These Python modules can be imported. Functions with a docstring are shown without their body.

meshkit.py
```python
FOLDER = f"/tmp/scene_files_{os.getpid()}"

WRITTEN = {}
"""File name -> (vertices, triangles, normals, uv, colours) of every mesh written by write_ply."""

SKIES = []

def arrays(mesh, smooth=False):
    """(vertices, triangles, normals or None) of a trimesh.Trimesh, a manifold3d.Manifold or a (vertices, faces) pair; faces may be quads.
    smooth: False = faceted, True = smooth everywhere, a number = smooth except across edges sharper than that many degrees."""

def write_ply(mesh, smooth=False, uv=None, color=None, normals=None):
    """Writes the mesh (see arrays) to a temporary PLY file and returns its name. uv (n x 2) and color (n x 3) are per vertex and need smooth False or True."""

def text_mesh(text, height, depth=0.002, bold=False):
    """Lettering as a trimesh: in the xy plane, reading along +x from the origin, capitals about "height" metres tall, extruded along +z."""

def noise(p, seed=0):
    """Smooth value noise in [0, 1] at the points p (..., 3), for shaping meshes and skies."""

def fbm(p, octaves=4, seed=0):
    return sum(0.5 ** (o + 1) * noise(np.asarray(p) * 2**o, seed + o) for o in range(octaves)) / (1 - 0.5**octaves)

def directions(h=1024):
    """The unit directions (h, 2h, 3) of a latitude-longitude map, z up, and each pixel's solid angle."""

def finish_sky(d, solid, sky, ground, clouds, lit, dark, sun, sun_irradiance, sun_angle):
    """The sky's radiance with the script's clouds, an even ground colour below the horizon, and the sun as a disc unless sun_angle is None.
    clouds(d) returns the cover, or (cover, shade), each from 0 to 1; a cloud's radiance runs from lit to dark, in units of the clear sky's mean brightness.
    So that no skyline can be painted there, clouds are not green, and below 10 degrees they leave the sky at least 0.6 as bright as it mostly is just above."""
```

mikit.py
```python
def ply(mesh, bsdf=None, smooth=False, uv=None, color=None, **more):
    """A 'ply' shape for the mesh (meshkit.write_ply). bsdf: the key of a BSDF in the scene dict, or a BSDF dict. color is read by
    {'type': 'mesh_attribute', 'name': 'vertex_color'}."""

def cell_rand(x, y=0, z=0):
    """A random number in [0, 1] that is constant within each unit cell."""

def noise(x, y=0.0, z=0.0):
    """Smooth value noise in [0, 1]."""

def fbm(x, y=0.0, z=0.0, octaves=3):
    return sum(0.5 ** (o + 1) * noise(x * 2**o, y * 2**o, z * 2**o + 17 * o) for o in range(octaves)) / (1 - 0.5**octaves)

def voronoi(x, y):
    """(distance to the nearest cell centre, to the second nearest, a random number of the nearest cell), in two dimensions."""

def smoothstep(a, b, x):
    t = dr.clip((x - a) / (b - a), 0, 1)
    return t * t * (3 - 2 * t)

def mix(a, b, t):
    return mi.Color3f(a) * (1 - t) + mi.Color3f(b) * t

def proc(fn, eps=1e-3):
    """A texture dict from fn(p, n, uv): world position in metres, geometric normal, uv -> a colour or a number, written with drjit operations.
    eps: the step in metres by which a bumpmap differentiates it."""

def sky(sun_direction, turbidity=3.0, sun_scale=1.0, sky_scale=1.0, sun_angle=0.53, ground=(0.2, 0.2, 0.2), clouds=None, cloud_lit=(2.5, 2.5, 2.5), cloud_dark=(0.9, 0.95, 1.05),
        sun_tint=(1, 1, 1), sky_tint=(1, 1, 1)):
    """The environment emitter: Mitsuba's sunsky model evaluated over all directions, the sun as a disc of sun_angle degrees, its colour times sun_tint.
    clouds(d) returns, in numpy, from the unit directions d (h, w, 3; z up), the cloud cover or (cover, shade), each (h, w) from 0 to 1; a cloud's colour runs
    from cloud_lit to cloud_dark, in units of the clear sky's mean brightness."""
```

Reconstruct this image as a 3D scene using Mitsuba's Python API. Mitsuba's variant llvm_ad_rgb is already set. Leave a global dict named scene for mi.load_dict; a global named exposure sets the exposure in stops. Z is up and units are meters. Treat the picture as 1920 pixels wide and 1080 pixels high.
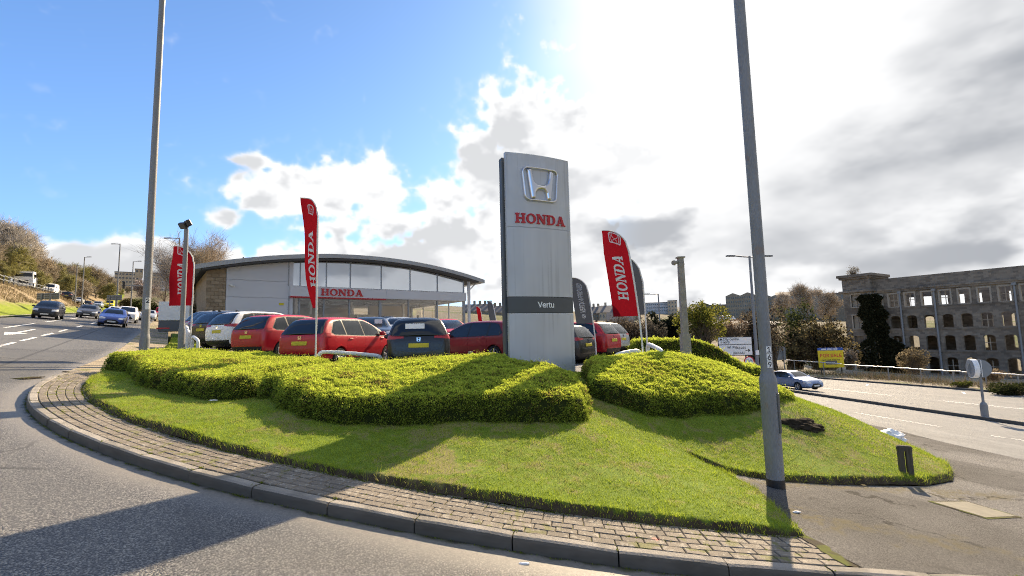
import math, random
import numpy as np, trimesh, mitsuba as mi, drjit as dr
import manifold3d as m3
import shapely, shapely.ops
from shapely.geometry import Polygon, LineString, Point, MultiPolygon, box as sbox
from shapely import affinity
from scipy.spatial import Delaunay, cKDTree
from scipy.interpolate import RBFInterpolator, CubicSpline
import mikit, meshkit
from mikit import proc, noise, fbm, voronoi, cell_rand, smoothstep, mix
scene, labels = {}, {}
T = mi.ScalarTransform4f
# ------------------------------------------------------------------ camera, sky, exposure
HFOV, PITCH, ROLL, CAMZ = 93.0, math.radians(5.77), math.radians(1.38), 1.83
FPX = 960 / math.tan(math.radians(HFOV / 2))
_fw = np.array([0, math.cos(PITCH), math.sin(PITCH)])
_u0 = np.array([0, -math.sin(PITCH), math.cos(PITCH)])
_r0 = np.array([1.0, 0, 0])
_up = math.cos(ROLL) * _u0 + math.sin(ROLL) * _r0
_rt = math.cos(ROLL) * _r0 - math.sin(ROLL) * _u0
CAM = np.array([0, 0, CAMZ])
scene['camera'] = {'type': 'perspective', 'fov': HFOV, 'fov_axis': 'x', 'near_clip': 0.05, 'far_clip': 6000.0,
                   'to_world': T().look_at(origin=CAM.tolist(), target=(CAM + _fw).tolist(), up=_up.tolist())}
exposure = 3.0
SUN_AZ, SUN_EL = math.radians(27.2), math.radians(32.5)
SUN = [math.cos(SUN_EL) * math.sin(SUN_AZ), math.cos(SUN_EL) * math.cos(SUN_AZ), math.sin(SUN_EL)]
def ramp(a, b, x):
    t = np.clip((x - a) / (b - a), 0, 1)
    return t * t * (3 - 2 * t)
# cumulus banks: azimuth (degrees, right positive), elevation, half sizes, density
PUFFS = [(-25.5, 15.2, 4.6, 2.6, 1.0), (-20.5, 16.2, 3.6, 3.2, 1.0), (-15.5, 16.0, 3.4, 3.6, 1.05), (-19, 12.6, 4.5, 1.6, .72), (-13.5, 12.8, 3.5, 2.4, .9), (-9.5, 12.4, 4.0, 2.6, .95), (-8, 16.3, 3.2, 2.6, .95),
         (-3, 19.5, 3.6, 4.6, 1.1), (1.5, 24.5, 4.6, 4.6, 1.15), (5.5, 22, 4.5, 6, 1.15), (9, 18, 6, 8, 1.2), (-31, 12.5, 2.0, 1.2, .85), (-28.5, 18.6, 2.6, .8, .72), (-27, 9.6, 1.2, .8, .62), (-24.0, 9.0, 2.3, .9, .9), (-17, 9.4, 1.0, .7, .75), (-12.5, 9.8, 2.6, .8, .75),
         (-42, 6.6, 4.5, 2.5, 1.3), (-37, 7.2, 4.5, 2.5, 1.35), (-31.5, 7.0, 4.5, 2.4, 1.3), (-47, 5.6, 3.0, 1.8, 1.25), (-26, 6.8, 4.2, 3.0, 1.25), (-20, 7.2, 4.8, 3.6, 1.25), (-14, 7.0, 5.5, 3.8, 1.25), (-7, 8.6, 5.5, 5.0, 1.25), (0, 9, 6, 6, 1.15), (6, 9, 8, 9, 1.2)]
def clouds(d):
    az = np.degrees(np.arctan2(d[..., 0], d[..., 1]))
    el = np.degrees(np.arcsin(np.clip(d[..., 2], -1, 1)))
    N = lambda sa, se, o, seed, sh=0.0: meshkit.fbm(np.stack([az / sa, el / se, 0 * az + sh], -1), o, seed)
    n1, n2, n3 = N(5.0, 4.0, 6, 3), N(1.5, 1.2, 5, 9), N(30.0, 11.0, 5, 21, 2)
    n5, n6 = N(15.0, 6.0, 6, 33, 7), N(6.0, 3.0, 6, 41, 3)
    # billows: folded noise gives rounded cauliflower edges
    bil = 1 - np.abs(2 * N(2.6, 2.2, 5, 51) - 1)
    b = np.zeros_like(az)
    for a0, e0, ra, re, s in PUFFS:
        r2 = ((az - a0) / ra) ** 2 + ((el - e0) / np.where(el < e0, re * .8, re)) ** 2
        b = np.maximum(b, s * np.exp(-0.7 * r2))
    f = b * 1.0 + (n1 - .5) * .80 + (bil - .7) * .60 + (n2 - .5) * .50
    cum = ramp(.43, .70, f) * .85 + .15 * ramp(.25, .60, f)
    # shaded undersides: where the cloud a little higher up is dense
    deep = ramp(.60, 1.25, f + (n6 - .5) * 1.1)
    sh_c = np.clip(deep * (.25 + 1.0 * ramp(.34, .70, n6 * .8 + n2 * .2)), 0, .95) * .58
    # the bright veil round the sun and the grey deck on the right
    veil = ramp(-1, 17, az + (n3 - .5) * 10) * (1 - ramp(125, 160, az))
    back = ramp(.50, .70, n3 + .25 * (n1 - .5)) * ramp(70, 110, np.abs(az)) * ramp(4, 14, el)
    cover = np.maximum(np.maximum(cum, veil), back * .9)
    line = 20.0 + .46 * (az - 30) + (n5 - .5) * 9 + (n6 - .5) * 4          # upper edge of the deck
    deck = (1 - ramp(line - 8.0, line + 3.5, el)) * ramp(12, 24, az + (n5 - .5) * 10)
    body = ramp(.34, .66, n5 * .55 + n6 * .40 + .006 * (el - 12) + .003 * (az - 25))
    gaps = ramp(.30, .52, n6 * .6 + n5 * .4 + .03 * (el - 9))
    sh_v = deck * (.45 + .55 * body) * (.25 + .75 * gaps) * (.80 + .20 * ramp(22, 50, az))
    # grey flecks in the white part between
    fl = ramp(.44, .66, n6 * .55 + n5 * .5) * ramp(5, 12, az) * (1 - ramp(20, 26, az)) * (1 - ramp(15, 22, el)) * .9
    sh_v = np.maximum(sh_v, fl)
    w = ramp(.3, .9, veil)
    shade = np.maximum(sh_c * (1 - .55 * w), sh_v)
    return cover, np.clip(shade + back * .5 * (veil < .01), 0, 1)
scene['sky'] = mikit.sky(SUN, turbidity=3.0, clouds=clouds, cloud_lit=(2.1, 2.1, 2.1), cloud_dark=(.84, .88, .95), sky_tint=(.61, .74, .94))
# ------------------------------------------------------------------ placing and naming
def ray(x, y):
    d = _fw + _rt * (x - 960) / FPX - _up * (y - 540) / FPX
    return d / d[1]
def at(x, y, Y):
    """The point seen at a photograph pixel, Y metres ahead."""
    return CAM + ray(x, y) * Y
def ground_hit(x, y, fn, tmax=300.0):
    """Where the view through a photograph pixel meets the terrain fn."""
    d = ray(x, y)
    t = np.linspace(1.0, tmax, 12000)
    p = CAM + d * t[:, None]
    g = p[:, 2] - fn(p[:, 0], p[:, 1])
    i = int(np.argmax(g < 0))
    return p[i] if g[i] < 0 else p[-1]
_used = {}
def numbered(key):
    n = _used.get(key, -1) + 1
    _used[key] = n
    return key if n == 0 else f'{key}_{n:03d}'
def thing(name, label, cat, group=None, kind=None):
    k = numbered(name)
    labels[k] = {'label': label, 'category': cat}
    if group: labels[k]['group'] = group
    if kind: labels[k]['kind'] = kind
    return k
def struct(name, label=None):
    k = numbered(name)
    labels[k] = {'kind': 'structure'}
    if label: labels[k]['label'] = label
    return k
def put(key, mesh, bsdf, smooth=False, **more):
    scene[key] = mikit.ply(mesh, bsdf, smooth, **more)
    return key
def part(parent, name, mesh, bsdf, smooth=False, label=None, kind=None, **more):
    k = numbered(parent + '__' + name)
    scene[k] = mikit.ply(mesh, bsdf, smooth, **more)
    if label or kind:
        labels[k] = {}
        if label: labels[k]['label'] = label
        if kind: labels[k]['kind'] = kind
    return k
# ------------------------------------------------------------------ mesh helpers
def cat(ms):
    ms = [m for m in ms if m is not None and len(m.faces)]
    return trimesh.util.concatenate(ms) if len(ms) > 1 else ms[0]
def tm(v, f):
    f = np.asarray(f)
    if f.ndim == 2 and f.shape[1] == 4:
        f = np.vstack([f[:, [0, 1, 2]], f[:, [0, 2, 3]]])
    return trimesh.Trimesh(np.asarray(v, float), f, process=False)
def rotz(a):
    c, s = math.cos(a), math.sin(a)
    return np.array([[c, -s, 0], [s, c, 0], [0, 0, 1.0]])
def moved(m, p=(0, 0, 0), rz=0.0, M=None):
    v = np.array(m.vertices)
    if M is not None: v = v @ np.asarray(M).T
    if rz: v = v @ rotz(rz).T
    return trimesh.Trimesh(v + np.asarray(p, float), m.faces, process=False)
def box(c, s, rz=0.0, ch=0.0):
    """A box centred at c, edges chamfered by ch."""
    s = np.asarray(s, float) / 2
    if ch <= 0:
        v = np.array([[x, y, z] for x in (-1, 1) for y in (-1, 1) for z in (-1, 1)], float) * s
        f = [[0, 1, 3], [0, 3, 2], [4, 6, 7], [4, 7, 5], [0, 4, 5], [0, 5, 1], [2, 3, 7], [2, 7, 6], [0, 2, 6], [0, 6, 4], [1, 5, 7], [1, 7, 3]]
        m = tm(v, f)
    else:
        ch = min(ch, *(s * .9))
        pts = []
        for sx in (-1, 1):
            for sy in (-1, 1):
                for sz in (-1, 1):
                    q = s * [sx, sy, sz]
                    for k in range(3):
                        w = q.copy(); 
                        for j in range(3):
                            if j != k: w[j] -= ch * np.sign(w[j])
                        pts.append(w)
        m = trimesh.convex.convex_hull(np.array(pts))
    return moved(m, c, rz)
def cyl(p0, p1, r0, r1=None, n=16, caps=True):
    p0, p1 = np.asarray(p0, float), np.asarray(p1, float)
    return tube(np.array([p0, p1]), [r0, r0 if r1 is None else r1], n, caps)
def tube(path, radii, n=8, caps=True):
    p = np.asarray(path, float)
    r = np.broadcast_to(np.asarray(radii, float), (len(p),))
    t = np.gradient(p, axis=0); t /= np.linalg.norm(t, axis=1, keepdims=True) + 1e-12
    ref = np.array([0, 0, 1.0]) if abs(t[0, 2]) < .9 else np.array([1.0, 0, 0])
    a = np.cross(t, ref); a /= np.linalg.norm(a, axis=1, keepdims=True) + 1e-12
    b = np.cross(t, a)
    ang = np.arange(n) * 2 * np.pi / n
    v = p[:, None] + r[:, None, None] * (np.cos(ang)[None, :, None] * a[:, None] + np.sin(ang)[None, :, None] * b[:, None])
    i, j = np.meshgrid(np.arange(len(p) - 1), np.arange(n), indexing='ij')
    q = np.stack([i * n + j, i * n + (j + 1) % n, (i + 1) * n + (j + 1) % n, (i + 1) * n + j], -1).reshape(-1, 4)
    f = np.vstack([q[:, [0, 1, 2]], q[:, [0, 2, 3]]])
    v = v.reshape(-1, 3)
    if caps:
        c0, c1 = len(v), len(v) + 1
        v = np.vstack([v, p[:1], p[-1:]])
        k = np.arange(n); base = (len(p) - 1) * n
        f = np.vstack([f, np.stack([k, k * 0 + c0, (k + 1) % n], 1), np.stack([base + k, base + (k + 1) % n, k * 0 + c1], 1)])
    m = tm(v, f)
    if caps and m.volume < 0: m.invert()
    return m
def lathe(profile, n=24, c=(0, 0, 0)):
    pr = np.asarray(profile, float)
    ang = np.arange(n) * 2 * np.pi / n
    v = np.stack([pr[:, None, 0] * np.cos(ang), pr[:, None, 0] * np.sin(ang), np.repeat(pr[:, 1:2], n, 1)], -1).reshape(-1, 3)
    i, j = np.meshgrid(np.arange(len(pr) - 1), np.arange(n), indexing='ij')
    q = np.stack([i * n + j, i * n + (j + 1) % n, (i + 1) * n + (j + 1) % n, (i + 1) * n + j], -1).reshape(-1, 4)
    return moved(tm(v, q), c)
def extrude(poly, h):
    """A shapely polygon (in x, y) extruded along +z."""
    gs = getattr(poly, 'geoms', [poly])
    return cat([trimesh.creation.extrude_polygon(g, h, engine='earcut') for g in gs if not g.is_empty and g.area > 1e-9])
def upright(m):
    """A mesh drawn in xy with its thickness along z, stood up: x stays, y becomes z, the thickness faces -y."""
    v = np.array(m.vertices)
    return trimesh.Trimesh(np.stack([v[:, 0], -v[:, 2], v[:, 1]], 1), m.faces, process=False)
def to_man(m):
    m = trimesh.Trimesh(m.vertices, m.faces, process=True)
    return m3.Manifold(m3.Mesh(np.asarray(m.vertices, np.float32), np.asarray(m.faces, np.uint32)))
def from_man(M):
    q = M.to_mesh()
    return tm(np.array(q.vert_properties[:, :3], float), np.array(q.tri_verts, int))
def chaikin(p, n=2, closed=True):
    p = np.asarray(p, float)
    for _ in range(n):
        q = np.roll(p, -1, 0) if closed else p[1:]
        a = p if closed else p[:-1]
        r = np.empty((2 * len(a), p.shape[1]))
        r[0::2] = .75 * a + .25 * q
        r[1::2] = .25 * a + .75 * q
        p = r if closed else np.vstack([p[:1], r, p[-1:]])
    return p
def resample(pts, step):
    p = np.asarray(pts, float)
    s = np.r_[0, np.cumsum(np.linalg.norm(np.diff(p, axis=0), axis=1))]
    n = max(2, int(round(s[-1] / step)) + 1)
    q = np.linspace(0, s[-1], n)
    return np.stack([np.interp(q, s, p[:, k]) for k in range(p.shape[1])], 1)
def spline(pts, step):
    p = np.asarray(pts, float)
    s = np.r_[0, np.cumsum(np.linalg.norm(np.diff(p, axis=0), axis=1))]
    q = np.linspace(0, s[-1], max(2, int(s[-1] / step)))
    return resample(CubicSpline(s, p)(q), step)
def sheet(poly, zfn, step, edge=None, extra=None, seed=0):
    """A polygon in plan draped on zfn: a triangulated sheet facing up."""
    out = []
    for g in getattr(poly, 'geoms', [poly]):
        e = edge or step * .7
        rings = [np.array(r.segmentize(e).coords)[:-1] for r in [LineString(g.exterior.coords)] + [LineString(i.coords) for i in g.interiors]]
        pts = list(rings)
        x0, y0, x1, y1 = g.bounds
        gx, gy = np.meshgrid(np.arange(x0, x1 + step, step), np.arange(y0, y1 + step, step * .87))
        gx = gx + (np.arange(gx.shape[0]) % 2)[:, None] * step * .5
        c = np.stack([gx.ravel(), gy.ravel()], 1)
        inner = g.buffer(-e * .45)
        if not inner.is_empty:
            pts.append(c[shapely.contains_xy(inner, c[:, 0], c[:, 1])])
        if extra is not None and len(extra):
            pts.append(extra[shapely.contains_xy(inner, extra[:, 0], extra[:, 1])])
        P = np.vstack(pts)
        tri = Delaunay(P).simplices
        cen = P[tri].mean(1)
        tri = tri[shapely.contains_xy(g, cen[:, 0], cen[:, 1])]
        a, b, cc = P[tri[:, 0]], P[tri[:, 1]], P[tri[:, 2]]
        cr = (b[:, 0] - a[:, 0]) * (cc[:, 1] - a[:, 1]) - (b[:, 1] - a[:, 1]) * (cc[:, 0] - a[:, 0])
        tri = tri[np.abs(cr) > 1e-9]; cr = cr[np.abs(cr) > 1e-9]
        tri[cr < 0] = tri[cr < 0][:, ::-1]
        out.append(tm(np.column_stack([P, zfn(P[:, 0], P[:, 1])]), tri))
    return cat(out)
def strip_poly(pts, w):
    return LineString(np.asarray(pts)[:, :2]).buffer(w / 2, cap_style='flat')
RNG = np.random.default_rng(7)
# ------------------------------------------------------------------ terrain: the hillside falls from left to right
def T0(x, y):
    x, y = np.asarray(x, float), np.asarray(y, float)
    k = 2.0
    soft = x - k * np.logaddexp(0, (x - 24.5) / k)
    sx = np.where(x < 0, x / (1 + (np.abs(x) / 100) ** 4) ** .25, .1 * x + .9 * soft)
    sx = np.where(x > 150, .1 * 150 + .9 * 24.5 + 0 * x, sx)
    sx = sx - .115 * 3 * np.logaddexp(0, (-x - 17) / 3) * (x > -140) - np.where(x > -140, 0, .115 * 123)
    return -.112 * sx - .0095 * y / (1 + (np.abs(y) / 100) ** 4) ** .25
# the left-hand road climbs along LD; LN points to its right
LD, LN = np.array([-.588, .809]), np.array([.809, .588])
def su(x, y):
    return x * LD[0] + y * LD[1], x * LN[0] + y * LN[1]
def bank(x, y):
    s, u = su(np.asarray(x, float), np.asarray(y, float))
    r = .13 * ramp(-9.7, -9.9, u) + .75 * ramp(-10.2, -12.6, u) + 2.3 * ramp(-12.2, -17.0, u) + 2.5 * ramp(-27, -40, u) + 5 * ramp(-40, -90, u)
    return r * ramp(-30, 5, s)
def hill(x, y):
    x, y = np.asarray(x, float), np.asarray(y, float)
    q = y - .45 * np.maximum(x - 45, 0) + .3 * np.minimum(x, 0)
    return 9.5 * ramp(75, 150, q) + 16 * ramp(140, 420, q) * ramp(-200, 0, x) + 8 * ramp(60, 260, q) * ramp(-20, -200, x)
def dip(x, y):
    return -2.6 * ramp(47, 76, .96 * np.asarray(x, float) + .28 * np.asarray(y, float)) * ramp(10, 40, np.asarray(x, float)) * (1 - ramp(95, 150, np.asarray(y, float)))
def G(x, y):
    return T0(x, y) + bank(x, y) + hill(x, y) + dip(x, y)
KERB_PTS = [(9.5, 5.6), (6.5, 4.9), (4.6, 4.5), (3.05, 4.36), (1.43, 4.31), (-.36, 4.53), (-2.15, 4.97), (-3.88, 5.59), (-5.56, 6.42), (-7.16, 7.46), (-8.6, 8.7), (-9.8, 10.1),
            (-11.05, 12.0), (-13.9, 16.6), (-21.0, 27), (-31.7, 42.1), (-51.8, 70.4), (-76, 103.5)]
KERB = spline(KERB_PTS, .1)                       # the foot of the kerb, running from right to left
_kt = np.gradient(KERB, axis=0); _kt /= np.linalg.norm(_kt, axis=1, keepdims=True)
KN = np.stack([_kt[:, 1], -_kt[:, 0]], 1)         # away from the road
KS = np.r_[0, np.cumsum(np.linalg.norm(np.diff(KERB, axis=0), axis=1))]
KTREE = cKDTree(KERB)
def kerb_at(s, w):
    """Plan point at arc length s, w metres behind the kerb face."""
    p = np.stack([np.interp(s, KS, KERB[:, k]) for k in (0, 1)], -1)
    n = np.stack([np.interp(s, KS, KN[:, k]) for k in (0, 1)], -1)
    return p + n * np.asarray(w)[..., None]
S_RIGHT = float(KS[KTREE.query([2.95, 4.36])[1]])       # where the block paving gives way to tarmac
S_LEFT = float(KS[KTREE.query([-11.0, 12.0])[1]])       # where the kerb drops
FOOT_W, KERB_W, KERB_H = .76, .135, .126
# island plan
_ss = np.arange(S_RIGHT, S_LEFT, .2)
_ss = np.arange(S_RIGHT, S_LEFT, .07)
INNER = kerb_at(_ss, FOOT_W + .012 + .075 * (meshkit.fbm(np.stack([_ss * 2.3, 0 * _ss, 0 * _ss + 4], -1), 4, 2) - .5) * np.minimum(1, (_ss - S_RIGHT) / .3))
WEDGE = [(2.92, 5.12), (3.02, 5.75), (3.2, 6.6), (3.1, 7.45), (2.85, 8.15)]
FRONT2 = [(3.25, 7.62), (3.8, 7.4), (4.7, 7.52), (5.6, 7.75), (6.5, 8.0), (7.4, 8.55), (8.15, 9.4), (8.7, 10.5), (9.1, 11.6), (9.75, 13.5), (10.4, 17.5), (10.2, 24), (8.4, 33)]
_il = kerb_at(np.array([S_LEFT + .6, S_LEFT + 5, S_LEFT + 18, S_LEFT + 33]), np.array([1.1, 1.5, 1.7, 1.7]))
ISLAND = Polygon(list(map(tuple, INNER)) + list(map(tuple, _il)) + [(-20, 36), (-6, 34), (8.4, 33)] + FRONT2[::-1][1:] + WEDGE[::-1])
if not ISLAND.is_valid: ISLAND = ISLAND.buffer(0)
def lotz(x, y):
    x = np.asarray(x, float)
    return .80 + .066 * np.logaddexp(0, -(x + 2.0) / 1.2) * 1.2 + 0 * y
# the mound: heights over the plane at control points
_mp = []
for q, m in ((INNER[::12], .20), (WEDGE, .17), (FRONT2[:11], .20)):
    _mp += [(x, y, T0(x, y) + m) for x, y in q]
for px, py, Y in [(760, 800, 7.5), (600, 793, 7.4), (515, 766, 8.0), (900, 797, 7.6), (1080, 797, 7.7), (1000, 860, 6.5), (640, 850, 6.55),
                  (300, 737, 9.7), (380, 750, 9.0), (490, 746, 9.0), (240, 706, 11.0), (269, 662, 15.0), (200, 710, 11.2),
                  (1110, 740, 9.6), (1210, 781, 9.2), (1290, 786, 9.4), (1420, 773, 9.7), (1487, 753, 10.2), (1084, 705, 10.9), (957, 690, 10.9)]:
    _mp.append(tuple(at(px, py, Y)))
for x, y, z in [(3.6, 11.5, 1.06), (2.0, 11.5, .98), (5.2, 11.8, .72), (6.6, 12.0, .25), (4.0, 14.5, 1.05), (6.0, 15, .7), (8.2, 15, -.25), (7.6, 11.4, -.1)]:
    _mp.append((x, y, z))
for x in (-11, -9, -7, -5, -3, -1, 1, 2.5):
    for dy in (0, 2.2):
        y = 12.6 + dy + .42 * max(0, -x - 3)
        _mp.append((x, y, float(lotz(x, y))))
for x, y in [(-20, 34), (-12, 30), (-4, 30), (4, 30), (-16, 25), (7, 22), (6, 30)]:
    _mp.append((x, y, float(lotz(x, y)) if x < 5 else .3))
_il2 = kerb_at(np.array([S_LEFT + 1, S_LEFT + 3, S_LEFT + 5, S_LEFT + 12, S_LEFT + 20, S_LEFT + 30]), np.full(6, 1.4))
_mp += [(x, y, T0(x, y) + .2) for x, y in _il2]
_mp = np.array(_mp)
_mr = RBFInterpolator(_mp[:, :2], _mp[:, 2] - T0(_mp[:, 0], _mp[:, 1]), kernel='linear', smoothing=.02)
_gx, _gy = np.arange(-24, 13, .12), np.arange(3.5, 36, .12)
_GX, _GY = np.meshgrid(_gx, _gy, indexing='ij')
_mz = _mr(np.stack([_GX.ravel(), _GY.ravel()], 1)).reshape(_GX.shape)
from scipy.ndimage import gaussian_filter, map_coordinates
_mz = gaussian_filter(_mz, 2.2)
def island_raw(x, y):
    x, y = np.asarray(x, float), np.asarray(y, float)
    m = map_coordinates(_mz, [np.ravel((x - _gx[0]) / .12), np.ravel((y - _gy[0]) / .12)], order=1, mode='nearest').reshape(np.shape(x))
    return T0(x, y) + m
def island(x, y):
    """The lawn surface, with small unevenness."""
    x, y = np.asarray(x, float), np.asarray(y, float)
    p = np.stack([x, y, 0 * x], -1)
    return island_raw(x, y) + .05 * (meshkit.fbm(p * 1.1, 3, 5) - .5) + .03 * (meshkit.fbm(p * 5, 2, 8) - .5)
# ------------------------------------------------------------------ materials
def pr(color, rough=.7, spec=.4, metal=0.0, **kw):
    c = color if isinstance(color, dict) else {'type': 'rgb', 'value': list(color)}
    d = {'type': 'principled', 'base_color': c, 'roughness': rough, 'specular': spec}
    if metal: d['metallic'] = metal
    d.update(kw)
    return d
def two(d): return {'type': 'twosided', 'bsdf': d}
def vcol(): return {'type': 'mesh_attribute', 'name': 'vertex_color'}
def bumped(d, fn, scale=1.0, eps=2e-3):
    return {'type': 'bumpmap', 'arbitrary': proc(fn, eps), 'scale': scale, 'bsdf': d}
def t_asphalt(p, n, uv):
    # chippings in dark binder; silt near the kerb (uv.x = distance to the kerb); a smooth worn area where traffic turns
    d1, d2, w = voronoi(p.x * 62, p.y * 62)
    chip = mix((.10, .10, .102), (.275, .268, .248), w * w) * (1 - .65 * smoothstep(.30, .62, d1))
    fine = mix((.15, .142, .127), (.20, .187, .163), noise(p.x * 60, p.y * 60))
    big = fbm(p.x * .45, p.y * .45, 3.0, 4)
    silt = 1 - smoothstep(.12, .62, uv.x + .35 * (big - .5))
    worn = 1 - smoothstep(3.9, 4.7, dr.sqrt(p.x * p.x * .72 + p.y * p.y * 1.35) + .6 * (big - .5))
    far = smoothstep(9, 22, dr.sqrt(p.x * p.x + p.y * p.y))
    track = .85 + .3 * fbm(p.x * .2 + p.y * .15, p.x * -.02 + p.y * .03, 8.0, 3)
    q1, q2, _ = voronoi(p.x * .23 + .5 * (big - .5) + 5.2, p.y * .23 + .3 * (track - 1) + 8.1)
    crk = (1 - smoothstep(.004, .02, q2 - q1)) * smoothstep(.42, .52, fbm(p.x * .5, p.y * .5, 5.0, 3))
    uu = p.x * .809 + p.y * .588
    seam = (1 - smoothstep(.03, .07, dr.abs(uu + 3.35 + .05 * (big - .5)))) * smoothstep(12, 16, dr.sqrt(p.x * p.x + p.y * p.y))
    track = track * (1 - .5 * crk) * (1 - .35 * seam) * (1 - .18 * smoothstep(.55, .57, fbm(p.x * .16 + 3, p.y * .16, 2.0, 2)))
    base = mix(chip, (.135, .136, .134), mi.Float(.9) * dr.maximum(far, worn)) * track * (.86 + .28 * big)
    c = mix(base, fine, dr.clip(silt * .92, 0, 1))
    moss = (1 - smoothstep(.02, .085, uv.x + .09 * (fbm(p.x * 7, p.y * 7, 1.0, 3) - .5)))
    return mix(c, mix((.03, .027, .022), (.055, .062, .015), noise(p.x * 25, p.y * 25)), moss * .85)
def b_asphalt(p, n, uv):
    d1, d2, w = voronoi(p.x * 62, p.y * 62)
    worn = 1 - smoothstep(3.9, 4.7, dr.sqrt(p.x * p.x * .72 + p.y * p.y * 1.35))
    return (1 - smoothstep(.1, .6, d1)) * .004 * smoothstep(.15, .6, uv.x) * (1 - worn)
scene['m_asphalt'] = two(bumped(pr(proc(t_asphalt), .62, .45), b_asphalt))
def t_road(p, n, uv):
    a = p.x * .96 + p.y * .28
    s = p.y * .96 - p.x * .28
    tr = fbm(a * 1.1, s * .04, 2.0, 3)
    g = fbm(p.x * 2.2, p.y * 2.2, 1.0, 3)
    d1, d2, w = voronoi(p.x * 26, p.y * 26)
    c = mix((.128, .132, .134), (.188, .192, .192), tr) * (.86 + .26 * g)
    return c * (.86 + .26 * w)
scene['m_road_right'] = two(pr(proc(t_road), .8, .25))
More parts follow.
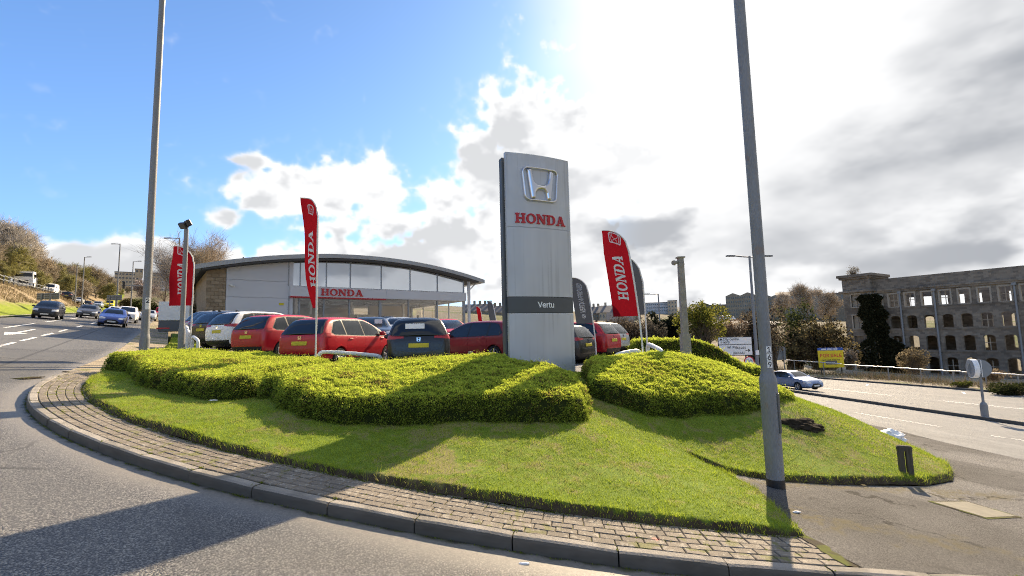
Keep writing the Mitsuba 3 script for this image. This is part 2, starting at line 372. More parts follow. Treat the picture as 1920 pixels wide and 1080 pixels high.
def t_tarmac(p, n, uv):
    d1, d2, w = voronoi(p.x * 85, p.y * 85)
    big = fbm(p.x * .8 + 4, p.y * .8, 1.0, 4)
    mid = fbm(p.x * 5, p.y * 5, 1.0, 3)
    c = mix((.072, .070, .068), (.200, .192, .180), w) * (1 - .35 * smoothstep(.3, .6, d1)) * (.48 + 1.05 * big) * (.9 + .2 * mid)
    pt = smoothstep(.50, .515, fbm(p.x * .33 + 9, p.y * .33 + 2, 6.0, 2))
    c = c * (1 - .26 * pt)
    # moss and silt along the foot of the mound
    q = (p.y - 7.0) + .55 * (p.x - 4.0)
    e = dr.exp(-dr.square(((p.y - 5.55) + .42 * (p.x - 4.1)) * 2.2)) * smoothstep(2.6, 3.4, p.x) * (1 - smoothstep(4.6, 5.6, p.x))
    e2 = dr.exp(-dr.square((p.y - 7.35 - .13 * (p.x - 4)) * 4.5)) * smoothstep(2.5, 3, p.x) * (1 - smoothstep(7.5, 8.5, p.x))
    moss = smoothstep(.50, .68, mid * .62 + .42 * dr.maximum(e, e2 * .9) + .5 * (big - .5)) * smoothstep(.3, .6, fbm(p.x * 19, p.y * 19, 2.0, 3))
    c = mix(c, mix((.085, .070, .024), (.115, .10, .060), noise(p.x * 22, p.y * 22)), moss * .7)
    # hair cracks
    v1, v2, _ = voronoi(p.x * .62 + .5 * (mid - .5) + 2.3, p.y * .62 + .5 * (big - .5) + 1.1)
    crack = (1 - smoothstep(.012, .05, v2 - v1)) * smoothstep(3.6, 4.2, p.x) * smoothstep(.38, .5, fbm(p.x * .7, p.y * .7, 9.0, 2))
    return c * (1 - .72 * crack)
scene['m_tarmac'] = two(pr(proc(t_tarmac), .9, .15))
def t_brick(p, n, uv):
    g = noise(p.x * 210, p.y * 210, p.z * 210)
    st = fbm(p.x * 3, p.y * 3, 0.0, 4)
    s2 = fbm(p.x * 17, p.y * 17, 0.0, 3)
    c = mix((.125, .108, .086), (.20, .175, .142), .55 * uv.x + .45 * s2) * (.78 + .4 * st) * (.86 + .28 * g)
    lich = smoothstep(.64, .74, fbm(p.x * 26, p.y * 26, 3.0, 3))
    c = mix(c, (.36, .335, .28), lich * .5)
    moss = smoothstep(.60, .70, fbm(p.x * 11 + 3, p.y * 11, 1.0, 4)) * smoothstep(.5, .62, fbm(p.x * 1.3, p.y * 1.3, 4.0, 3))
    c = mix(c, (.12, .125, .03), moss * .7)
    pink = smoothstep(.055, .03, dr.sqrt(dr.square(p.x - 1.28) + dr.square(p.y - 4.72)) + .05 * (noise(p.x * 40, p.y * 40) - .3))
    return mix(c, (.55, .22, .17), pink * .6)
scene['m_brick'] = pr(proc(t_brick), .85, .3)
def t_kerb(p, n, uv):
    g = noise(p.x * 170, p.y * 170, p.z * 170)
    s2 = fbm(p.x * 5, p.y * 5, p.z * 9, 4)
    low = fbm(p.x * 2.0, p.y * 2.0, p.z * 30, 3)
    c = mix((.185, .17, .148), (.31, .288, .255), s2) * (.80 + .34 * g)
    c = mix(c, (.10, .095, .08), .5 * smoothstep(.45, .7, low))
    face = 1 - smoothstep(.35, .75, n.z)      # shade and grime of the upright face, painted into the colour
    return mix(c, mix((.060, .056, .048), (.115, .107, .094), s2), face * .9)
def b_kerb(p, n, uv):
    return .004 * fbm(p.x * 60, p.y * 60, p.z * 60, 3)
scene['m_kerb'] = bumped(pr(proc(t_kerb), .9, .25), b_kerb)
def t_bed(p, n, uv):
    return mix((.05, .042, .028), (.085, .095, .022), smoothstep(.4, .65, fbm(p.x * 6, p.y * 6, 1.0, 3)))
scene['m_bed'] = two(pr(proc(t_bed), .95, .2))
def t_soil(p, n, uv):
    return mix((.045, .035, .025), (.10, .08, .05), fbm(p.x * 14, p.y * 14, p.z * 14, 3))
scene['m_soil'] = two(pr(proc(t_soil), .95, .2))
def t_lawn(p, n, uv):
    a = fbm(p.x * .9, p.y * .9, 3.0, 4)
    b = fbm(p.x * 7, p.y * 7, 3.0, 3)
    c = mix((.09, .135, .016), (.15, .215, .025), b)
    c = mix(c, (.19, .155, .075), smoothstep(.52, .68, a * .6 + b * .45) * .8)
    return mix(mix((.03, .022, .014), (.085, .066, .045), b), c, smoothstep(.035, .085, uv.x + .07 * (fbm(p.x * 12, p.y * 12, 1.0, 3) - .5)))
scene['m_lawn'] = two(pr(proc(t_lawn), .95, .2))
scene['m_grass'] = {'type': 'principledthin', 'base_color': vcol(), 'roughness': .55, 'diff_trans': .9, 'spec_trans': 0.0}
scene['m_leaf'] = {'type': 'principledthin', 'base_color': vcol(), 'roughness': .5, 'diff_trans': .95, 'spec_trans': 0.0}
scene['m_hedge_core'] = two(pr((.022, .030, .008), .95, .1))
scene['m_twig'] = two(pr(vcol(), .9, .2))
scene['m_bark'] = two(pr((.12, .095, .07), .9, .2))
def t_verge(p, n, uv):
    a = fbm(p.x * .5, p.y * .5, p.z * .5, 4)
    b = fbm(p.x * 4, p.y * 4, p.z * 4, 3)
    green = mix((.11, .15, .02), (.20, .235, .03), b)
    brown = mix((.15, .115, .07), (.29, .235, .155), b * .7 + .3 * a)
    g = 1 - smoothstep(.30, .62, uv.x + .35 * (a - .5))
    return mix(brown, green, g)
scene['m_verge'] = two(pr(proc(t_verge), .95, .2))
def t_ground(p, n, uv):
    a = fbm(p.x * .06, p.y * .06, 0.0, 4)
    b = fbm(p.x * .8, p.y * .8, 0.0, 4)
    return mix(mix((.12, .10, .065), (.21, .18, .12), b), (.085, .10, .03), smoothstep(.5, .7, a))
scene['m_ground'] = two(pr(proc(t_ground), .95, .2))
def t_waste(p, n, uv):
    a = fbm(p.x * .35, p.y * .35, 0.0, 4)
    b = fbm(p.x * 3, p.y * 3, 0.0, 4)
    c = mix((.17, .14, .095), (.34, .29, .215), b * .6 + a * .4)
    return mix(c, (.10, .12, .03), smoothstep(.56, .7, fbm(p.x * .9, p.y * .9, 5.0, 3)) * .7)
scene['m_waste'] = two(pr(proc(t_waste), .95, .2))
scene['m_mark'] = two(pr(proc(lambda p, n, uv: mix((.22, .22, .215), (.66, .66, .64), smoothstep(.20, .46, fbm(p.x * 5, p.y * 5, 0.0, 4)))), .7, .3))
scene['m_slab'] = pr(proc(lambda p, n, uv: mix((.15, .14, .11), (.21, .195, .155), fbm(p.x * 9, p.y * 9, 0.0, 4))), .85, .3)
# ------------------------------------------------------------------ ground, reaching the horizon
def polar_ground():
    r = np.r_[0.01, np.geomspace(2.0, 3500, 130)]
    a = np.linspace(0, 2 * np.pi, 241)[:-1]
    R, A = np.meshgrid(r, a, indexing='ij')
    x, y = R * np.sin(A), R * np.cos(A)
    z = G(x, y) - .55 * (1 - ramp(150, 240, R)) - 1.0 * (1 - ramp(28, 50, R))
    n = len(a)
    i, j = np.meshgrid(np.arange(len(r) - 1), np.arange(n), indexing='ij')
    q = np.stack([i * n + j, (i + 1) * n + j, (i + 1) * n + (j + 1) % n, i * n + (j + 1) % n], -1).reshape(-1, 4)
    return tm(np.stack([x, y, z], -1).reshape(-1, 3), q[:, ::-1])
put(struct('ground'), polar_ground(), 'm_ground', True)
# ------------------------------------------------------------------ the left road and the junction in front of the kerb
def lr(s, u):
    return (s * LD[0] + u * LN[0], s * LD[1] + u * LN[1])
K2 = [ground_hit(x, y, T0) for x, y in [(1560, 790), (1640, 805), (1780, 840), (1920, 872)]]
K2 = spline([(8.6, 33), (10.3, 24)] + [(p[0], p[1]) for p in K2] + [(12.5, 8.5), (13.8, 4.5), (16.5, 0), (20, -4)], .4)
_kerbpts = list(map(tuple, KERB[::3]))
ROAD = Polygon([(9.5, -14), (9.5, 5.6)] + _kerbpts + [lr(185, -1.0), lr(185, -9.7), lr(60, -9.7), lr(30, -9.7), lr(18, -9.9), lr(8, -12.5), lr(2, -18), lr(0, -28), lr(-22, -28)])
if not ROAD.is_valid: ROAD = ROAD.buffer(0)
near = ROAD.intersection(sbox(-16, -6, 9.5, 16))
far_ = ROAD.difference(sbox(-16, -6, 9.5, 16))
def road_mesh():
    a, b = sheet(near, T0, .22), sheet(far_, T0, 1.6)
    m = cat([a, b])
    d = KTREE.query(m.vertices[:, :2])[0]
    return m, np.stack([np.minimum(d, 20.0), 0 * d], 1)
_m, _uv = road_mesh()
put(struct('road'), _m, 'm_asphalt', True, uv=_uv)
def marking(name, pts, w, fn, lift=.005, step=.5):
    put(struct(name), sheet(strip_poly(pts, w), lambda x, y: fn(x, y) + lift, step), 'm_mark')
for a, b, u in [(20, 26, -6.9), (29, 35, -6.9), (38, 46, -6.9), (50, 58, -6.9), (62, 70, -6.9), (75, 83, -6.9), (11, 17, -6.9),
                (24.5, 27.5, -4.65), (28.5, 31.5, -4.65), (33, 36, -4.65), (38, 41, -4.65), (45, 48, -4.65), (54, 57, -4.65)]:
    marking('lane_marking', [lr(a, u), lr(b, u)], .14, T0)
# a worn straight-ahead arrow
_ar = Polygon([(0, -.07), (3.2, -.07), (3.2, -.42), (5.0, 0), (3.2, .42), (3.2, .07), (0, .07)])
_arp = Polygon([lr(38.5 - x * 1.35, -5.75 + y) for x, y in np.array(_ar.exterior.coords)[:-1]])
put(struct('lane_arrow'), sheet(_arp, lambda x, y: T0(x, y) + .005, .4), 'm_mark')
# verge, brown embankment and the bank behind it, as one strip along the road
def bank_strip():
    s = np.r_[np.arange(-20, 90, 1.2), np.arange(90, 260, 4)]
    u = np.r_[np.arange(-9.7, -18, -.35), np.arange(-18.5, -110, -3)]
    S, U = np.meshgrid(s, u, indexing='ij')
    U2 = U + np.where((S < 16), -(16 - S) * .9 * ramp(16, -20, S), 0)
    x, y = S * LD[0] + U2 * LN[0], S * LD[1] + U2 * LN[1]
    p = np.stack([x, y, 0 * x], -1)
    z = T0(x, y) + bank(S * LD[0] + U * LN[0], S * LD[1] + U * LN[1]) + hill(x, y) + .35 * (meshkit.fbm(p * .35, 3, 2) - .5) * ramp(-10.5, -12.5, U)
    n = len(u)
    i, j = np.meshgrid(np.arange(len(s) - 1), np.arange(n - 1), indexing='ij')
    q = np.stack([i * n + j, i * n + j + 1, (i + 1) * n + j + 1, (i + 1) * n + j], -1).reshape(-1, 4)
    m = tm(np.stack([x, y, z], -1).reshape(-1, 3), q[:, ::-1])
    return m, np.stack([np.clip((-U.ravel() - 9.7) / 6.0, 0, 1), 0 * U.ravel()], 1)
_m, _uv = bank_strip()
if _m.face_normals[:, 2].mean() < 0: _m.invert()
put(struct('embankment'), _m, 'm_verge', True, uv=_uv)
_kp = [lr(s, -9.6) for s in np.arange(17, 150, 2.0)]
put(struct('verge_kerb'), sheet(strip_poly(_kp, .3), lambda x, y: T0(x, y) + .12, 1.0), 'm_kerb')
# earthy strip between road and lawn beyond the dropped kerb
_a = kerb_at(np.arange(S_LEFT - .3, S_LEFT + 60, .5), np.full(len(np.arange(S_LEFT - .3, S_LEFT + 60, .5)), -.05))
_b = kerb_at(np.arange(S_LEFT - .3, S_LEFT + 60, .5), np.full(len(_a), 1.55))
put(struct('path'), sheet(Polygon(list(map(tuple, _a)) + list(map(tuple, _b[::-1]))).buffer(0), lambda x, y: T0(x, y) + .05, .5), 'm_waste', True)
# ------------------------------------------------------------------ kerb stones and block paving
def kerb_stone(s0, s1, rg):
    prof = np.array([(0, -.1), (0, .085), (.012, .112), (.035, KERB_H), (KERB_W - .01, KERB_H), (KERB_W, KERB_H - .01), (KERB_W, -.1)])
    ss = np.linspace(s0, s1, 5)
    rows = []
    dz, dw, tilt = rg.normal(0, .003), rg.normal(0, .004), rg.normal(0, .004)
    for k, s in enumerate(ss):
        c = -.006 if k in (0, len(ss) - 1) else 0
        xy = kerb_at(np.full(len(prof), s), prof[:, 0] + dw + tilt * (k / 4 - .5))
        base = T0(*kerb_at(s, 0.0)) if False else T0(xy[:, 0], xy[:, 1])
        rows.append(np.column_stack([xy, base + prof[:, 1] + dz + c * (prof[:, 1] > 0)]))
    v = np.vstack(rows); n = len(prof)
    q = [[i * n + j, i * n + j + 1, (i + 1) * n + j + 1, (i + 1) * n + j] for i in range(4) for j in range(n - 1)]
    f = [t for a, b, c, d in q for t in ((a, b, c), (a, c, d))]
    for base in (0, 4 * n):
        f += [(base, base + j, base + j + 1) for j in range(1, n - 1)]
    m = tm(v, np.array(f)); trimesh.repair.fix_normals(m)
    return m
rg = np.random.default_rng(11)
PAVE = struct('pavement', 'narrow block-paved footway with a tall concrete kerb curving round the grass island')
_edge_l = kerb_at(np.arange(S_RIGHT - 3, S_LEFT + .3, .2), np.full(len(np.arange(S_RIGHT - 3, S_LEFT + .3, .2)), .03))
_edge_r = kerb_at(np.arange(S_RIGHT - .4, S_LEFT + .3, .2), np.full(len(np.arange(S_RIGHT - .4, S_LEFT + .3, .2)), FOOT_W + .05))
_bed = Polygon(list(map(tuple, kerb_at(np.arange(S_RIGHT - .4, S_LEFT + .3, .15), np.full(len(np.arange(S_RIGHT - .4, S_LEFT + .3, .15)), .05)))) + list(map(tuple, _edge_r[::-1])))
put(PAVE, sheet(_bed.buffer(0), lambda x, y: T0(x, y) + KERB_H - .014, .2), 'm_bed')
s = S_RIGHT - .915 * 3 + .25
while s < S_LEFT - .3:
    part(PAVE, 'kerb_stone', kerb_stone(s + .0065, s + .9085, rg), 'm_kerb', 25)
    s += .915
# the kerb drops towards the left end
def drop_mesh():
    ss = np.linspace(s + .004, s + 1.8, 8)
    rows = []
    for q in ss:
        h = KERB_H * (1 - (q - ss[0]) / (ss[-1] - ss[0])) + .02
        w = np.array([0, .01, .035, KERB_W, KERB_W]); hh = np.array([-.1, h - .02, h, h, -.1])
        xy = kerb_at(np.full(5, q), w)
        rows.append(np.column_stack([xy, T0(xy[:, 0], xy[:, 1]) + hh]))
    v = np.vstack(rows)
    q = [[i * 5 + j, i * 5 + j + 1, (i + 1) * 5 + j + 1, (i + 1) * 5 + j] for i in range(7) for j in range(4)]
    m = tm(v, np.array(q)); trimesh.repair.fix_normals(m); return m
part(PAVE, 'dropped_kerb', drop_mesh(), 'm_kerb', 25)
def brick(s0, s1, w0, w1, rg, top=KERB_H, edge_drop=.012):
    j = .0038
    z = top + rg.normal(0, .0016); tx, ty = rg.normal(0, .0022, 2)
    pts = []
    for ins, dz in ((0, -.03), (0, -.007), (.0075, 0)):
        for a, b in ((s0 + j + ins, w0 + j + ins), (s1 - j - ins, w0 + j + ins), (s1 - j - ins, w1 - j - ins), (s0 + j + ins, w1 - j - ins)):
            xy = kerb_at(a, np.array(b))
            pts.append([xy[0], xy[1], T0(xy[0], xy[1]) + z + dz + tx * (a - s0 - .1) * 8 + ty * (b - w0 - .06) * 8])
    f = []
    for k in (0, 4):
        for i in range(4):
            a, b = k + i, k + (i + 1) % 4
            f += [(a, b, b + 4), (a, b + 4, a + 4)]
    f += [(8, 9, 10), (8, 10, 11)]
    m = tm(pts, f)
    if m.face_normals[-1, 2] < 0: m.invert()
    return m
blocks = []
ROWW = .122
for r in range(5):
    w0 = KERB_W + .002 + r * ROWW
    s = S_RIGHT + rg.uniform(0, .2) + (.1 if r % 2 else 0) - .2
    L = .205
    while s < S_LEFT + .2:
        L = .205 * (1 + rg.normal(0, .012))
        s0 = max(s, S_RIGHT)
        if s + L - s0 > .05: blocks.append((s0, s + L, w0, w0 + ROWW))
        s += L
w0 = KERB_W + .002 + 5 * ROWW
edging = []
s = S_RIGHT
while s < S_LEFT - .2:
    L = .205 * (1 + rg.normal(0, .02)); blocks.append((s, s + L, w0, w0 + .045)); s += L
blocks.sort(key=lambda b: np.hypot(*kerb_at(b[0], np.array(b[2]))))
rest = []
for k, b in enumerate(blocks):
    m = brick(*b, rg)
    u = float(rg.random())
    uv = np.tile([[u, 0]], (len(m.vertices), 1))
    if k < 298: part(PAVE, 'brick', m, 'm_brick', uv=uv)
    else: rest.append((m, uv))
part(PAVE, 'far_bricks', cat([m for m, _ in rest]), 'm_brick', uv=np.vstack([u for _, u in rest]), kind='stuff')
# ------------------------------------------------------------------ tarmac apron at the right end, and the right-hand roads
_k2 = list(map(tuple, K2))
_kr = list(map(tuple, kerb_at(np.arange(0, S_RIGHT + .01, .3), np.full(len(np.arange(0, S_RIGHT + .01, .3)), .12))))
APRON = Polygon(_kr + [tuple(kerb_at(S_RIGHT, np.array(FOOT_W + .03)))] + WEDGE + FRONT2 + _k2[::1] + [(20, -8), (9.6, -8)]).buffer(0)
def apronz(x, y):
    return T0(x, y) + KERB_H - .002 + .012 * (meshkit.fbm(np.stack([np.asarray(x) * .9, np.asarray(y) * .9, 0 * np.asarray(x)], -1), 3, 4) - .5)
put(struct('footpath', 'worn tarmac footpath spreading to the right of the mound'), sheet(APRON, apronz, .35), 'm_tarmac', True)
_sq = [ground_hit(x, y, lambda a, b: T0(a, b) + .13) for x, y in [(1743, 940), (1812, 940), (1912, 970), (1850, 972)]]
_kc = thing('inspection_cover', 'pale flush concrete slab set in the tarmac footpath', 'inspection cover')
_sp = Polygon([(p[0], p[1]) for p in _sq])
part(_kc, 'slab', sheet(_sp.buffer(-.025), lambda x, y: apronz(x, y) + .010, .1), 'm_slab')
part(_kc, 'frame', sheet(_sp.buffer(.02, join_style='mitre').difference(_sp.buffer(-.028)), lambda x, y: apronz(x, y) + .007, .1), 'm_bed')
RD = np.array([-.28, .96]); RN = np.array([.96, .28])
def rr(s, u): return (s * RD[0] + u * RN[0], s * RD[1] + u * RN[1])
U_RES = float(np.mean([np.dot(ground_hit(x, y, T0)[:2], RN) for x, y in [(1500, 738), (1600, 753), (1830, 785), (1920, 798)]]))
U_FAR = float(np.mean([np.dot(ground_hit(x, y, T0)[:2], RN) for x, y in [(1520, 709), (1640, 718), (1780, 728), (1920, 742)]]))
_near = Polygon(_k2 + [rr(-14, U_RES - .1), rr(120, U_RES - .1), (-12, 110), (-5, 70), (3, 48)]).buffer(0)
put(struct('road'), sheet(_near, T0, 1.0), 'm_road_right', True)
put(struct('road'), sheet(Polygon([rr(-14, U_RES + .5), rr(-14, U_FAR), rr(140, U_FAR), rr(140, U_RES + .5)]), T0, 1.4), 'm_road_right', True)
def kerb_strip(name, u0, u1, s0, s1, h, side=True):
    ss = np.arange(s0, s1, 1.0)
    prof = [(u0, -.2), (u0, h - .02), (u0 + .02, h), (u1 - .02, h), (u1, h - .02), (u1, -.2)]
    rows = []
    for q in ss:
        xy = np.array([rr(q, u) for u, _ in prof])
        rows.append(np.column_stack([xy, T0(xy[:, 0], xy[:, 1]) + [z for _, z in prof]]))
    n = len(prof); v = np.vstack(rows)
    q = np.array([[i * n + j, i * n + j + 1, (i + 1) * n + j + 1, (i + 1) * n + j] for i in range(len(ss) - 1) for j in range(n - 1)])
    m = tm(v, q)
    if m.face_normals[:, 2].mean() < 0: m.invert()
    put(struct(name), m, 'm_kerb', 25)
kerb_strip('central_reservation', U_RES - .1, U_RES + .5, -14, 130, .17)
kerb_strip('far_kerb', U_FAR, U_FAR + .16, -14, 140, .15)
_w = sheet(Polygon([rr(-14, U_FAR + .16), rr(-14, U_FAR + 75), rr(120, U_FAR + 60), rr(140, U_FAR + .16)]), lambda x, y: T0(x, y) + dip(x, y) + hill(x, y) + .13 + .5 * (meshkit.fbm(np.stack([x * .25, y * .25, 0 * x], -1), 4, 6) - .45) * ramp(U_FAR + .3, U_FAR + 3, .96 * x + .28 * y), 1.2)
put(struct('wasteland', 'rough ground of dry weeds and rubble between the road and the mill'), _w, 'm_waste', True)
for (x0, y0), (x1, y1), w in [((1604, 774), (1768, 801), .15), ((1858, 817), (1920, 826), .15), ((1520, 757), (1560, 765), .15), ((1895, 866), (1925, 872), .3)]:
    a, b = ground_hit(x0, y0, T0), ground_hit(x1, y1, T0)
    marking('lane_marking', [a, b], w, T0)
for a, b, u in [(36, 42, .45), (27, 33, .45), (18, 24, .45), (9, 15, .45), (45, 51, .45)]:
    marking('lane_marking', [rr(a, U_RES + .5 + (U_FAR - U_RES) * u), rr(b, U_RES + .5 + (U_FAR - U_RES) * u)], .15, T0)
for a in (26, 33.5, 41):
    marking('lane_marking', [rr(a, U_FAR - 3.0), rr(a + 1.0, U_FAR - 1.6)], .15, T0)
# ------------------------------------------------------------------ car park
LOT = Polygon([(-19, 37), (-17.6, 30), (-16.7, 25.5), (-13.6, 20.4), (-10.2, 16.4), (-8.0, 14.6), (-3, 12.7), (3.4, 12.7), (6.2, 16), (6.5, 24), (14, 40), (20, 62), (-16, 75), (-30, 60)])
scene['m_lot'] = two(pr(proc(lambda p, n, uv: mix((.11, .11, .11), (.17, .168, .16), fbm(p.x * 1.3, p.y * 1.3, 0.0, 4))), .8, .3))
put(struct('car_park'), sheet(LOT, lambda x, y: lotz(x, y) + .0, .8), 'm_lot', True)
# ------------------------------------------------------------------ the lawn
LAWN_AREA = ISLAND.difference(LOT.buffer(-.2))
def _lip(x, y):
    p = np.stack([np.asarray(x, float), np.asarray(y, float), 0 * np.asarray(x, float)], -1)
    return .012 + .085 * meshkit.fbm(p * 3.1, 3, 14) ** 1.3
def lawnz(x, y):
    d = shapely.distance(ISLAND.exterior, shapely.points(np.ravel(x), np.ravel(y))).reshape(np.shape(x))
    return island(x, y) - np.where(d < _lip(x, y), .088 * (1 - d / _lip(x, y)), 0) + .012
_m = sheet(LAWN_AREA.intersection(sbox(-25, 0, 14, 40)), lawnz, .16, edge=.09, extra=np.vstack([np.array(ISLAND.exterior.buffer(d).intersection(ISLAND).segmentize(.09).exterior.coords if False else r.segmentize(.09).coords) for d in (.06, .12) for r in [LineString(ISLAND.buffer(-d).exterior.coords)]]))
_d = shapely.distance(ISLAND.exterior, shapely.points(_m.vertices[:, 0], _m.vertices[:, 1]))
put(struct('lawn'), _m, 'm_lawn', True, uv=np.stack([np.minimum(_d, 5), 0 * _d], 1))
# mossy seam where the paving ends against the tarmac, and a road gully
_w = np.arange(KERB_W, FOOT_W + .12, .03)
_sa = kerb_at(S_RIGHT + .05 + .03 * (meshkit.noise(np.stack([_w * 14, 0 * _w, 0 * _w], -1), 3) - .2), _w)
_sb = kerb_at(S_RIGHT - .045 - .05 * (meshkit.noise(np.stack([_w * 11, 0 * _w, 0 * _w + 5], -1), 6)), _w)
put(struct('seam_moss'), sheet(Polygon(list(map(tuple, _sa)) + list(map(tuple, _sb[::-1]))).buffer(0), lambda x, y: T0(x, y) + KERB_H + .007, .05), 'm_bed')
_q = ground_hit(44, 709, T0)
_k = thing('road_gully', 'dark iron gully grate in the road by the far end of the kerb', 'drain')
for i in range(6):
    put(numbered(_k + '__bar'), box((_q[0] - .2 + .08 * i, _q[1], _q[2] + .004), (.045, .42, .02), .0), 'm_bed')
put(_k + '__frame', cat([box((_q[0], _q[1] + s * .23, _q[2] + .003), (.52, .05, .022)) for s in (-1, 1)] + [box((_q[0] + s * .25, _q[1], _q[2] + .003), (.04, .40, .022)) for s in (-1, 1)]), 'm_bed')
# ------------------------------------------------------------------ trees, bushes and weeds
def twig_mesh(segs, cols):
    """Thin three-sided needles from (base, tip, radius)."""
    a, b, r = (np.asarray(x, float) for x in segs)
    d = b - a; L = np.linalg.norm(d, axis=1, keepdims=True) + 1e-9; d = d / L
    ref = np.where(np.abs(d[:, 2:]) < .9, [[0, 0, 1.0]], [[1.0, 0, 0]])
    x = np.cross(d, ref); x /= np.linalg.norm(x, axis=1, keepdims=True) + 1e-9
    y = np.cross(d, x)
    r = r[:, None]
    v = np.stack([a + x * r, a - .5 * x * r + .87 * y * r, a - .5 * x * r - .87 * y * r, b], 1).reshape(-1, 3)
    k = np.arange(len(a)) * 4
    f = np.vstack([np.stack([k, k + 1, k + 3], 1), np.stack([k + 1, k + 2, k + 3], 1), np.stack([k + 2, k, k + 3], 1)])
    return tm(v, f), np.repeat(cols, 4, 0)
def grow(base, H, spread, rg, n_limb=7, levels=4, twigs=1500, trunk_r=.22, low=.25, droop=0.0):
    """Limbs as tubes, and the fine twigs as needles; returns (trunk mesh, limb tips, twig segments)."""
    tubes, tips = [], []
    base = np.asarray(base, float)
    def branch(p, d, L, r, lev):
        n = 4
        pts = [p]
        for i in range(n):
            d = d + rg.normal(0, .13, 3); d[2] += .05 - droop * lev * .04; d /= np.linalg.norm(d)
            pts.append(pts[-1] + d * L / n)
        pts = np.array(pts)
        tubes.append(tube(pts, np.linspace(r, r * .55, n + 1), 5 if lev else 8, False))
        if lev >= levels - 1:
            tips.append((pts[-2], pts[-1], d)); tips.append((pts[1], pts[2], d)); return
        m = 3 if lev else n_limb
        for k in range(m):
            t = rg.uniform(.45, 1) if lev else low + (1 - low) * (k + rg.random()) / m
            q = pts[0] + (pts[-1] - pts[0]) * t if lev == 0 else pts[min(n, int(t * n) + 0)]
            if lev == 0: q = np.array([np.interp(t * n, np.arange(n + 1), pts[:, j]) for j in range(3)])
            a = rg.uniform(0, 2 * np.pi)
            side = np.array([math.cos(a), math.sin(a), 0]) * spread
            nd = d * rg.uniform(.5, 1.0) + side * rg.uniform(.5, 1.0) + [0, 0, rg.uniform(.1, .5)]
            nd /= np.linalg.norm(nd)
            branch(q, nd, L * rg.uniform(.45, .72) * (1 - .35 * t if lev == 0 else 1), r * .5 * (1 - .4 * t), lev + 1)
    branch(base - [0, 0, .3], np.array([rg.normal(0, .04), rg.normal(0, .04), 1.0]), H * .72, trunk_r, 0)
    n = len(tips)
    i = rg.integers(0, n, twigs)
    P0 = np.array([t[0] for t in tips]); P1 = np.array([t[1] for t in tips]); D = np.array([t[2] for t in tips])
    u = rg.random((twigs, 1))
    a = P0[i] + (P1[i] - P0[i]) * (u * 1.6 - .4) + rg.normal(0, H * .02, (twigs, 3))
    d = D[i] * .5 + rg.normal(0, .6, (twigs, 3)) + [0, 0, .3]
    d /= np.linalg.norm(d, axis=1, keepdims=True)
    L = H * .13 * rg.uniform(.3, 1.5, (twigs, 1))
    return cat(tubes), (a, a + d * L)
def bare_tree(label, base, H, spread, seed, tint, twigs=2600, group=None, thick=.022, leaf=None, leaves=0, trunk_r=None, **kw):
    rg = np.random.default_rng(seed)
    k = thing('tree', label, 'tree', group)
    tr, (a, b) = grow(base, H, spread, rg, twigs=twigs, trunk_r=trunk_r or H * .016, **kw)
    part(k, 'trunk', tr, 'm_bark', 40)
    n = len(a)
    t = rg.random((n, 1))
    col = np.array(tint) * (.6 + .8 * t)
    # second order twiglets
    j = rg.integers(0, n, n)
    a2 = a[j] + (b[j] - a[j]) * rg.uniform(.3, .9, (n, 1))
    d2 = (b[j] - a[j]) * .5 + rg.normal(0, H * .035, (n, 3))
    A, B = np.vstack([a, a2]), np.vstack([b, a2 + d2])
    m, c = twig_mesh((A, B, np.full(len(A), thick)), np.vstack([col, col[j]]))
    part(k, 'crown', m, 'm_twig', kind='stuff', color=c)
    if leaves:
        q = rg.integers(0, len(A), leaves)
        pts = A[q] + (B[q] - A[q]) * rg.random((leaves, 1)) + rg.normal(0, H * .012, (leaves, 3))
        lc = np.array(leaf) * (.6 + .8 * rg.random((leaves, 1)))
        m, c = leaf_cloud(pts, np.tile([[0, 0, 1.0]], (leaves, 1)), H * .018 + .06, .6, rg, lc, 1.2)
        part(k, 'leaves', m, 'm_leaf', kind='stuff', color=c)
    return k
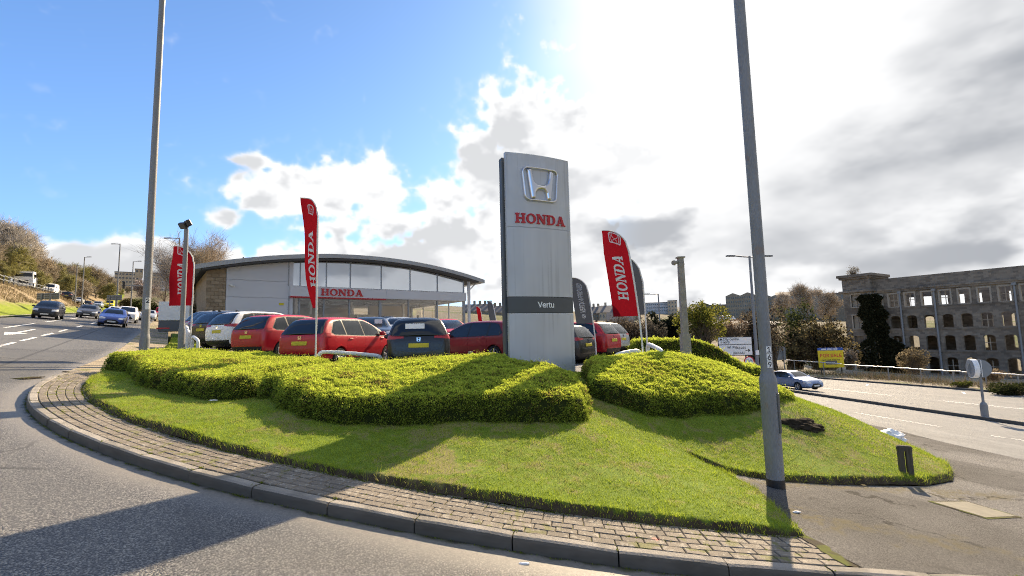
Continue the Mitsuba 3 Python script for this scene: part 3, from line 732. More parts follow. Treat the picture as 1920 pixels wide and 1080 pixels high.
def bush(label, base, rx, ry, H, seed, leafcol, n=6000, size=.16, stems=260, stemcol=(.12, .09, .06), name='bush', group=None, shape=1.0, hollow=.45):
    rg = np.random.default_rng(seed)
    k = thing(name, label, 'bush' if name == 'bush' else 'plant', group)
    base = np.asarray(base, float)
    # lobes make an uneven outline
    nl = 9
    lc = np.column_stack([rg.uniform(-.6, .6, nl) * rx, rg.uniform(-.6, .6, nl) * ry, rg.uniform(.25, .72, nl) * H])
    lr_ = np.column_stack([rg.uniform(.35, .6, nl) * rx, rg.uniform(.35, .6, nl) * ry, rg.uniform(.26, .42, nl) * H])
    i = rg.integers(0, nl, n)
    d = rg.normal(size=(n, 3)); d /= np.linalg.norm(d, axis=1, keepdims=True)
    r = (hollow + (1 - hollow) * rg.random((n, 1)) ** .6)
    pts = lc[i] + d * lr_[i] * r
    cl = meshkit.fbm(pts * (2.2 / max(size * 6, .4)) + seed, 3, seed)
    keep = (cl > .40) & (pts[:, 2] > .02)
    pts, d, cl = pts[keep], d[keep], cl[keep]
    col = np.asarray(leafcol, float)
    if col.ndim == 1: col = np.stack([col * .55, col * 1.25])
    t = np.clip((cl[:, None] - .4) * 2.2 + rg.normal(0, .2, (len(pts), 1)), 0, 1)
    cc = col[0] * (1 - t) + col[-1] * t
    m, c = leaf_cloud(pts + base, d, size, .55, rg, cc, .9)
    part(k, 'leaves', m, 'm_leaf', kind='stuff', color=c)
    a = np.column_stack([rg.uniform(-.25, .25, stems) * rx, rg.uniform(-.25, .25, stems) * ry, np.full(stems, -.2)])
    j = rg.integers(0, len(pts), stems)
    m, c = twig_mesh((a + base, pts[j] * 1.04 + base, np.full(stems, max(.012, size * .12))), np.tile(np.array([stemcol]), (stems, 1)) * (.6 + .8 * rg.random((stems, 1))))
    part(k, 'stems', m, 'm_twig', kind='stuff', color=c)
    return k
def weeds(name, label, pts, hgt, rad, seed, cols, kind='stuff'):
    rg = np.random.default_rng(seed)
    n = len(pts)
    d = rg.normal(0, .4, (n, 3)); d[:, 2] = 1; d /= np.linalg.norm(d, axis=1, keepdims=True)
    L = hgt * rg.uniform(.3, 1.2, (n, 1))
    c = np.asarray(cols)[rg.integers(0, len(cols), n)] * (.6 + .8 * rg.random((n, 1)))
    m, c = twig_mesh((pts, pts + d * L, np.full(n, rad)), c)
    k = thing(name, label, 'weeds', kind=kind)
    put(k, m, 'm_twig', color=c)
# ------------------------------------------------------------------ hedges: clipped golden shrubs on the mound
def pxpoly(L, fn=island_raw):
    return [tuple(ground_hit(x, y, fn)[:2]) if len(q) == 2 else tuple(at(x, y, q[2])[:2]) for q in L for x, y in [q[:2]]]
def leaf_cloud(pts, nrm, size, aspect, rg, colors, tilt=.75, up=0.0):
    """One folded-free diamond leaf (two triangles) at every point, turned round its normal at random."""
    n = len(pts)
    d = nrm + tilt * rg.normal(size=(n, 3)); d[:, 2] += up
    d /= np.linalg.norm(d, axis=1, keepdims=True)
    a = np.cross(d, rg.normal(size=(n, 3))); a /= np.linalg.norm(a, axis=1, keepdims=True) + 1e-9
    L = (size * (.6 + .8 * rg.random(n)))[:, None]
    W = L * aspect
    v = np.stack([pts - a * W * .5, pts + d * L * .5 - 0 * a, pts + a * W * .5, pts - d * L * .5], 1)
    v = v.reshape(-1, 3)
    k = np.arange(n) * 4
    f = np.vstack([np.stack([k, k + 1, k + 2], 1), np.stack([k, k + 2, k + 3], 1)])
    return tm(v, f), np.repeat(colors, 4, 0)
def hedge(poly, H, label, seed, dens=5200, rnd=.24, size=.027, ztop=None, group=None):
    poly = poly if poly.is_valid else poly.buffer(0)
    rg = np.random.default_rng(seed)
    # wobble of the clipped outline
    ring = np.array(poly.exterior.segmentize(.08).coords)[:-1]
    c = np.array(poly.centroid.coords[0])
    poly = poly.buffer(.22).buffer(-.44).buffer(.22)
    if poly.geom_type != 'Polygon': poly = max(poly.geoms, key=lambda g: g.area)
    ring = np.array(poly.exterior.segmentize(.08).coords)[:-1]
    nv = meshkit.fbm(np.column_stack([ring * 1.6, 0 * ring[:, 0] + seed]), 3, seed) - .5
    dirn = (ring - c) / np.linalg.norm(ring - c, axis=1, keepdims=True)
    poly = Polygon(ring + dirn * (nv * .30)[:, None]).buffer(0)
    if poly.geom_type != 'Polygon': poly = max(poly.geoms, key=lambda g: g.area)
    extra = []
    for d in (.012, .04, .09, .16, .24, .34):
        b = poly.buffer(-d)
        for g in getattr(b, 'geoms', [b]):
            if not g.is_empty: extra.append(np.array(g.exterior.segmentize(.06).coords)[:-1])
    extra = np.vstack(extra)
    def z(x, y):
        x, y = np.asarray(x, float), np.asarray(y, float)
        d = shapely.distance(poly.exterior, shapely.points(x, y))
        p = np.stack([x, y, 0 * x], -1)
        t = 1 - np.minimum(d / rnd, 1)
        prof = np.sqrt(np.maximum(1 - t ** 2.2, 0))
        lump = .13 * (meshkit.fbm(p * 1.0, 3, seed) - .5) + .05 * (meshkit.fbm(p * 5.5, 3, seed + 3) - .5)
        h = H(x, y) if callable(H) else H
        return island_raw(x, y) - .03 + (h + lump) * prof
    m = sheet(poly, z, .07, edge=.06, extra=extra)
    nrm_v = m.vertex_normals
    area = m.area
    n = int(area * dens)
    pts, fi = trimesh.sample.sample_surface(m, n, seed=seed)
    pts = np.asarray(pts); nr = m.face_normals[fi]
    # tufts: points pushed in and out in clumps so that gaps stay dark
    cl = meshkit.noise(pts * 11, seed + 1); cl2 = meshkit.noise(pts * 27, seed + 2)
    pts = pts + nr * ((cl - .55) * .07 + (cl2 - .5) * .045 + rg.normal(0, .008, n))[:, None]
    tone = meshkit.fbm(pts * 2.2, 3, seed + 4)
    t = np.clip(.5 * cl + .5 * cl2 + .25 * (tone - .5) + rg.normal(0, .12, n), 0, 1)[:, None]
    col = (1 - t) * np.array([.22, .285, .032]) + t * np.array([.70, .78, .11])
    side = 1 - np.clip((nr[:, 2] - .25) / .5, 0, 1)          # darker leaf colour on the clipped sides
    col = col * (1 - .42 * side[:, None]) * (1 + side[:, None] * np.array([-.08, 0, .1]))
    dead = meshkit.fbm(pts * 1.7, 3, seed + 9) + .25 * (rg.random(n) - .5) > .68
    old = (rg.random(n) < .04) | (dead & (rg.random(n) < .55))
    col[old] = np.array([.24, .17, .07]) * (.5 + rg.random((old.sum(), 1)))
    shoot = rg.random(n) < .012
    pts[shoot] += nr[shoot] * rg.uniform(.02, .075, (shoot.sum(), 1)) + [0, 0, .015]
    gap = (side > .5) & (meshkit.noise(pts * 9, seed + 12) + .3 * (rg.random(n) - .5) < .33)
    pts, nr, col, n = pts[~gap], nr[~gap], col[~gap], int((~gap).sum())
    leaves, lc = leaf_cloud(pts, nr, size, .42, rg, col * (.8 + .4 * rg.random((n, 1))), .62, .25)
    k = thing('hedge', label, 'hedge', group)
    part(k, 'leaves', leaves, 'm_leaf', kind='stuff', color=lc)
    tw = rg.choice(len(pts), 900, replace=False); tw = tw[nr[tw, 2] < .55]
    td = nr[tw] * .8 + rg.normal(0, .5, (len(tw), 3)) + [0, 0, .4]
    tw_m, tw_c = twig_mesh((pts[tw] - nr[tw] * .09, pts[tw] + td * .035, np.full(len(tw), .0035)), np.tile([[.13, .09, .055]], (len(tw), 1)))
    part(k, 'twigs', tw_m, 'm_twig', kind='stuff', color=tw_c)
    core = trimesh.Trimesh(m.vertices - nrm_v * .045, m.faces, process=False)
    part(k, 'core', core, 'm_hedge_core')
    return poly
HA = Polygon(pxpoly([(232, 700), (258, 722, ), (300, 737), (380, 750), (450, 752), (492, 742)]) + [(-4.95, 9.9), (-4.75, 10.9), (-4.3, 11.8), (-5.2, 13.2), (-7.5, 14.3), (-9.6, 15.0), (-10.6, 14.2), (-10.4, 12.4)])
HB = Polygon(pxpoly([(513, 752), (520, 768), (560, 783), (600, 793), (680, 799), (760, 800), (900, 797), (1000, 797), (1070, 797)]) + [(1.22, 8.1), (1.40, 8.8), (1.30, 9.6), (.75, 10.15), (.1, 10.2), (-.4, 11.2), (-.2, 12.2), (-2.8, 12.3), (-4.6, 13.0), (-4.9, 13.2), (-4.35, 11.9), (-4.5, 10.8), (-4.6, 9.8), (-4.72, 9.0)])
HC = Polygon(pxpoly([(1100, 741), (1140, 758), (1210, 781), (1290, 787), (1360, 782), (1420, 773), (1487, 755)]) + [(6.35, 11.1), (5.9, 12.1), (4.3, 12.35), (3.0, 12.5), (1.9, 12.0), (1.45, 11.0)])
HD = Polygon([(4.2, 16.9), (5.6, 16.2), (7.0, 15.6), (8.4, 16.2), (8.7, 17.6), (7.4, 18.6), (5.6, 19.2), (4.2, 18.4)])
HE = Polygon([(3.6, 22.5), (6.0, 21.8), (7.6, 22.8), (7.4, 24.5), (5.2, 25.4), (3.6, 24.4)])
HEDGES = [
    hedge(HA, .46, 'low golden clipped hedge at the left end of the grass mound, beside the lamp column', 31, 7000),
    hedge(HB, .46, 'long low golden clipped hedge in front of the tall sign, crossed by its shadow', 32, 8500),
    hedge(HC, lambda x, y: .42 - .2 * ramp(4.0, 6.2, x), 'domed golden clipped hedge to the right of the tall sign', 33, 8500),
    hedge(HD, lambda x, y: at(1310, 634, 17.0)[2] - island_raw(x, y) - .95 * ramp(5.9, 7.9, x), 'golden hedge behind the concrete camera post', 34, 1600, size=.06),
    hedge(HE, .8, 'small golden hedge farthest back, at the far end of the car park', 35, 900, size=.08)]
# ------------------------------------------------------------------ grass blades on the lawn
def grass():
    rg = np.random.default_rng(5)
    area = LAWN_AREA.difference(shapely.union_all([p.buffer(-.12) for p in HEDGES]))
    vs, cs = [], []
    def scatter(reg, dens, hgt, wid):
        x0, y0, x1, y1 = reg.bounds
        n = int((x1 - x0) * (y1 - y0) * dens)
        xy = np.stack([rg.uniform(x0, x1, n), rg.uniform(y0, y1, n)], 1)
        xy = xy[shapely.contains_xy(reg, xy[:, 0], xy[:, 1])]
        n = len(xy)
        d = shapely.distance(ISLAND.exterior, shapely.points(xy[:, 0], xy[:, 1]))
        z = lawnz(xy[:, 0], xy[:, 1])
        p3 = np.column_stack([xy, z])
        clump = meshkit.fbm(p3 * 3.2, 3, 41); fine = meshkit.noise(p3 * 14, 42); big = meshkit.fbm(p3 * .8, 3, 43)
        keep = rg.random(n) < np.clip(1.25 - 1.3 * np.clip((big * .55 + clump * .5 - .50) * 4, 0, .75), .25, 1)
        xy, z, p3, clump, fine, big, d = xy[keep], z[keep], p3[keep], clump[keep], fine[keep], big[keep], d[keep]
        n = len(xy)
        h = hgt * (.55 + .6 * rg.random(n)) * (.55 + .9 * clump) * (.8 + .4 * fine) * (1 + (d < .11) * np.clip(3.2 * (clump - .35), 0, 1.5))
        a = rg.uniform(0, 2 * np.pi, n)
        lean = .35 + .75 * rg.random(n)
        dx = np.stack([np.cos(a), np.sin(a)], 1)
        # blades hang over the cut edge
        base = p3 - [0, 0, .004]
        tip = base + np.column_stack([dx * (h * lean)[:, None], h * np.sqrt(np.maximum(1 - .45 * lean ** 2, .2))])
        side = np.column_stack([-dx[:, 1], dx[:, 0], 0 * h]) * (wid * (.7 + .6 * rg.random(n)))[:, None]
        v = np.stack([base - side, base + side, tip], 1)
        t = np.clip(.6 * clump + .4 * rg.random(n), 0, 1)[:, None]
        col = (1 - t) * np.array([.19, .265, .024]) + t * np.array([.47, .56, .065])
        dry = np.clip((big * .6 + fine * .5 - .58) * 5, 0, .75)[:, None] * (.3 + .7 * rg.random((n, 1)))
        col = col * (1 - dry) + dry * np.array([.40, .33, .16])
        vs.append(v); cs.append(np.repeat(col, 3, 0))
    scatter(area.intersection(sbox(-7.5, 4, 9.5, 9.2)), 4200, .042, .0030)
    scatter(area.intersection(sbox(-11, 9.2, 11, 14)).union(area.intersection(sbox(-12, 4, -7.5, 9.2))), 2200, .05, .0042)
    scatter(area.intersection(sbox(-21, 14, 11, 34)), 260, .085, .011)
    v = np.concatenate(vs).reshape(-1, 3)
    f = np.arange(len(v)).reshape(-1, 3)
    return tm(v, f), np.concatenate(cs)
_m, _c = grass()
_k = thing('grass', 'short green mown grass with dry patches covering the mound', 'grass', kind='stuff')
put(_k, _m, 'm_grass', color=_c)
print('grass tris', len(_m.faces))
# ------------------------------------------------------------------ more materials
def t_galv(p, n, uv):
    a = fbm(p.x * 7, p.y * 7, p.z * 1.6, 4)
    b = noise(p.x * 60, p.y * 60, p.z * 25)
    c = mix((.15, .157, .166), (.235, .243, .252), a) * (.9 + .2 * b)
    rust = smoothstep(.68, .78, fbm(p.x * 9 + 3, p.y * 9, p.z * 5, 4))
    return mix(c, (.20, .12, .07), rust * .35)
scene['m_galv'] = pr(proc(t_galv), .5, .5)
scene['m_black'] = pr((.02, .021, .023), .45, .5)
scene['m_dark_steel'] = pr((.075, .082, .09), .5, .5)
scene['m_white_paint'] = pr(proc(lambda p, n, uv: mix((.60, .60, .58), (.76, .76, .75), fbm(p.x * 4, p.y * 4, p.z * 9, 4))), .45, .5)
scene['m_white'] = pr((.78, .78, .77), .5, .4)
def t_silver(p, n, uv):
    st = fbm(p.x * 6, p.y * 6, p.z * .5, 4)
    lo = fbm(p.x * 1.2, p.y * 1.2, p.z * 1.2, 3)
    gr = fbm(p.x * 14, p.y * 14, p.z * .35, 4)
    return mix((.44, .455, .48), (.52, .535, .56), st) * (.88 + .2 * lo) * (1 - .16 * smoothstep(.55, .75, gr))
scene['m_silver_panel'] = pr(proc(t_silver), .42, .5, .25)
scene['m_band'] = pr((.065, .072, .078), .4, .5)
scene['m_chrome'] = pr((.66, .665, .69), .07, .5, 1.0)
scene['m_red_letter'] = pr((.42, .018, .025), .35, .5)
scene['m_pale_letter'] = pr((.70, .72, .74), .5, .4)
scene['m_concrete'] = pr(proc(lambda p, n, uv: mix((.19, .175, .15), (.33, .31, .27), fbm(p.x * 8, p.y * 8, p.z * 5, 4))), .9, .3)
scene['m_wood'] = pr(proc(lambda p, n, uv: mix((.05, .045, .035), (.12, .105, .08), fbm(p.x * 40, p.y * 40, p.z * 4, 4))), .9, .2)
scene['m_flag_red'] = {'type': 'principledthin', 'base_color': {'type': 'rgb', 'value': [.20, .007, .014]}, 'roughness': .7, 'diff_trans': .5, 'spec_trans': 0.0}
scene['m_flag_dark'] = {'type': 'principledthin', 'base_color': {'type': 'rgb', 'value': [.055, .065, .085]}, 'roughness': .7, 'diff_trans': .4, 'spec_trans': 0.0}
scene['m_flag_print'] = two(pr((.62, .63, .64), .7, .3))
scene['m_flag_print_grey'] = two(pr((.40, .42, .45), .7, .3))
# ------------------------------------------------------------------ lettering with slab serifs, and the emblem
def R(x0, y0, x1, y1): return sbox(x0, y0, x1, y1)
def ell(cx, cy, rx, ry): return affinity.scale(Point(cx, cy).buffer(1, 24), rx, ry)
U = shapely.union_all
SLAB = {
    'H': (U([R(.12, 0, .40, 1), R(.85, 0, 1.13, 1), R(0, 0, .52, .14), R(0, .86, .52, 1), R(.73, 0, 1.25, .14), R(.73, .86, 1.25, 1), R(.3, .42, .95, .57)]), 1.25),
    'O': (ell(.62, .5, .62, .52).difference(ell(.62, .5, .33, .37)), 1.24),
    'N': (U([R(.12, 0, .27, 1), R(.99, 0, 1.14, 1), Polygon([(.04, 1), (.42, 1), (1.14, .12), (1.14, 0), (.90, 0), (.12, .9)]), R(0, 0, .42, .13), R(0, .87, .35, 1), R(.80, .87, 1.30, 1)]), 1.30),
    'D': (U([R(.12, 0, .6, 1), ell(.6, .5, .58, .5), R(0, 0, .4, .13), R(0, .87, .4, 1)]).difference(U([R(.40, .14, .6, .86), ell(.6, .5, .28, .36).intersection(R(.4, 0, 2, 1))])), 1.20),
    'A': (U([Polygon([(.14, 0), (.30, 0), (.70, 1), (.54, 1)]), Polygon([(.48, 1), (.82, 1), (1.26, 0), (.92, 0)]), R(.3, .26, 1.0, .38), R(0, 0, .48, .12), R(.76, 0, 1.38, .12)]), 1.38),
}
def slab_word(word, gap=.10):
    x, out = 0, []
    for ch in word:
        g, w = SLAB[ch]; out.append(affinity.translate(g, x, 0)); x += w + gap
    return out, x - gap
def emblem_polys():
    """(ring, letter) of the carmaker's badge, about 1 wide and .84 high, centred."""
    o = Polygon([(-.34, .27), (.34, .27), (.29, -.26), (-.29, -.26)]).buffer(.155, 12)
    ring = o.difference(o.buffer(-.066))
    half = [(-.365, .345), (-.235, .365), (-.205, .18), (-.165, .06), (-.09, .005), (0, -.005), (0, -.115), (-.075, -.13), (-.125, -.19), (-.15, -.355), (-.27, -.355)]
    h = U([Polygon(half).buffer(.004), Polygon([(-x, y) for x, y in half]).buffer(.004)])
    return ring, h
def bevel_extrude(poly, d, r=.02, steps=3):
    ms = []
    for k in range(steps + 1):
        a = k / steps * math.pi / 2
        g = poly.buffer(-r * (1 - math.cos(a)))
        if g.is_empty: break
        z0 = 0 if k == 0 else d - r + r * math.sin((k - 1) / steps * math.pi / 2)
        z1 = d - r + r * math.sin(a)
        ms.append(moved(extrude(g, max(z1 - z0, 1e-4) + (0 if k == 0 else .0)), (0, 0, z0)))
    return cat(ms)
def domed(poly, h, r):
    """A polygon raised like a cushion: rounded over the width r at its edge."""
    ex = [np.array(LineString(q.coords).segmentize(.012).coords)[:-1] for d in (.004, .011, .02) for b in [poly.buffer(-d)] for g in getattr(b, 'geoms', [b]) if not g.is_empty for q in [g.exterior, *g.interiors]]
    def z(x, y):
        t = 1 - np.minimum(shapely.distance(poly.boundary, shapely.points(x, y)) / r, 1)
        return h * np.sqrt(np.maximum(1 - t * t, 0))
    return sheet(poly, z, .014, edge=.012, extra=np.vstack(ex))
def fine(m, step):
    v, f = trimesh.remesh.subdivide_to_size(m.vertices, m.faces, step, max_iter=8)
    return trimesh.Trimesh(v, f, process=False)
# ------------------------------------------------------------------ the tall sign
SW, SAG, SROT = 1.69, .08, math.radians(25)
_sl = at(957, 690, 10.9)
S_E = np.array([math.cos(SROT), math.sin(SROT)])
SIGN_P = _sl[:2] + S_E * SW / 2
def sz(y): return float(at(957, y, 10.9)[2])
def curve_y(x): return -SAG * (1 - (2 * x / SW) ** 2)
def sign_place(m):
    """Sign coordinates: x along the face, y into the sign, z up -> world."""
    return moved(m, (SIGN_P[0], SIGN_P[1], 0), SROT)
def sign_panel(z0, z1, inset=0.0):
    xs = np.linspace(-SW / 2, SW / 2, 25)
    b = .004
    poly = Polygon(list(zip(xs, curve_y(xs) + inset)) + [(SW / 2, .10), (-SW / 2, .10)])
    m = trimesh.creation.extrude_polygon(poly, z1 - z0 - 2 * b, engine='earcut')
    return sign_place(moved(m, (0, 0, z0 + b)))
def on_face(m, x0, zc):
    """A mesh drawn flat in xy (thickness +z), laid on the curved face with its origin at x0, height zc."""
    v = np.array(m.vertices); x = v[:, 0] + x0
    return sign_place(trimesh.Trimesh(np.stack([x, curve_y(x) - v[:, 2] - .001, v[:, 1] + zc], 1), m.faces, process=False))
K_SIGN = thing('sign_pylon', 'tall curved silver sign standing in the hedge, with chrome emblem and red lettering', 'sign')
Z_TOP, Z_SEAM, Z_B1, Z_B0 = sz(284), sz(424), sz(556), sz(587)
Z_BASE = float(island_raw(*SIGN_P)) - .2
part(K_SIGN, 'top_panel', sign_panel(Z_SEAM, Z_TOP), 'm_silver_panel', 20)
part(K_SIGN, 'middle_panel', sign_panel(Z_B1, Z_SEAM), 'm_silver_panel', 20)
part(K_SIGN, 'name_band', sign_panel(Z_B0, Z_B1, .004), 'm_band', 20, label='dark grey band with a white name')
part(K_SIGN, 'lower_panel', sign_panel(Z_BASE, Z_B0), 'm_silver_panel', 20)
part(K_SIGN, 'rear_panel', sign_place(box((-.06, .20, (Z_TOP - .1 + Z_BASE) / 2), (SW - .02, .16, Z_TOP - .1 - Z_BASE), 0, .01)), 'm_dark_steel', label='dark grey rear casing')
part(K_SIGN, 'frame', sign_place(box((0, .13, (Z_TOP - .15 + Z_BASE) / 2), (SW - .2, .1, Z_TOP - .15 - Z_BASE))), 'm_black')
ring, hh = emblem_polys()
EW = 1.0
ez = sz(342)
for nm, g, d in (('emblem_ring', ring, .075), ('emblem_letter', hh, .09)):
    g = affinity.scale(g, EW, EW, origin=(0, 0))
    part(K_SIGN, nm, on_face(domed(g, d, .034 if nm == 'emblem_ring' else .062), 0.0, ez), 'm_chrome', True)
polys, wd = slab_word('HONDA')
hs = .232
sx_ = 1.33 / (wd * hs)
zh = sz(416)
for g in polys:
    g = affinity.scale(g, hs * sx_, hs, origin=(0, 0))
    part(K_SIGN, 'letter', on_face(fine(extrude(g, .03), .1), -.655, zh - .01), 'm_red_letter')
_v = meshkit.text_mesh('Vertu', .125, .006, True)
part(K_SIGN, 'name', on_face(fine(_v, .15), -(_v.bounds[1, 0]) / 2 + .06, (Z_B0 + Z_B1) / 2 - .06), 'm_white')
# ------------------------------------------------------------------ lamp columns and posts
def column(name, label, cat_, p, z0, r_base, h_base, r_sh, r_top, h, group=None):
    k = thing(name, label, cat_, group)
    prof = [(r_base, -.3), (r_base, h_base - .12), (r_base * 1.02, h_base - .11), (r_base * .99, h_base - .05), (r_sh * 1.06, h_base + .03), (r_sh, h_base + .08), (r_top, h)]
    part(k, 'shaft', lathe(prof, 28, (p[0], p[1], z0)), 'm_galv', 40)
    return k
PZ = ground_hit(1455, 913, lambda x, y: T0(x, y) + .126)
K169 = column('lamp_post', 'grey lamp column numbered 169 standing in the tarmac gap at the right', 'lamp post', PZ, PZ[2], .117, 1.55, .083, .076, 9.5)
part(K169, 'base_band', lathe([(.118, -.02), (.121, .0), (.121, .10), (.118, .115)], 28, tuple(PZ)), 'm_black', 30, label='dark painted band at the foot')
_to = np.array([-PZ[0], -PZ[1]]); _to /= np.linalg.norm(_to)
def on_pole(m, p, z, r, a):
    """A flat mesh in xy (thickness +z) bent on to a pole; a = angle to the right of the side facing the camera."""
    v = np.array(m.vertices)
    base = math.atan2(-p[1], -p[0]) + a
    th = base + v[:, 0] / r
    rr_ = r + v[:, 2]
    return trimesh.Trimesh(np.stack([p[0] + rr_ * np.cos(th), p[1] + rr_ * np.sin(th), z + v[:, 1]], 1), m.faces, process=False)
for ch, y in (('1', 656), ('6', 670), ('9', 684)):
    zc = at(1445, y, 6.95)[2]
    part(K169, 'number_plate', on_pole(fine(moved(extrude(R(-.036, -.048, .036, .048), .002)), .02), PZ, zc, .0835, .52), 'm_white')
    t = meshkit.text_mesh(ch, .074, .001, True); w = t.bounds[:, 0].mean()
    part(K169, 'number', on_pole(fine(moved(t, (-w, -.037, .0022)), .02), PZ, zc, .0835, .52), 'm_black')
part(K169, 'door', on_pole(fine(extrude(R(-.05, 0, .05, .55), .012), .03), PZ, PZ[2] + .75, .117, 1.35), 'm_dark_steel')
_lp = PZ + [0, 0, 9.5]
part(K169, 'arm', tube(np.array([_lp, _lp + [-.02, .0, .25], _lp + [-.5, -.3, .42], _lp + [-1.2, -.72, .45]]), .04, 10), 'm_galv', 40)
part(K169, 'lantern', moved(box((0, 0, 0), (.75, .26, .12), 0, .04), _lp + [-1.5, -.9, .46], math.atan2(.3, .5)), 'm_dark_steel')
P2 = at(270, 662, 15.0); P2[2] = float(island_raw(P2[0], P2[1]))
K2P = column('lamp_post', 'tall grey lamp column beside the road at the left end of the golden hedge', 'lamp post', P2, P2[2], .135, .66, .112, .085, 12)
_lab = at(272, 569, 14.9)
part(K2P, 'label_plate', on_pole(fine(extrude(R(-.06, -.18, .06, .18), .003), .03), P2, _lab[2], .111, .25), 'm_white_paint')
_t = meshkit.text_mesh('2', .13, .002, True)
part(K2P, 'number', on_pole(fine(moved(_t, (-_t.bounds[:, 0].mean(), .02, .0035)), .03), P2, _lab[2], .111, .25), 'm_black')
part(K2P, 'arm', tube(np.array([P2 + [0, 0, 12], P2 + [-.3, .1, 12.3], P2 + [-1.6, .5, 12.4]]), .045, 10), 'm_galv', 40)
FP = at(340, 648, 16.5); FP[2] = float(island_raw(FP[0], FP[1]))
fz = at(344, 430, 16.5)[2]
KF = thing('floodlight_post', 'thin grey post with a black floodlight on top, in front of the red flag', 'floodlight')
part(KF, 'shaft', lathe([(.105, -.2), (.105, at(340, 618, 16.5)[2] - FP[2]), (.085, at(340, 614, 16.5)[2] - FP[2]), (.075, at(340, 600, 16.5)[2] - FP[2]), (.07, fz - FP[2])], 20, tuple(FP)), 'm_galv', 40)
for dx, dz, rz, ti in ((.08, .20, -.7, .5), (-.08, .12, -.25, .7)):
    c = np.array([FP[0] + dx, FP[1] - .05, fz + dz])
    M = rotz(rz) @ trimesh.transformations.rotation_matrix(ti, [1, 0, 0])[:3, :3]
    part(KF, 'lamp', moved(box((0, 0, 0), (.29, .13, .22), 0, .025), c, M=M), 'm_black')
    part(KF, 'lens', moved(box((0, -.067, 0), (.24, .012, .17), 0, .003), c, M=M), 'm_dark_steel')
part(KF, 'bracket', cyl((FP[0], FP[1], fz - .05), (FP[0], FP[1], fz + .28), .04, n=12), 'm_black')
CP = at(1286, 659, 15.2); CP[2] = float(island_raw(CP[0], CP[1]))
ct = at(1274, 484, 15.2)
KC = thing('camera_post', 'square concrete-coloured post with a small camera on top, standing in the right hedge', 'post')
def sq(h0, h1, w0, w1): 
    a = [(-w0, -w0), (w0, -w0), (w0, w0), (-w0, w0)]; b = [(-w1, -w1), (w1, -w1), (w1, w1), (-w1, w1)]
    return trimesh.convex.convex_hull(np.array([(CP[0] + x, CP[1] + y, h0) for x, y in a] + [(CP[0] + x, CP[1] + y, h1) for x, y in b]))
zs = at(1283, 626, 15.2)[2]
part(KC, 'base', sq(CP[2] - .3, zs, .135, .128), 'm_concrete')
part(KC, 'shaft', sq(zs, ct[2], .095, .08), 'm_concrete')
part(KC, 'cap', box((CP[0], CP[1], ct[2] + .02), (.24, .24, .045), 0, .008), 'm_concrete')
part(KC, 'camera', cat([cyl((CP[0] - .05, CP[1], ct[2] - .12), (CP[0] - .22, CP[1] - .05, ct[2] - .15), .04, .06, 14), cyl((CP[0] - .22, CP[1] - .05, ct[2] - .15), (CP[0] - .27, CP[1] - .07, ct[2] - .16), .085, .07, 14)]), 'm_concrete')
part(KC, 'bracket', box((CP[0] + .085, CP[1] - .02, ct[2] - .2), (.05, .05, .05), 0, .008), 'm_dark_steel')
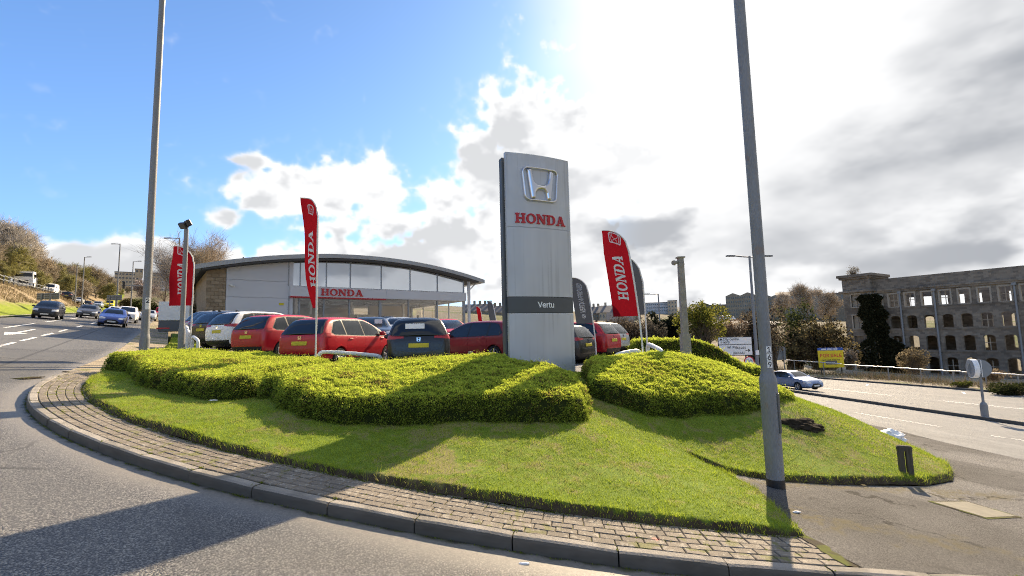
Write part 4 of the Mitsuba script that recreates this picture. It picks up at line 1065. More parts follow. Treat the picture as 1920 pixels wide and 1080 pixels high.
# ------------------------------------------------------------------ feather flags
def flag(label, base, tip_z, hem_z, width, az, lean, bsdf, prints, seed, tipside=-1, wave=.05, group=None, gather=0.0, twist=0.0):
    """A feather flag: pole at the base, cloth to the tipside; az = direction (rad) of the cloth from the pole in plan; lean = sideways lean of the top."""
    k = thing('flag', label, 'flag', group)
    e = np.array([math.cos(az), math.sin(az), 0])           # from pole towards the free edge
    nrm = np.array([math.sin(az), -math.cos(az), 0])
    if nrm[1] > 0: nrm = -nrm
    H = tip_z - hem_z
    z0 = base[2]
    L = np.array([lean, 0, 0.0])
    def pole(z):
        t = (z - z0) / (tip_z - z0)
        return np.array([base[0], base[1], 0])[None] + L[None] * (np.clip(t, 0, 9) ** 1.6)[:, None] + np.column_stack([0 * z, 0 * z, z])
    bend = width * .95                                       # the pole bends over at the top
    zb = tip_z - bend
    def cloth(u, v):
        """u: 0 hem .. 1 top; v: 0 pole .. 1 free edge."""
        u, v = np.asarray(u, float), np.asarray(v, float)
        z = hem_z + H * u
        # top: quarter round from the pole to the tip at the free edge
        zt = np.where(v < 1, zb + bend * np.sqrt(np.clip(1 - (1 - v) ** 2.3, 0, 1)), tip_z)
        z = hem_z + (zt - hem_z) * u
        w = width * (1 - gather * (1 - u) * (.6 + .4 * (1 - u)))
        ph = np.sin(u * 7 + v * 4 + seed) * wave * v + np.sin(u * 3.1 - v * 5 + seed * 2.3) * wave * .8 * v
        p = pole(np.minimum(z, zb + .3 * (z - zb))) * [1, 1, 0] + np.column_stack([0 * z, 0 * z, z])
        tw = twist * (1 - u) ** 1.3
        ee = np.column_stack([np.cos(az - tw), np.sin(az - tw), 0 * u]) if twist else e[None]
        return p + ee * (w * v)[:, None] + nrm[None] * ph[:, None]
    nu, nv = 40, 14
    Uu, Vv = np.meshgrid(np.linspace(0, 1, nu), np.linspace(0, 1, nv), indexing='ij')
    P = cloth(Uu.ravel(), Vv.ravel())
    i, j = np.meshgrid(np.arange(nu - 1), np.arange(nv - 1), indexing='ij')
    q = np.stack([i * nv + j, i * nv + j + 1, (i + 1) * nv + j + 1, (i + 1) * nv + j], -1).reshape(-1, 4)
    part(k, 'cloth', tm(P, q), bsdf, True)
    # sleeve and pole
    zz = np.linspace(z0 - .1, zb, 16)
    pts = pole(zz)
    a = np.linspace(0, 1, 12)[1:]
    top = cloth(np.ones(len(a)), a)
    part(k, 'pole', tube(np.vstack([pts, top]), np.r_[np.full(len(pts), .024), np.linspace(.02, .010, len(top))], 8), 'm_white_paint', True)
    for m, b in prints:                                      # drawn flat: x along the flag from hem to top (metres), y from pole to free edge (metres)
        m = fine(m, .12)
        v = np.array(m.vertices)
        u = v[:, 0] / (zb + bend * .75 - hem_z)
        pt = cloth(u, v[:, 1] / width)
        e1 = cloth(u + .004, v[:, 1] / width) - pt; e2 = cloth(u, v[:, 1] / width + .01) - pt
        nn = np.cross(e1, e2); nn /= np.linalg.norm(nn, axis=1, keepdims=True)
        nn *= np.sign(-nn[:, 1:2] + 1e-9)
        part(k, 'print', trimesh.Trimesh(pt + nn * (.004 + v[:, 2:3]), m.faces, process=False), b)
    return k
def red_prints(H, width, word0=.18, flip=1):
    """The word up the flag and the emblem above it."""
    out = []
    polys, wd = slab_word('HONDA')
    ln = H * .50
    hgt = width * .40
    for g in polys:
        g = affinity.scale(g, ln / wd, hgt, origin=(0, 0))
        # reading upwards: letters' tops towards the pole's far side
        m = extrude(g, .001)
        v = np.array(m.vertices)
        out.append((trimesh.Trimesh(np.stack([v[:, 0] + H * word0, width * .70 - v[:, 1], v[:, 2]], 1) if flip > 0 else np.stack([v[:, 0] + H * word0, width * .30 + v[:, 1], v[:, 2]], 1), m.faces, process=False), 'm_flag_print'))
    ring, hh = emblem_polys()
    for g in (ring, hh.difference(hh.buffer(-.03))):
        g = affinity.scale(g, width * .50, width * .50, origin=(0, 0))
        m = extrude(g, .001); v = np.array(m.vertices)
        s = -1 if flip > 0 else 1
        out.append((trimesh.Trimesh(np.stack([v[:, 1] + H * .86, width * .52 + s * v[:, 0], v[:, 2]], 1), m.faces, process=False), 'm_flag_print'))
    return out
def dark_prints(H, width):
    out = []
    a = meshkit.text_mesh('VERTU', 1.0, .001, True); b = meshkit.text_mesh('APPROVED', 1.0, .001, True)
    wa, wb = a.bounds[1, 0], b.bounds[1, 0]
    s = H * .60 / (wa + wb + .4)
    sy = width * .30
    for m, x0, bs in ((a, 0, 'm_flag_print'), (b, wa + .4, 'm_flag_print_grey')):
        v = np.array(m.vertices)
        out.append((trimesh.Trimesh(np.stack([(v[:, 0] + x0) * s + H * .22, width * .36 + v[:, 1] * sy, v[:, 2]], 1), m.faces, process=False), bs))
    ring = Point(0, 0).buffer(1, 20).difference(U([Point(0, 0).buffer(.78, 20).difference(LineString([(-.5, .3), (-.1, -.5), (.6, .5)]).buffer(.16))]))
    m = extrude(affinity.scale(ring, width * .12, width * .12, origin=(0, 0)), .001); v = np.array(m.vertices)
    out.append((trimesh.Trimesh(np.stack([v[:, 0] + H * .15, v[:, 1] + width * .49, v[:, 2]], 1), m.faces, process=False), 'm_flag_print'))
    return out
def flag_px(label, base_px, Y, tip_y, hem_y, width, az, lean_px, kind, seed, **kw):
    b = at(base_px[0], base_px[1], Y)
    tz, hz = at(base_px[0], tip_y, Y)[2], at(base_px[0], hem_y, Y)[2]
    H = tz - hz
    if 'prints' not in kw: kw['prints'] = red_prints(H, width, flip=kw.pop('flip', -1)) if kind == 'red' else dark_prints(H, width)
    b[2] = min(b[2], float(island_raw(b[0], b[1])) + .1) if Y < 17 else b[2] - .4
    return flag(label, b, tz, hz, width, az, lean_px / FPX * Y, 'm_flag_red' if kind == 'red' else 'm_flag_dark', kw.pop('prints'), seed, **kw)
PI = math.pi
flag_px('red flag with white lettering to the right of the tall sign, leaning left', (1206, 657), 12.8, 428, 592, .66, PI - .25, -24, 'red', 1.0, wave=.045)
flag_px('twisted red flag on a white pole in front of the showroom', (592, 662), 12.6, 366, 576, .60, PI - .4, 0, 'red', 2.2, wave=.07, gather=.2, twist=.6)
flag_px('red flag at the far left, behind the floodlight post', (357, 650), 17.8, 461, 573, .78, PI + .2, 1, 'red', .4, wave=.08)
flag_px('charcoal flag half hidden behind the large red flag', (1214, 650), 15.2, 472, 590, 1.0, PI - .1, -4, 'dark', .2, wave=.03)
flag_px('charcoal flag just to the right of the tall sign', (1117, 640), 17.5, 519, 606, .60, PI - .1, -15, 'dark', 1.7, wave=.03)
flag_px('small distant charcoal flag beyond the parked cars', (936, 640), 38, 563, 625, .62, PI - .6, -12, 'dark', .9, wave=.05, prints=[])
flag_px('small distant red flag beyond the parked cars', (909, 640), 44, 574, 625, .5, PI - .6, -8, 'red', 2.9, wave=.05, prints=[])
# ------------------------------------------------------------------ tubular barriers and small posts
def hoop(pa, pb, za, zb, r, label, group='white tubular barriers along the car park'):
    k = thing('barrier', label, 'barrier', None)
    pa, pb = np.asarray(pa), np.asarray(pb)
    e = (pb - pa) / np.linalg.norm(pb - pa)
    top = max(za, zb)
    pts = [np.r_[pa, za - .8], np.r_[pa, za - .14], np.r_[pa + e * .04, za - .05], np.r_[pa + e * .14, za], np.r_[pb - e * .14, zb], np.r_[pb - e * .04, zb - .05], np.r_[pb, zb - .14], np.r_[pb, zb - .8]]
    part(k, 'rail', tube(chaikin(pts, 2, False), r, 14), 'm_white_paint', True)
def hoop_px(x0, y0, x1, y1, Y0, Y1, label, r=.06):
    a, b = at(x0, y0, Y0), at(x1, y1, Y1)
    hoop(a[:2], b[:2], a[2], b[2], r, label)
hoop_px(597, 659, 716, 666, 12.9, 13.2, 'long white tubular barrier in front of the nearest red hatchback', .052)
hoop_px(1153, 664, 1201, 657, 12.4, 12.8, 'white tubular barrier left of the red flag pole', .06)
hoop_px(1214, 645, 1241, 656, 14.6, 13.2, 'bent white tubular barrier right of the red flag pole', .06)
hoop_px(361, 631, 372, 637, 17.2, 16.6, 'small white tubular barrier beside the leftmost flag', .055)
hoop_px(347, 613, 353, 620, 17.9, 17.6, 'pair of white posts under the leftmost flag', .07)
_w = at(882, 662, 12.9)
KW = thing('bollard', 'small weathered timber post at the hedge in front of the dark red car', 'post')
part(KW, 'post', cat([box((_w[0], _w[1], _w[2] - .35), (.11, .11, .8), .3, .015)]), 'm_concrete')
# slotted timber stub on the lawn at the right
_q = ground_hit(1700, 889, island)
KT = thing('timber_stub', 'short dark timber post with a slot, standing on the lawn at the right', 'post')
for dx in (-.052, .052):
    part(KT, 'upright', moved(box((dx, 0, .19), (.082, .10, .50), 0, .012), _q, -.45), 'm_wood')
part(KT, 'cap', moved(box((0, 0, .405), (.20, .104, .09), 0, .018), _q, -.45), 'm_wood')
def lump(c, r, squash, seed, amp=.35, n=3):
    m = trimesh.creation.icosphere(n, 1.0)
    v = np.array(m.vertices)
    d = 1 + amp * 2 * (meshkit.fbm(v * 1.7 + seed, 3, seed) - .5)
    v = v * d[:, None] * np.array([r[0], r[1], squash])
    return trimesh.Trimesh(v + np.asarray(c), m.faces, process=False)
_q = ground_hit(1508, 803, island)
KD = thing('turf_clod', 'dark clod of soil lying on the lawn behind the numbered lamp column', 'soil')
scene['m_peat'] = pr(proc(lambda p, n, uv: mix((.012, .010, .008), (.045, .036, .025), fbm(p.x * 30, p.y * 30, p.z * 30, 3))), .95, .1)
put(KD, lump(_q + [0, .1, .0], (.36, .22), .17, 4, .6, 5), 'm_peat')
_q = ground_hit(1672, 826, apronz)
KB = thing('plastic_bag', 'crumpled white plastic bag on the footpath beyond the lawn', 'bag')
put(KB, lump(_q + [0, 0, .10], (.32, .24), .17, 9, .6, 4), 'm_white', 35)
for (x, y), lab in (((400, 752), 'scrap of white litter on the grass by the left hedge'), ((1494, 962), 'scrap of white litter on the tarmac by the numbered lamp column'), ((983, 1060), 'cigarette end lying in the gutter below the kerb')):
    q = ground_hit(x, y, island if y < 900 else (apronz if x > 1400 else T0))
    k = thing('litter', lab, 'litter')
    put(k, lump(q + [0, 0, .012], (.09 if y < 900 else .045, .05 if y < 900 else .014), .012, int(x), .5, 2), 'm_white', 35)
# hole at the tip of the lawn
_q = ground_hit(1496, 992, island)
# ------------------------------------------------------------------ tufts in the joints, hollow at the tip of the lawn
_rg = np.random.default_rng(23)
_pts = []
_s = S_RIGHT - .915 * 3 + .25
while _s < S_LEFT:
    for w, n in ((KERB_W + .004, 22), (.03, 6)):
        if _rg.random() < .75:
            q = kerb_at(_s + _rg.normal(0, .02, n), w + _rg.normal(0, .012, n)); _pts.append(np.column_stack([q, T0(q[:, 0], q[:, 1]) + KERB_H - .006]))
    _s += .915
for k in range(150):
    s, w = _rg.uniform(S_RIGHT, S_LEFT), KERB_W + .122 * _rg.integers(1, 6)
    q = kerb_at(s + _rg.normal(0, .03, 7), w + _rg.normal(0, .006, 7)); _pts.append(np.column_stack([q, T0(q[:, 0], q[:, 1]) + KERB_H - .006]))
for k in range(330):
    s = _rg.uniform(S_RIGHT, S_LEFT); n = 9
    q = kerb_at(s + _rg.normal(0, .03, n), FOOT_W - .03 + np.abs(_rg.normal(0, .03, n))); _pts.append(np.column_stack([q, T0(q[:, 0], q[:, 1]) + KERB_H - .004]))
for k in range(260):
    s = _rg.uniform(S_RIGHT - 2, S_LEFT); n = 5
    q = kerb_at(s + _rg.normal(0, .05, n), -.012 - np.abs(_rg.normal(0, .012, n))); _pts.append(np.column_stack([q, T0(q[:, 0], q[:, 1]) - .002]))
_pts = np.vstack(_pts)
_d = _rg.normal(0, .8, _pts.shape); _d[:, 2] = 1; _d /= np.linalg.norm(_d, axis=1, keepdims=True)
_m, _c = leaf_cloud(_pts + _d * .008, _d, .026, .25, _rg, np.array([[.16, .20, .02]]) * (.5 + .9 * _rg.random((len(_pts), 1))), .3)
_k = thing('joint_weeds', 'tiny tufts of grass and moss in the joints of the pavement', 'weeds', kind='stuff')
put(_k, _m, 'm_leaf', color=_c)
# ------------------------------------------------------------------ cars
def paint(c, metal=.0, rough=.32): return pr(c, rough, .5, metal, clearcoat=.6, clearcoat_gloss=.96)
PAINTS = {'red': paint((.43, .009, .017)), 'dark_red': paint((.19, .005, .011)), 'navy': paint((.005, .007, .013)), 'black': paint((.012, .013, .016)), 'white': paint((.72, .73, .74)),
          'silver': paint((.42, .44, .46), .35), 'grey': paint((.06, .065, .075)), 'blue': paint((.035, .065, .24)), 'steel_blue': paint((.05, .08, .15)), 'yellow': paint((.55, .48, .02)), 'pale': paint((.40, .45, .52), .3), 'ice_blue': paint((.20, .27, .43), .25)}
for k_, v_ in PAINTS.items(): scene['m_paint_' + k_] = v_
scene['m_car_glass'] = pr((.012, .015, .018), .04, .7)
scene['m_tyre'] = pr((.018, .018, .019), .85, .3)
scene['m_rim'] = pr((.55, .56, .58), .3, .5, .8)
scene['m_trim'] = pr((.02, .021, .022), .55, .4)
scene['m_tail'] = pr((.35, .012, .014), .15, .6, clearcoat=1.0)
scene['m_headlamp'] = pr((.55, .57, .60), .12, .7, .3, clearcoat=1.0)
scene['m_plate_yellow'] = pr((.55, .46, .03), .5, .4)
scene['m_plate_white'] = pr((.66, .66, .64), .5, .4)
scene['m_paper'] = pr((.72, .72, .70), .8, .2)
# profiles: rows of (x, top, belt, bottom, half width factor), rear to front
CARS = {
    'hatch': dict(L=4.05, W=1.69, H=1.53, wb=(-1.26, 1.26), wr=.305, tum=.35, rows=[
        (-2.02, .66, .60, .44, .74), (-2.00, .92, .80, .36, .84), (-1.96, 1.02, .93, .30, .90), (-1.88, 1.14, .97, .26, .96), (-1.76, 1.30, .985, .23, .98), (-1.62, 1.43, .985, .21, .99), (-1.45, 1.485, .98, .2, 1), (-1.1, 1.515, .965, .2, 1), (-.6, 1.53, .955, .2, 1), (-.1, 1.53, .945, .2, 1),
        (.25, 1.50, .94, .2, 1), (.55, 1.41, .935, .2, 1), (.9, 1.26, .93, .2, 1), (1.2, 1.09, .925, .2, .995), (1.38, 1.0, .91, .2, .985), (1.6, .95, .87, .21, .965), (1.8, .89, .80, .22, .93), (1.93, .80, .70, .24, .87), (2.0, .68, .60, .28, .79), (2.03, .55, .50, .36, .70)],
        side=[[(-1.50, .99), (-1.62, 1.06), (-1.40, 1.37), (-1.05, 1.43), (-.98, .985)], [(-.93, .985), (-.98, 1.43), (-.12, 1.445), (-.06, .965)], [(-.02, .965), (-.08, 1.445), (.20, 1.42), (.62, 1.28), (.78, 1.13), (.80, .955)], [(.85, .955), (.84, 1.12), (1.16, .99), (1.2, .955)]],
        ws=(.3, 1.36, 1.0, 1.46, .60, .50), rw=(-2.2, -1.42, 1.0, 1.445, .73, .57), tail=(.90, 1.03, .50), head=(.66, .84, .46), grille=(.30, .60, .52), plate_r=.76, plate_f=.42),
    'suv': dict(L=4.55, W=1.82, H=1.66, wb=(-1.32, 1.33), wr=.345, tum=.28, rows=[
        (-2.27, .74, .66, .48, .82), (-2.25, .98, .86, .40, .90), (-2.2, 1.10, 1.02, .34, .95), (-2.1, 1.25, 1.08, .30, .97), (-1.95, 1.44, 1.09, .27, .99), (-1.8, 1.56, 1.09, .26, 1), (-1.5, 1.62, 1.08, .25, 1), (-1.0, 1.655, 1.07, .25, 1), (-.4, 1.66, 1.06, .25, 1), (.1, 1.64, 1.05, .25, 1),
        (.4, 1.58, 1.045, .25, 1), (.7, 1.45, 1.04, .25, 1), (1.0, 1.27, 1.03, .25, 1), (1.2, 1.15, 1.02, .25, .995), (1.4, 1.09, 1.0, .26, .98), (1.8, 1.05, .94, .27, .95), (2.08, .98, .86, .29, .90), (2.2, .84, .74, .33, .84), (2.26, .68, .62, .38, .78), (2.28, .60, .55, .45, .70)],
        side=[[(-1.75, 1.12), (-1.85, 1.2), (-1.6, 1.48), (-1.12, 1.54), (-1.05, 1.10)], [(-1.0, 1.10), (-1.06, 1.545), (-.12, 1.555), (-.06, 1.08)], [(-.02, 1.08), (-.08, 1.555), (.30, 1.50), (.80, 1.28), (1.0, 1.07)]],
        ws=(.3, 1.3, 1.12, 1.60, .66, .54), rw=(-2.4, -1.7, 1.12, 1.52, .68, .54), tail=(.92, 1.12, .52), head=(.78, .93, .50), grille=(.40, .76, .55), plate_r=.86, plate_f=.48),
    'saloon': dict(L=4.60, W=1.80, H=1.43, wb=(-1.35, 1.38), wr=.32, tum=.36, rows=[
        (-2.30, .62, .56, .40, .78), (-2.27, .86, .76, .33, .86), (-2.2, .95, .88, .28, .91), (-2.0, 1.0, .93, .24, .95), (-1.75, 1.03, .95, .21, .98), (-1.5, 1.10, .955, .2, 1), (-1.2, 1.25, .955, .2, 1), (-.9, 1.36, .95, .2, 1), (-.5, 1.42, .945, .2, 1), (-.1, 1.43, .94, .2, 1),
        (.2, 1.40, .935, .2, 1), (.5, 1.31, .93, .2, 1), (.8, 1.15, .92, .2, 1), (1.02, 1.01, .91, .2, .995), (1.25, .95, .89, .2, .985), (1.7, .88, .82, .2, .96), (2.05, .80, .73, .22, .91), (2.2, .70, .64, .25, .84), (2.28, .58, .53, .3, .76), (2.3, .52, .48, .36, .70)],
        side=[[(-1.35, .975), (-1.0, 1.22), (-.72, 1.31), (-.62, .97)], [(-.57, .97), (-.67, 1.32), (-.10, 1.345), (-.02, .955)], [(.02, .955), (-.06, 1.345), (.22, 1.31), (.74, 1.06), (.84, .945)]],
        ws=(.15, 1.0, 1.0, 1.37, .62, .48), rw=(-1.62, -.8, 1.05, 1.34, .60, .46), tail=(.72, .90, .46), head=(.58, .74, .46), grille=(.30, .58, .50), plate_r=.62, plate_f=.42),
    'van': dict(L=5.0, W=1.95, H=1.98, wb=(-1.5, 1.55), wr=.34, tum=.12, rows=[
        (-2.5, 1.6, 1.0, .4, .93), (-2.48, 1.85, 1.1, .32, .96), (-2.42, 1.93, 1.15, .28, .98), (-2.0, 1.97, 1.16, .26, 1), (-1.0, 1.98, 1.16, .25, 1), (0, 1.98, 1.16, .25, 1), (.6, 1.96, 1.15, .25, 1), (.9, 1.88, 1.14, .25, 1), (1.2, 1.66, 1.12, .25, 1), (1.5, 1.40, 1.1, .25, .99), (1.75, 1.20, 1.07, .26, .98), (2.1, 1.08, .98, .27, .95), (2.35, .95, .84, .3, .9), (2.46, .75, .68, .34, .82), (2.5, .6, .55, .42, .74)],
        side=[[(.5, 1.2), (.46, 1.78), (.82, 1.76), (1.38, 1.3), (1.4, 1.2)]],
        ws=(.7, 1.72, 1.18, 1.84, .76, .64), rw=(-2.6, -2.4, 1.2, 1.7, .62, .58), tail=(.95, 1.35, .74), head=(.78, 1.0, .56), grille=(.45, .75, .55), plate_r=.7, plate_f=.5),
}
def catmull(rows, n):
    r = np.array(rows, float)
    s = np.r_[0, np.cumsum(np.linalg.norm(np.diff(r[:, :2], axis=0), axis=1))]
    q = np.linspace(0, s[-1], n)
    from scipy.interpolate import PchipInterpolator
    return np.stack([PchipInterpolator(s, r[:, k])(q) for k in range(r.shape[1])], 1)
def car_shell(c, off=0.0):
    rows = catmull(c['rows'], 52)
    rings = []
    for x, zt, zb, z0, wf in rows:
        w = c['W'] / 2 * wf + off
        zt, z0 = zt + off, z0 - off * .3
        zb = min(zb, zt - .05)
        zm = z0 + (zb - z0) * .55
        wt = max(.955 * w - c['tum'] * (zt - zb), .4 * w)
        h = [(0, z0), (.55 * w, z0), (.84 * w, z0 + .01), (.965 * w, z0 + min(.10, .3 * (zb - z0))), (.995 * w, zm - .05), (w, zm + .04), (.985 * w, zb - .04), (.955 * w, zb + .01), ((.955 * w * .35 + wt * .65), zb + (zt - zb) * .62), (wt, zt - min(.065, .3 * (zt - zb))), (wt - .13, zt - .010), (wt * .45, zt + .008), (0, zt + .008)]
        h = np.array(h)
        full = np.vstack([h, (h[1:-1] * [-1, 1])[::-1]])
        p = chaikin(full, 2)
        rings.append(np.column_stack([np.full(len(p), x), p]))
    # rounded nose and tail
    n = len(rings[0])
    e0 = rings[0].copy(); e0[:, 0] -= .012 + off; m0 = e0.mean(0); e0[:, 1:] = m0[1:] + (e0[:, 1:] - m0[1:]) * .7
    e1 = rings[-1].copy(); e1[:, 0] += .012 + off; m1 = e1.mean(0); e1[:, 1:] = m1[1:] + (e1[:, 1:] - m1[1:]) * .7
    rings = [e0] + rings + [e1]
    v = np.vstack(rings + [m0[None], m1[None]])
    N = len(rings)
    i, j = np.meshgrid(np.arange(N - 1), np.arange(n), indexing='ij')
    q = np.stack([i * n + j, i * n + (j + 1) % n, (i + 1) * n + (j + 1) % n, (i + 1) * n + j], -1).reshape(-1, 4)
    f = np.vstack([q[:, [0, 1, 2]], q[:, [0, 2, 3]]])
    k = np.arange(n)
    f = np.vstack([f, np.stack([k * 0 + N * n, (k + 1) % n, k], 1), np.stack([k * 0 + N * n + 1, (N - 1) * n + k, (N - 1) * n + (k + 1) % n], 1)])
    m = tm(v, f)
    if m.volume < 0: m.invert()
    return to_man(m)
def prism_y(poly, y0, y1):
    """Polygon in (x, z), extruded from y0 to y1."""
    m = trimesh.creation.extrude_polygon(poly, y1 - y0, engine='earcut')
    v = np.array(m.vertices)
    q = trimesh.Trimesh(np.stack([v[:, 0], v[:, 2] + y0, v[:, 1]], 1), m.faces[:, ::-1], process=False)
    return to_man(q)
def prism_x(poly, x0, x1):
    """Polygon in (y, z), extruded from x0 to x1."""
    m = trimesh.creation.extrude_polygon(poly, x1 - x0, engine='earcut')
    v = np.array(m.vertices)
    return to_man(trimesh.Trimesh(np.stack([v[:, 2] + x0, v[:, 0], v[:, 1]], 1), m.faces, process=False))
def wheel_parts(r):
    w = .20
    ty = lathe([(r * .66, -w / 2), (r * .93, -w / 2), (r, -w / 2 + .03), (r, w / 2 - .03), (r * .93, w / 2), (r * .66, w / 2), (r * .62, 0)], 28)
    rim = [lathe([(r * .69, w / 2 - .012), (r * .67, w / 2 + .006), (r * .60, w / 2 - .005), (r * .58, w / 2 - .05)], 28)]
    for k in range(5):
        a = k * 2 * math.pi / 5 + .3
        rim.append(moved(box((r * .34, 0, w / 2 - .022), (r * .60, r * .19, .03), 0, .008), rz=a))
    rim.append(cyl((0, 0, w / 2 - .05), (0, 0, w / 2 - .002), r * .14, n=14))
    back = cyl((0, 0, -w / 2 + .02), (0, 0, w / 2 - .07), r * .64, n=24)
    f = lambda m: trimesh.Trimesh(np.stack([m.vertices[:, 0], -m.vertices[:, 2], m.vertices[:, 1]], 1), m.faces, process=False)
    return f(ty), f(cat(rim)), f(back)
def build_proto(kind):
    c = CARS[kind]
    arches = []
    for x in c['wb']:
        for s in (-1, 1):
            arches.append(to_man(cyl((x, s * (c['W'] / 2 - .26), c['wr']), (x, s * (c['W'] / 2 + .2), c['wr']), c['wr'] * 1.15, n=28)))
    arch = m3.Manifold.batch_boolean(arches, m3.OpType.Add)
    body, out, thin = car_shell(c), car_shell(c, .007), car_shell(c, .003)
    P = []                                                   # (name, mesh, material slot, smooth)
    seams = []
    x_seams = [c['side'][0][-1][0] + .02] + [q[0][0] - .03 for q in c['side'][1:]] if len(c['side']) > 1 else [.45]
    bodyc = body - arch
    for x in x_seams + ([c['side'][-1][-1][0] - .05] if kind == 'van' else [c['side'][-1][-1][0] - .02]):
        for s in (-1, 1):
            seams.append(to_man(box((x, s * c['W'] / 2, .68), (.008, .07, .74))))
    bodyc = bodyc - m3.Manifold.batch_boolean(seams, m3.OpType.Add)
    P.append(('body', from_man(bodyc), 'paint', 35))
    hw = c['W'] / 2
    for s in (-1, 1):
        for q in c['side']:
            g = Polygon(q).buffer(-.01).buffer(.01)
            M = out ^ (prism_y(g, .25, 1.3) if s > 0 else prism_y(g, -1.3, -.25))
            P.append(('side_window', from_man(M), 'm_car_glass', 35))
        if len(c['side']) > 1:                               # black pillars between the side windows
            g = U([Polygon(q) for q in c['side']]).convex_hull.buffer(.022)
            M = thin ^ (prism_y(g, .25, 1.3) if s > 0 else prism_y(g, -1.3, -.25))
            P.append(('window_frame', from_man(M), 'm_trim', 35))
    x0, x1, za, zb, ya, yb = c['ws']
    P.append(('windscreen', from_man(out ^ prism_x(Polygon([(-ya, za), (ya, za), (yb, zb), (-yb, zb)]).buffer(-.04).buffer(.04), x0, x1)), 'm_car_glass', 35))
    x0, x1, za, zb, ya, yb = c['rw']
    P.append(('rear_window', from_man(out ^ prism_x(Polygon([(-ya, za), (ya, za), (yb, zb), (-yb, zb)]).buffer(-.05).buffer(.05), x0, x1)), 'm_car_glass', 35))
    za, zb, ya = c['tail']
    for s in (-1, 1):
        g = Polygon([(s * ya * .78, za + .05), (s * ya * .78, zb - .03), (s * hw * 1.2, zb + .03), (s * hw * 1.2, za)])
        P.append(('tail_light', from_man(out ^ prism_x(g, -c['L'] / 2 - .2, -c['L'] / 2 + .34)), 'm_tail', 35))
    za, zb, ya = c['head']
    for s in (-1, 1):
        g = Polygon([(s * ya * .9, za + .02), (s * ya * .9, zb - .02), (s * hw * 1.2, zb + .06), (s * hw * 1.2, za + .03)])
        P.append(('headlight', from_man(out ^ prism_x(g, c['L'] / 2 - .42, c['L'] / 2 + .2)), 'm_headlamp', 35))
    za, zb, ya = c['grille']
    P.append(('grille', from_man(out ^ prism_x(Polygon([(-ya * .8, za), (ya * .8, za), (ya, za + .08), (ya * .55, zb), (-ya * .55, zb), (-ya, za + .08)]), c['L'] / 2 - .3, c['L'] / 2 + .2)), 'm_trim', 35))
    P.append(('lower_trim', from_man((thin ^ to_man(box((0, 0, .2), (6, 3, .20)))) - arch), 'm_trim', 35))
    P.append(('rear_bumper_trim', from_man(thin ^ prism_x(Polygon([(-.62, .2), (.62, .2), (.70, .44), (-.70, .44)]), -c['L'] / 2 - .2, -c['L'] / 2 + .25)), 'm_trim', 35))
    # plates sit on the surface: find it by probing the shell
    mesh = from_man(body)
    def surf(x, y, z, d):
        loc, _, _ = mesh.ray.intersects_location([[x, y, z]], [d])
        return loc[np.argmin(np.linalg.norm(loc - [x, y, z], axis=1))]
    pz = c['plate_r']; q = surf(-4, .01, pz, [1, 0, 0]); q2 = surf(-4, .01, pz + .1, [1, 0, 0])
    tilt = math.atan2(q2[0] - q[0], .1)
    Ry = lambda a: np.array([[math.cos(a), 0, math.sin(a)], [0, 1, 0], [-math.sin(a), 0, math.cos(a)]])
    P.append(('number_plate', moved(box((0, 0, 0), (.012, .52, .112), 0, .003), q + [-.008, 0, 0], M=Ry(tilt)), 'm_plate_yellow', False))
    q = surf(4, .01, c['plate_f'], [-1, 0, 0])
    P.append(('number_plate', moved(box((0, 0, 0), (.012, .52, .112), 0, .003), q + [.012, 0, 0]), 'm_plate_white', False))
    ring, hh = emblem_polys()
    q = surf(-4, .01, pz + .155, [1, 0, 0])
    bd = moved(cat([extrude(affinity.scale(g, .12, .12, origin=(0, 0)), .008) for g in (ring, hh)]), M=np.array([[0, 0, -1], [-1, 0, 0], [0, 1, 0]]).astype(float))
    P.append(('badge', moved(bd, q + [-.004, 0, 0], M=Ry(tilt * .6)), 'm_chrome', False))
    mx = c['side'][-1][-1][0] - .08 if kind != 'hatch' else .82
    mz = c['side'][-1][-1][1] + .07
    for s in (-1, 1):
        m = trimesh.creation.icosphere(2, 1.0)
        v = np.array(m.vertices) * [.085, .11, .075]; v[:, 0] = np.where(v[:, 0] < 0, v[:, 0] * .5, v[:, 0])
        yy = c['W'] / 2 * .95 + .11
        P.append(('wing_mirror', cat([trimesh.Trimesh(v + [mx, s * yy, mz], m.faces, process=False), box((mx + .01, s * (yy - .11), mz - .04), (.06, .12, .03))]), 'paint', 40))
        for q in ([x_seams[0] + .06, x_seams[-1] - .0] if kind != 'van' else [.62]):
            sy = surf(q + .12, s * 3, c['rows'][8][2] - .085, [0, -s, 0])
            P.append(('door_handle', box((q + .12, sy[1] + s * .012, sy[2]), (.17, .026, .03), 0, .008), 'paint', 40))
    if kind != 'van':
        ax = c['rw'][1] + .22; q = surf(ax, 0.01, 4, [0, 0, -1])
        fin = Polygon([(-.11, 0), (.09, 0), (-.06, .065), (-.10, .065)])
        P.append(('roof_aerial', moved(upright(moved(extrude(fin, .03), (0, 0, -.015))), q - [0, 0, .004]), 'm_trim', False))
    q = surf(-4, .01, c['rw'][2] + .07, [1, 0, 0])
    P.append(('rear_wiper', cyl(q + [-.012, .02, -.03], q + [.06, .33, .09], .009, n=6), 'm_trim', False))
    if kind == 'suv':
        for s in (-1, 1):
            P.append(('roof_rail', tube(np.array([[-1.5, s * .60, 1.62], [-1.4, s * .60, 1.68], [.2, s * .62, 1.68], [.32, s * .62, 1.62]]), .018, 8), 'm_trim', True))
    ty, rim, back = wheel_parts(c['wr'])
    return c, P, (ty, rim, back)
PROTO = {}
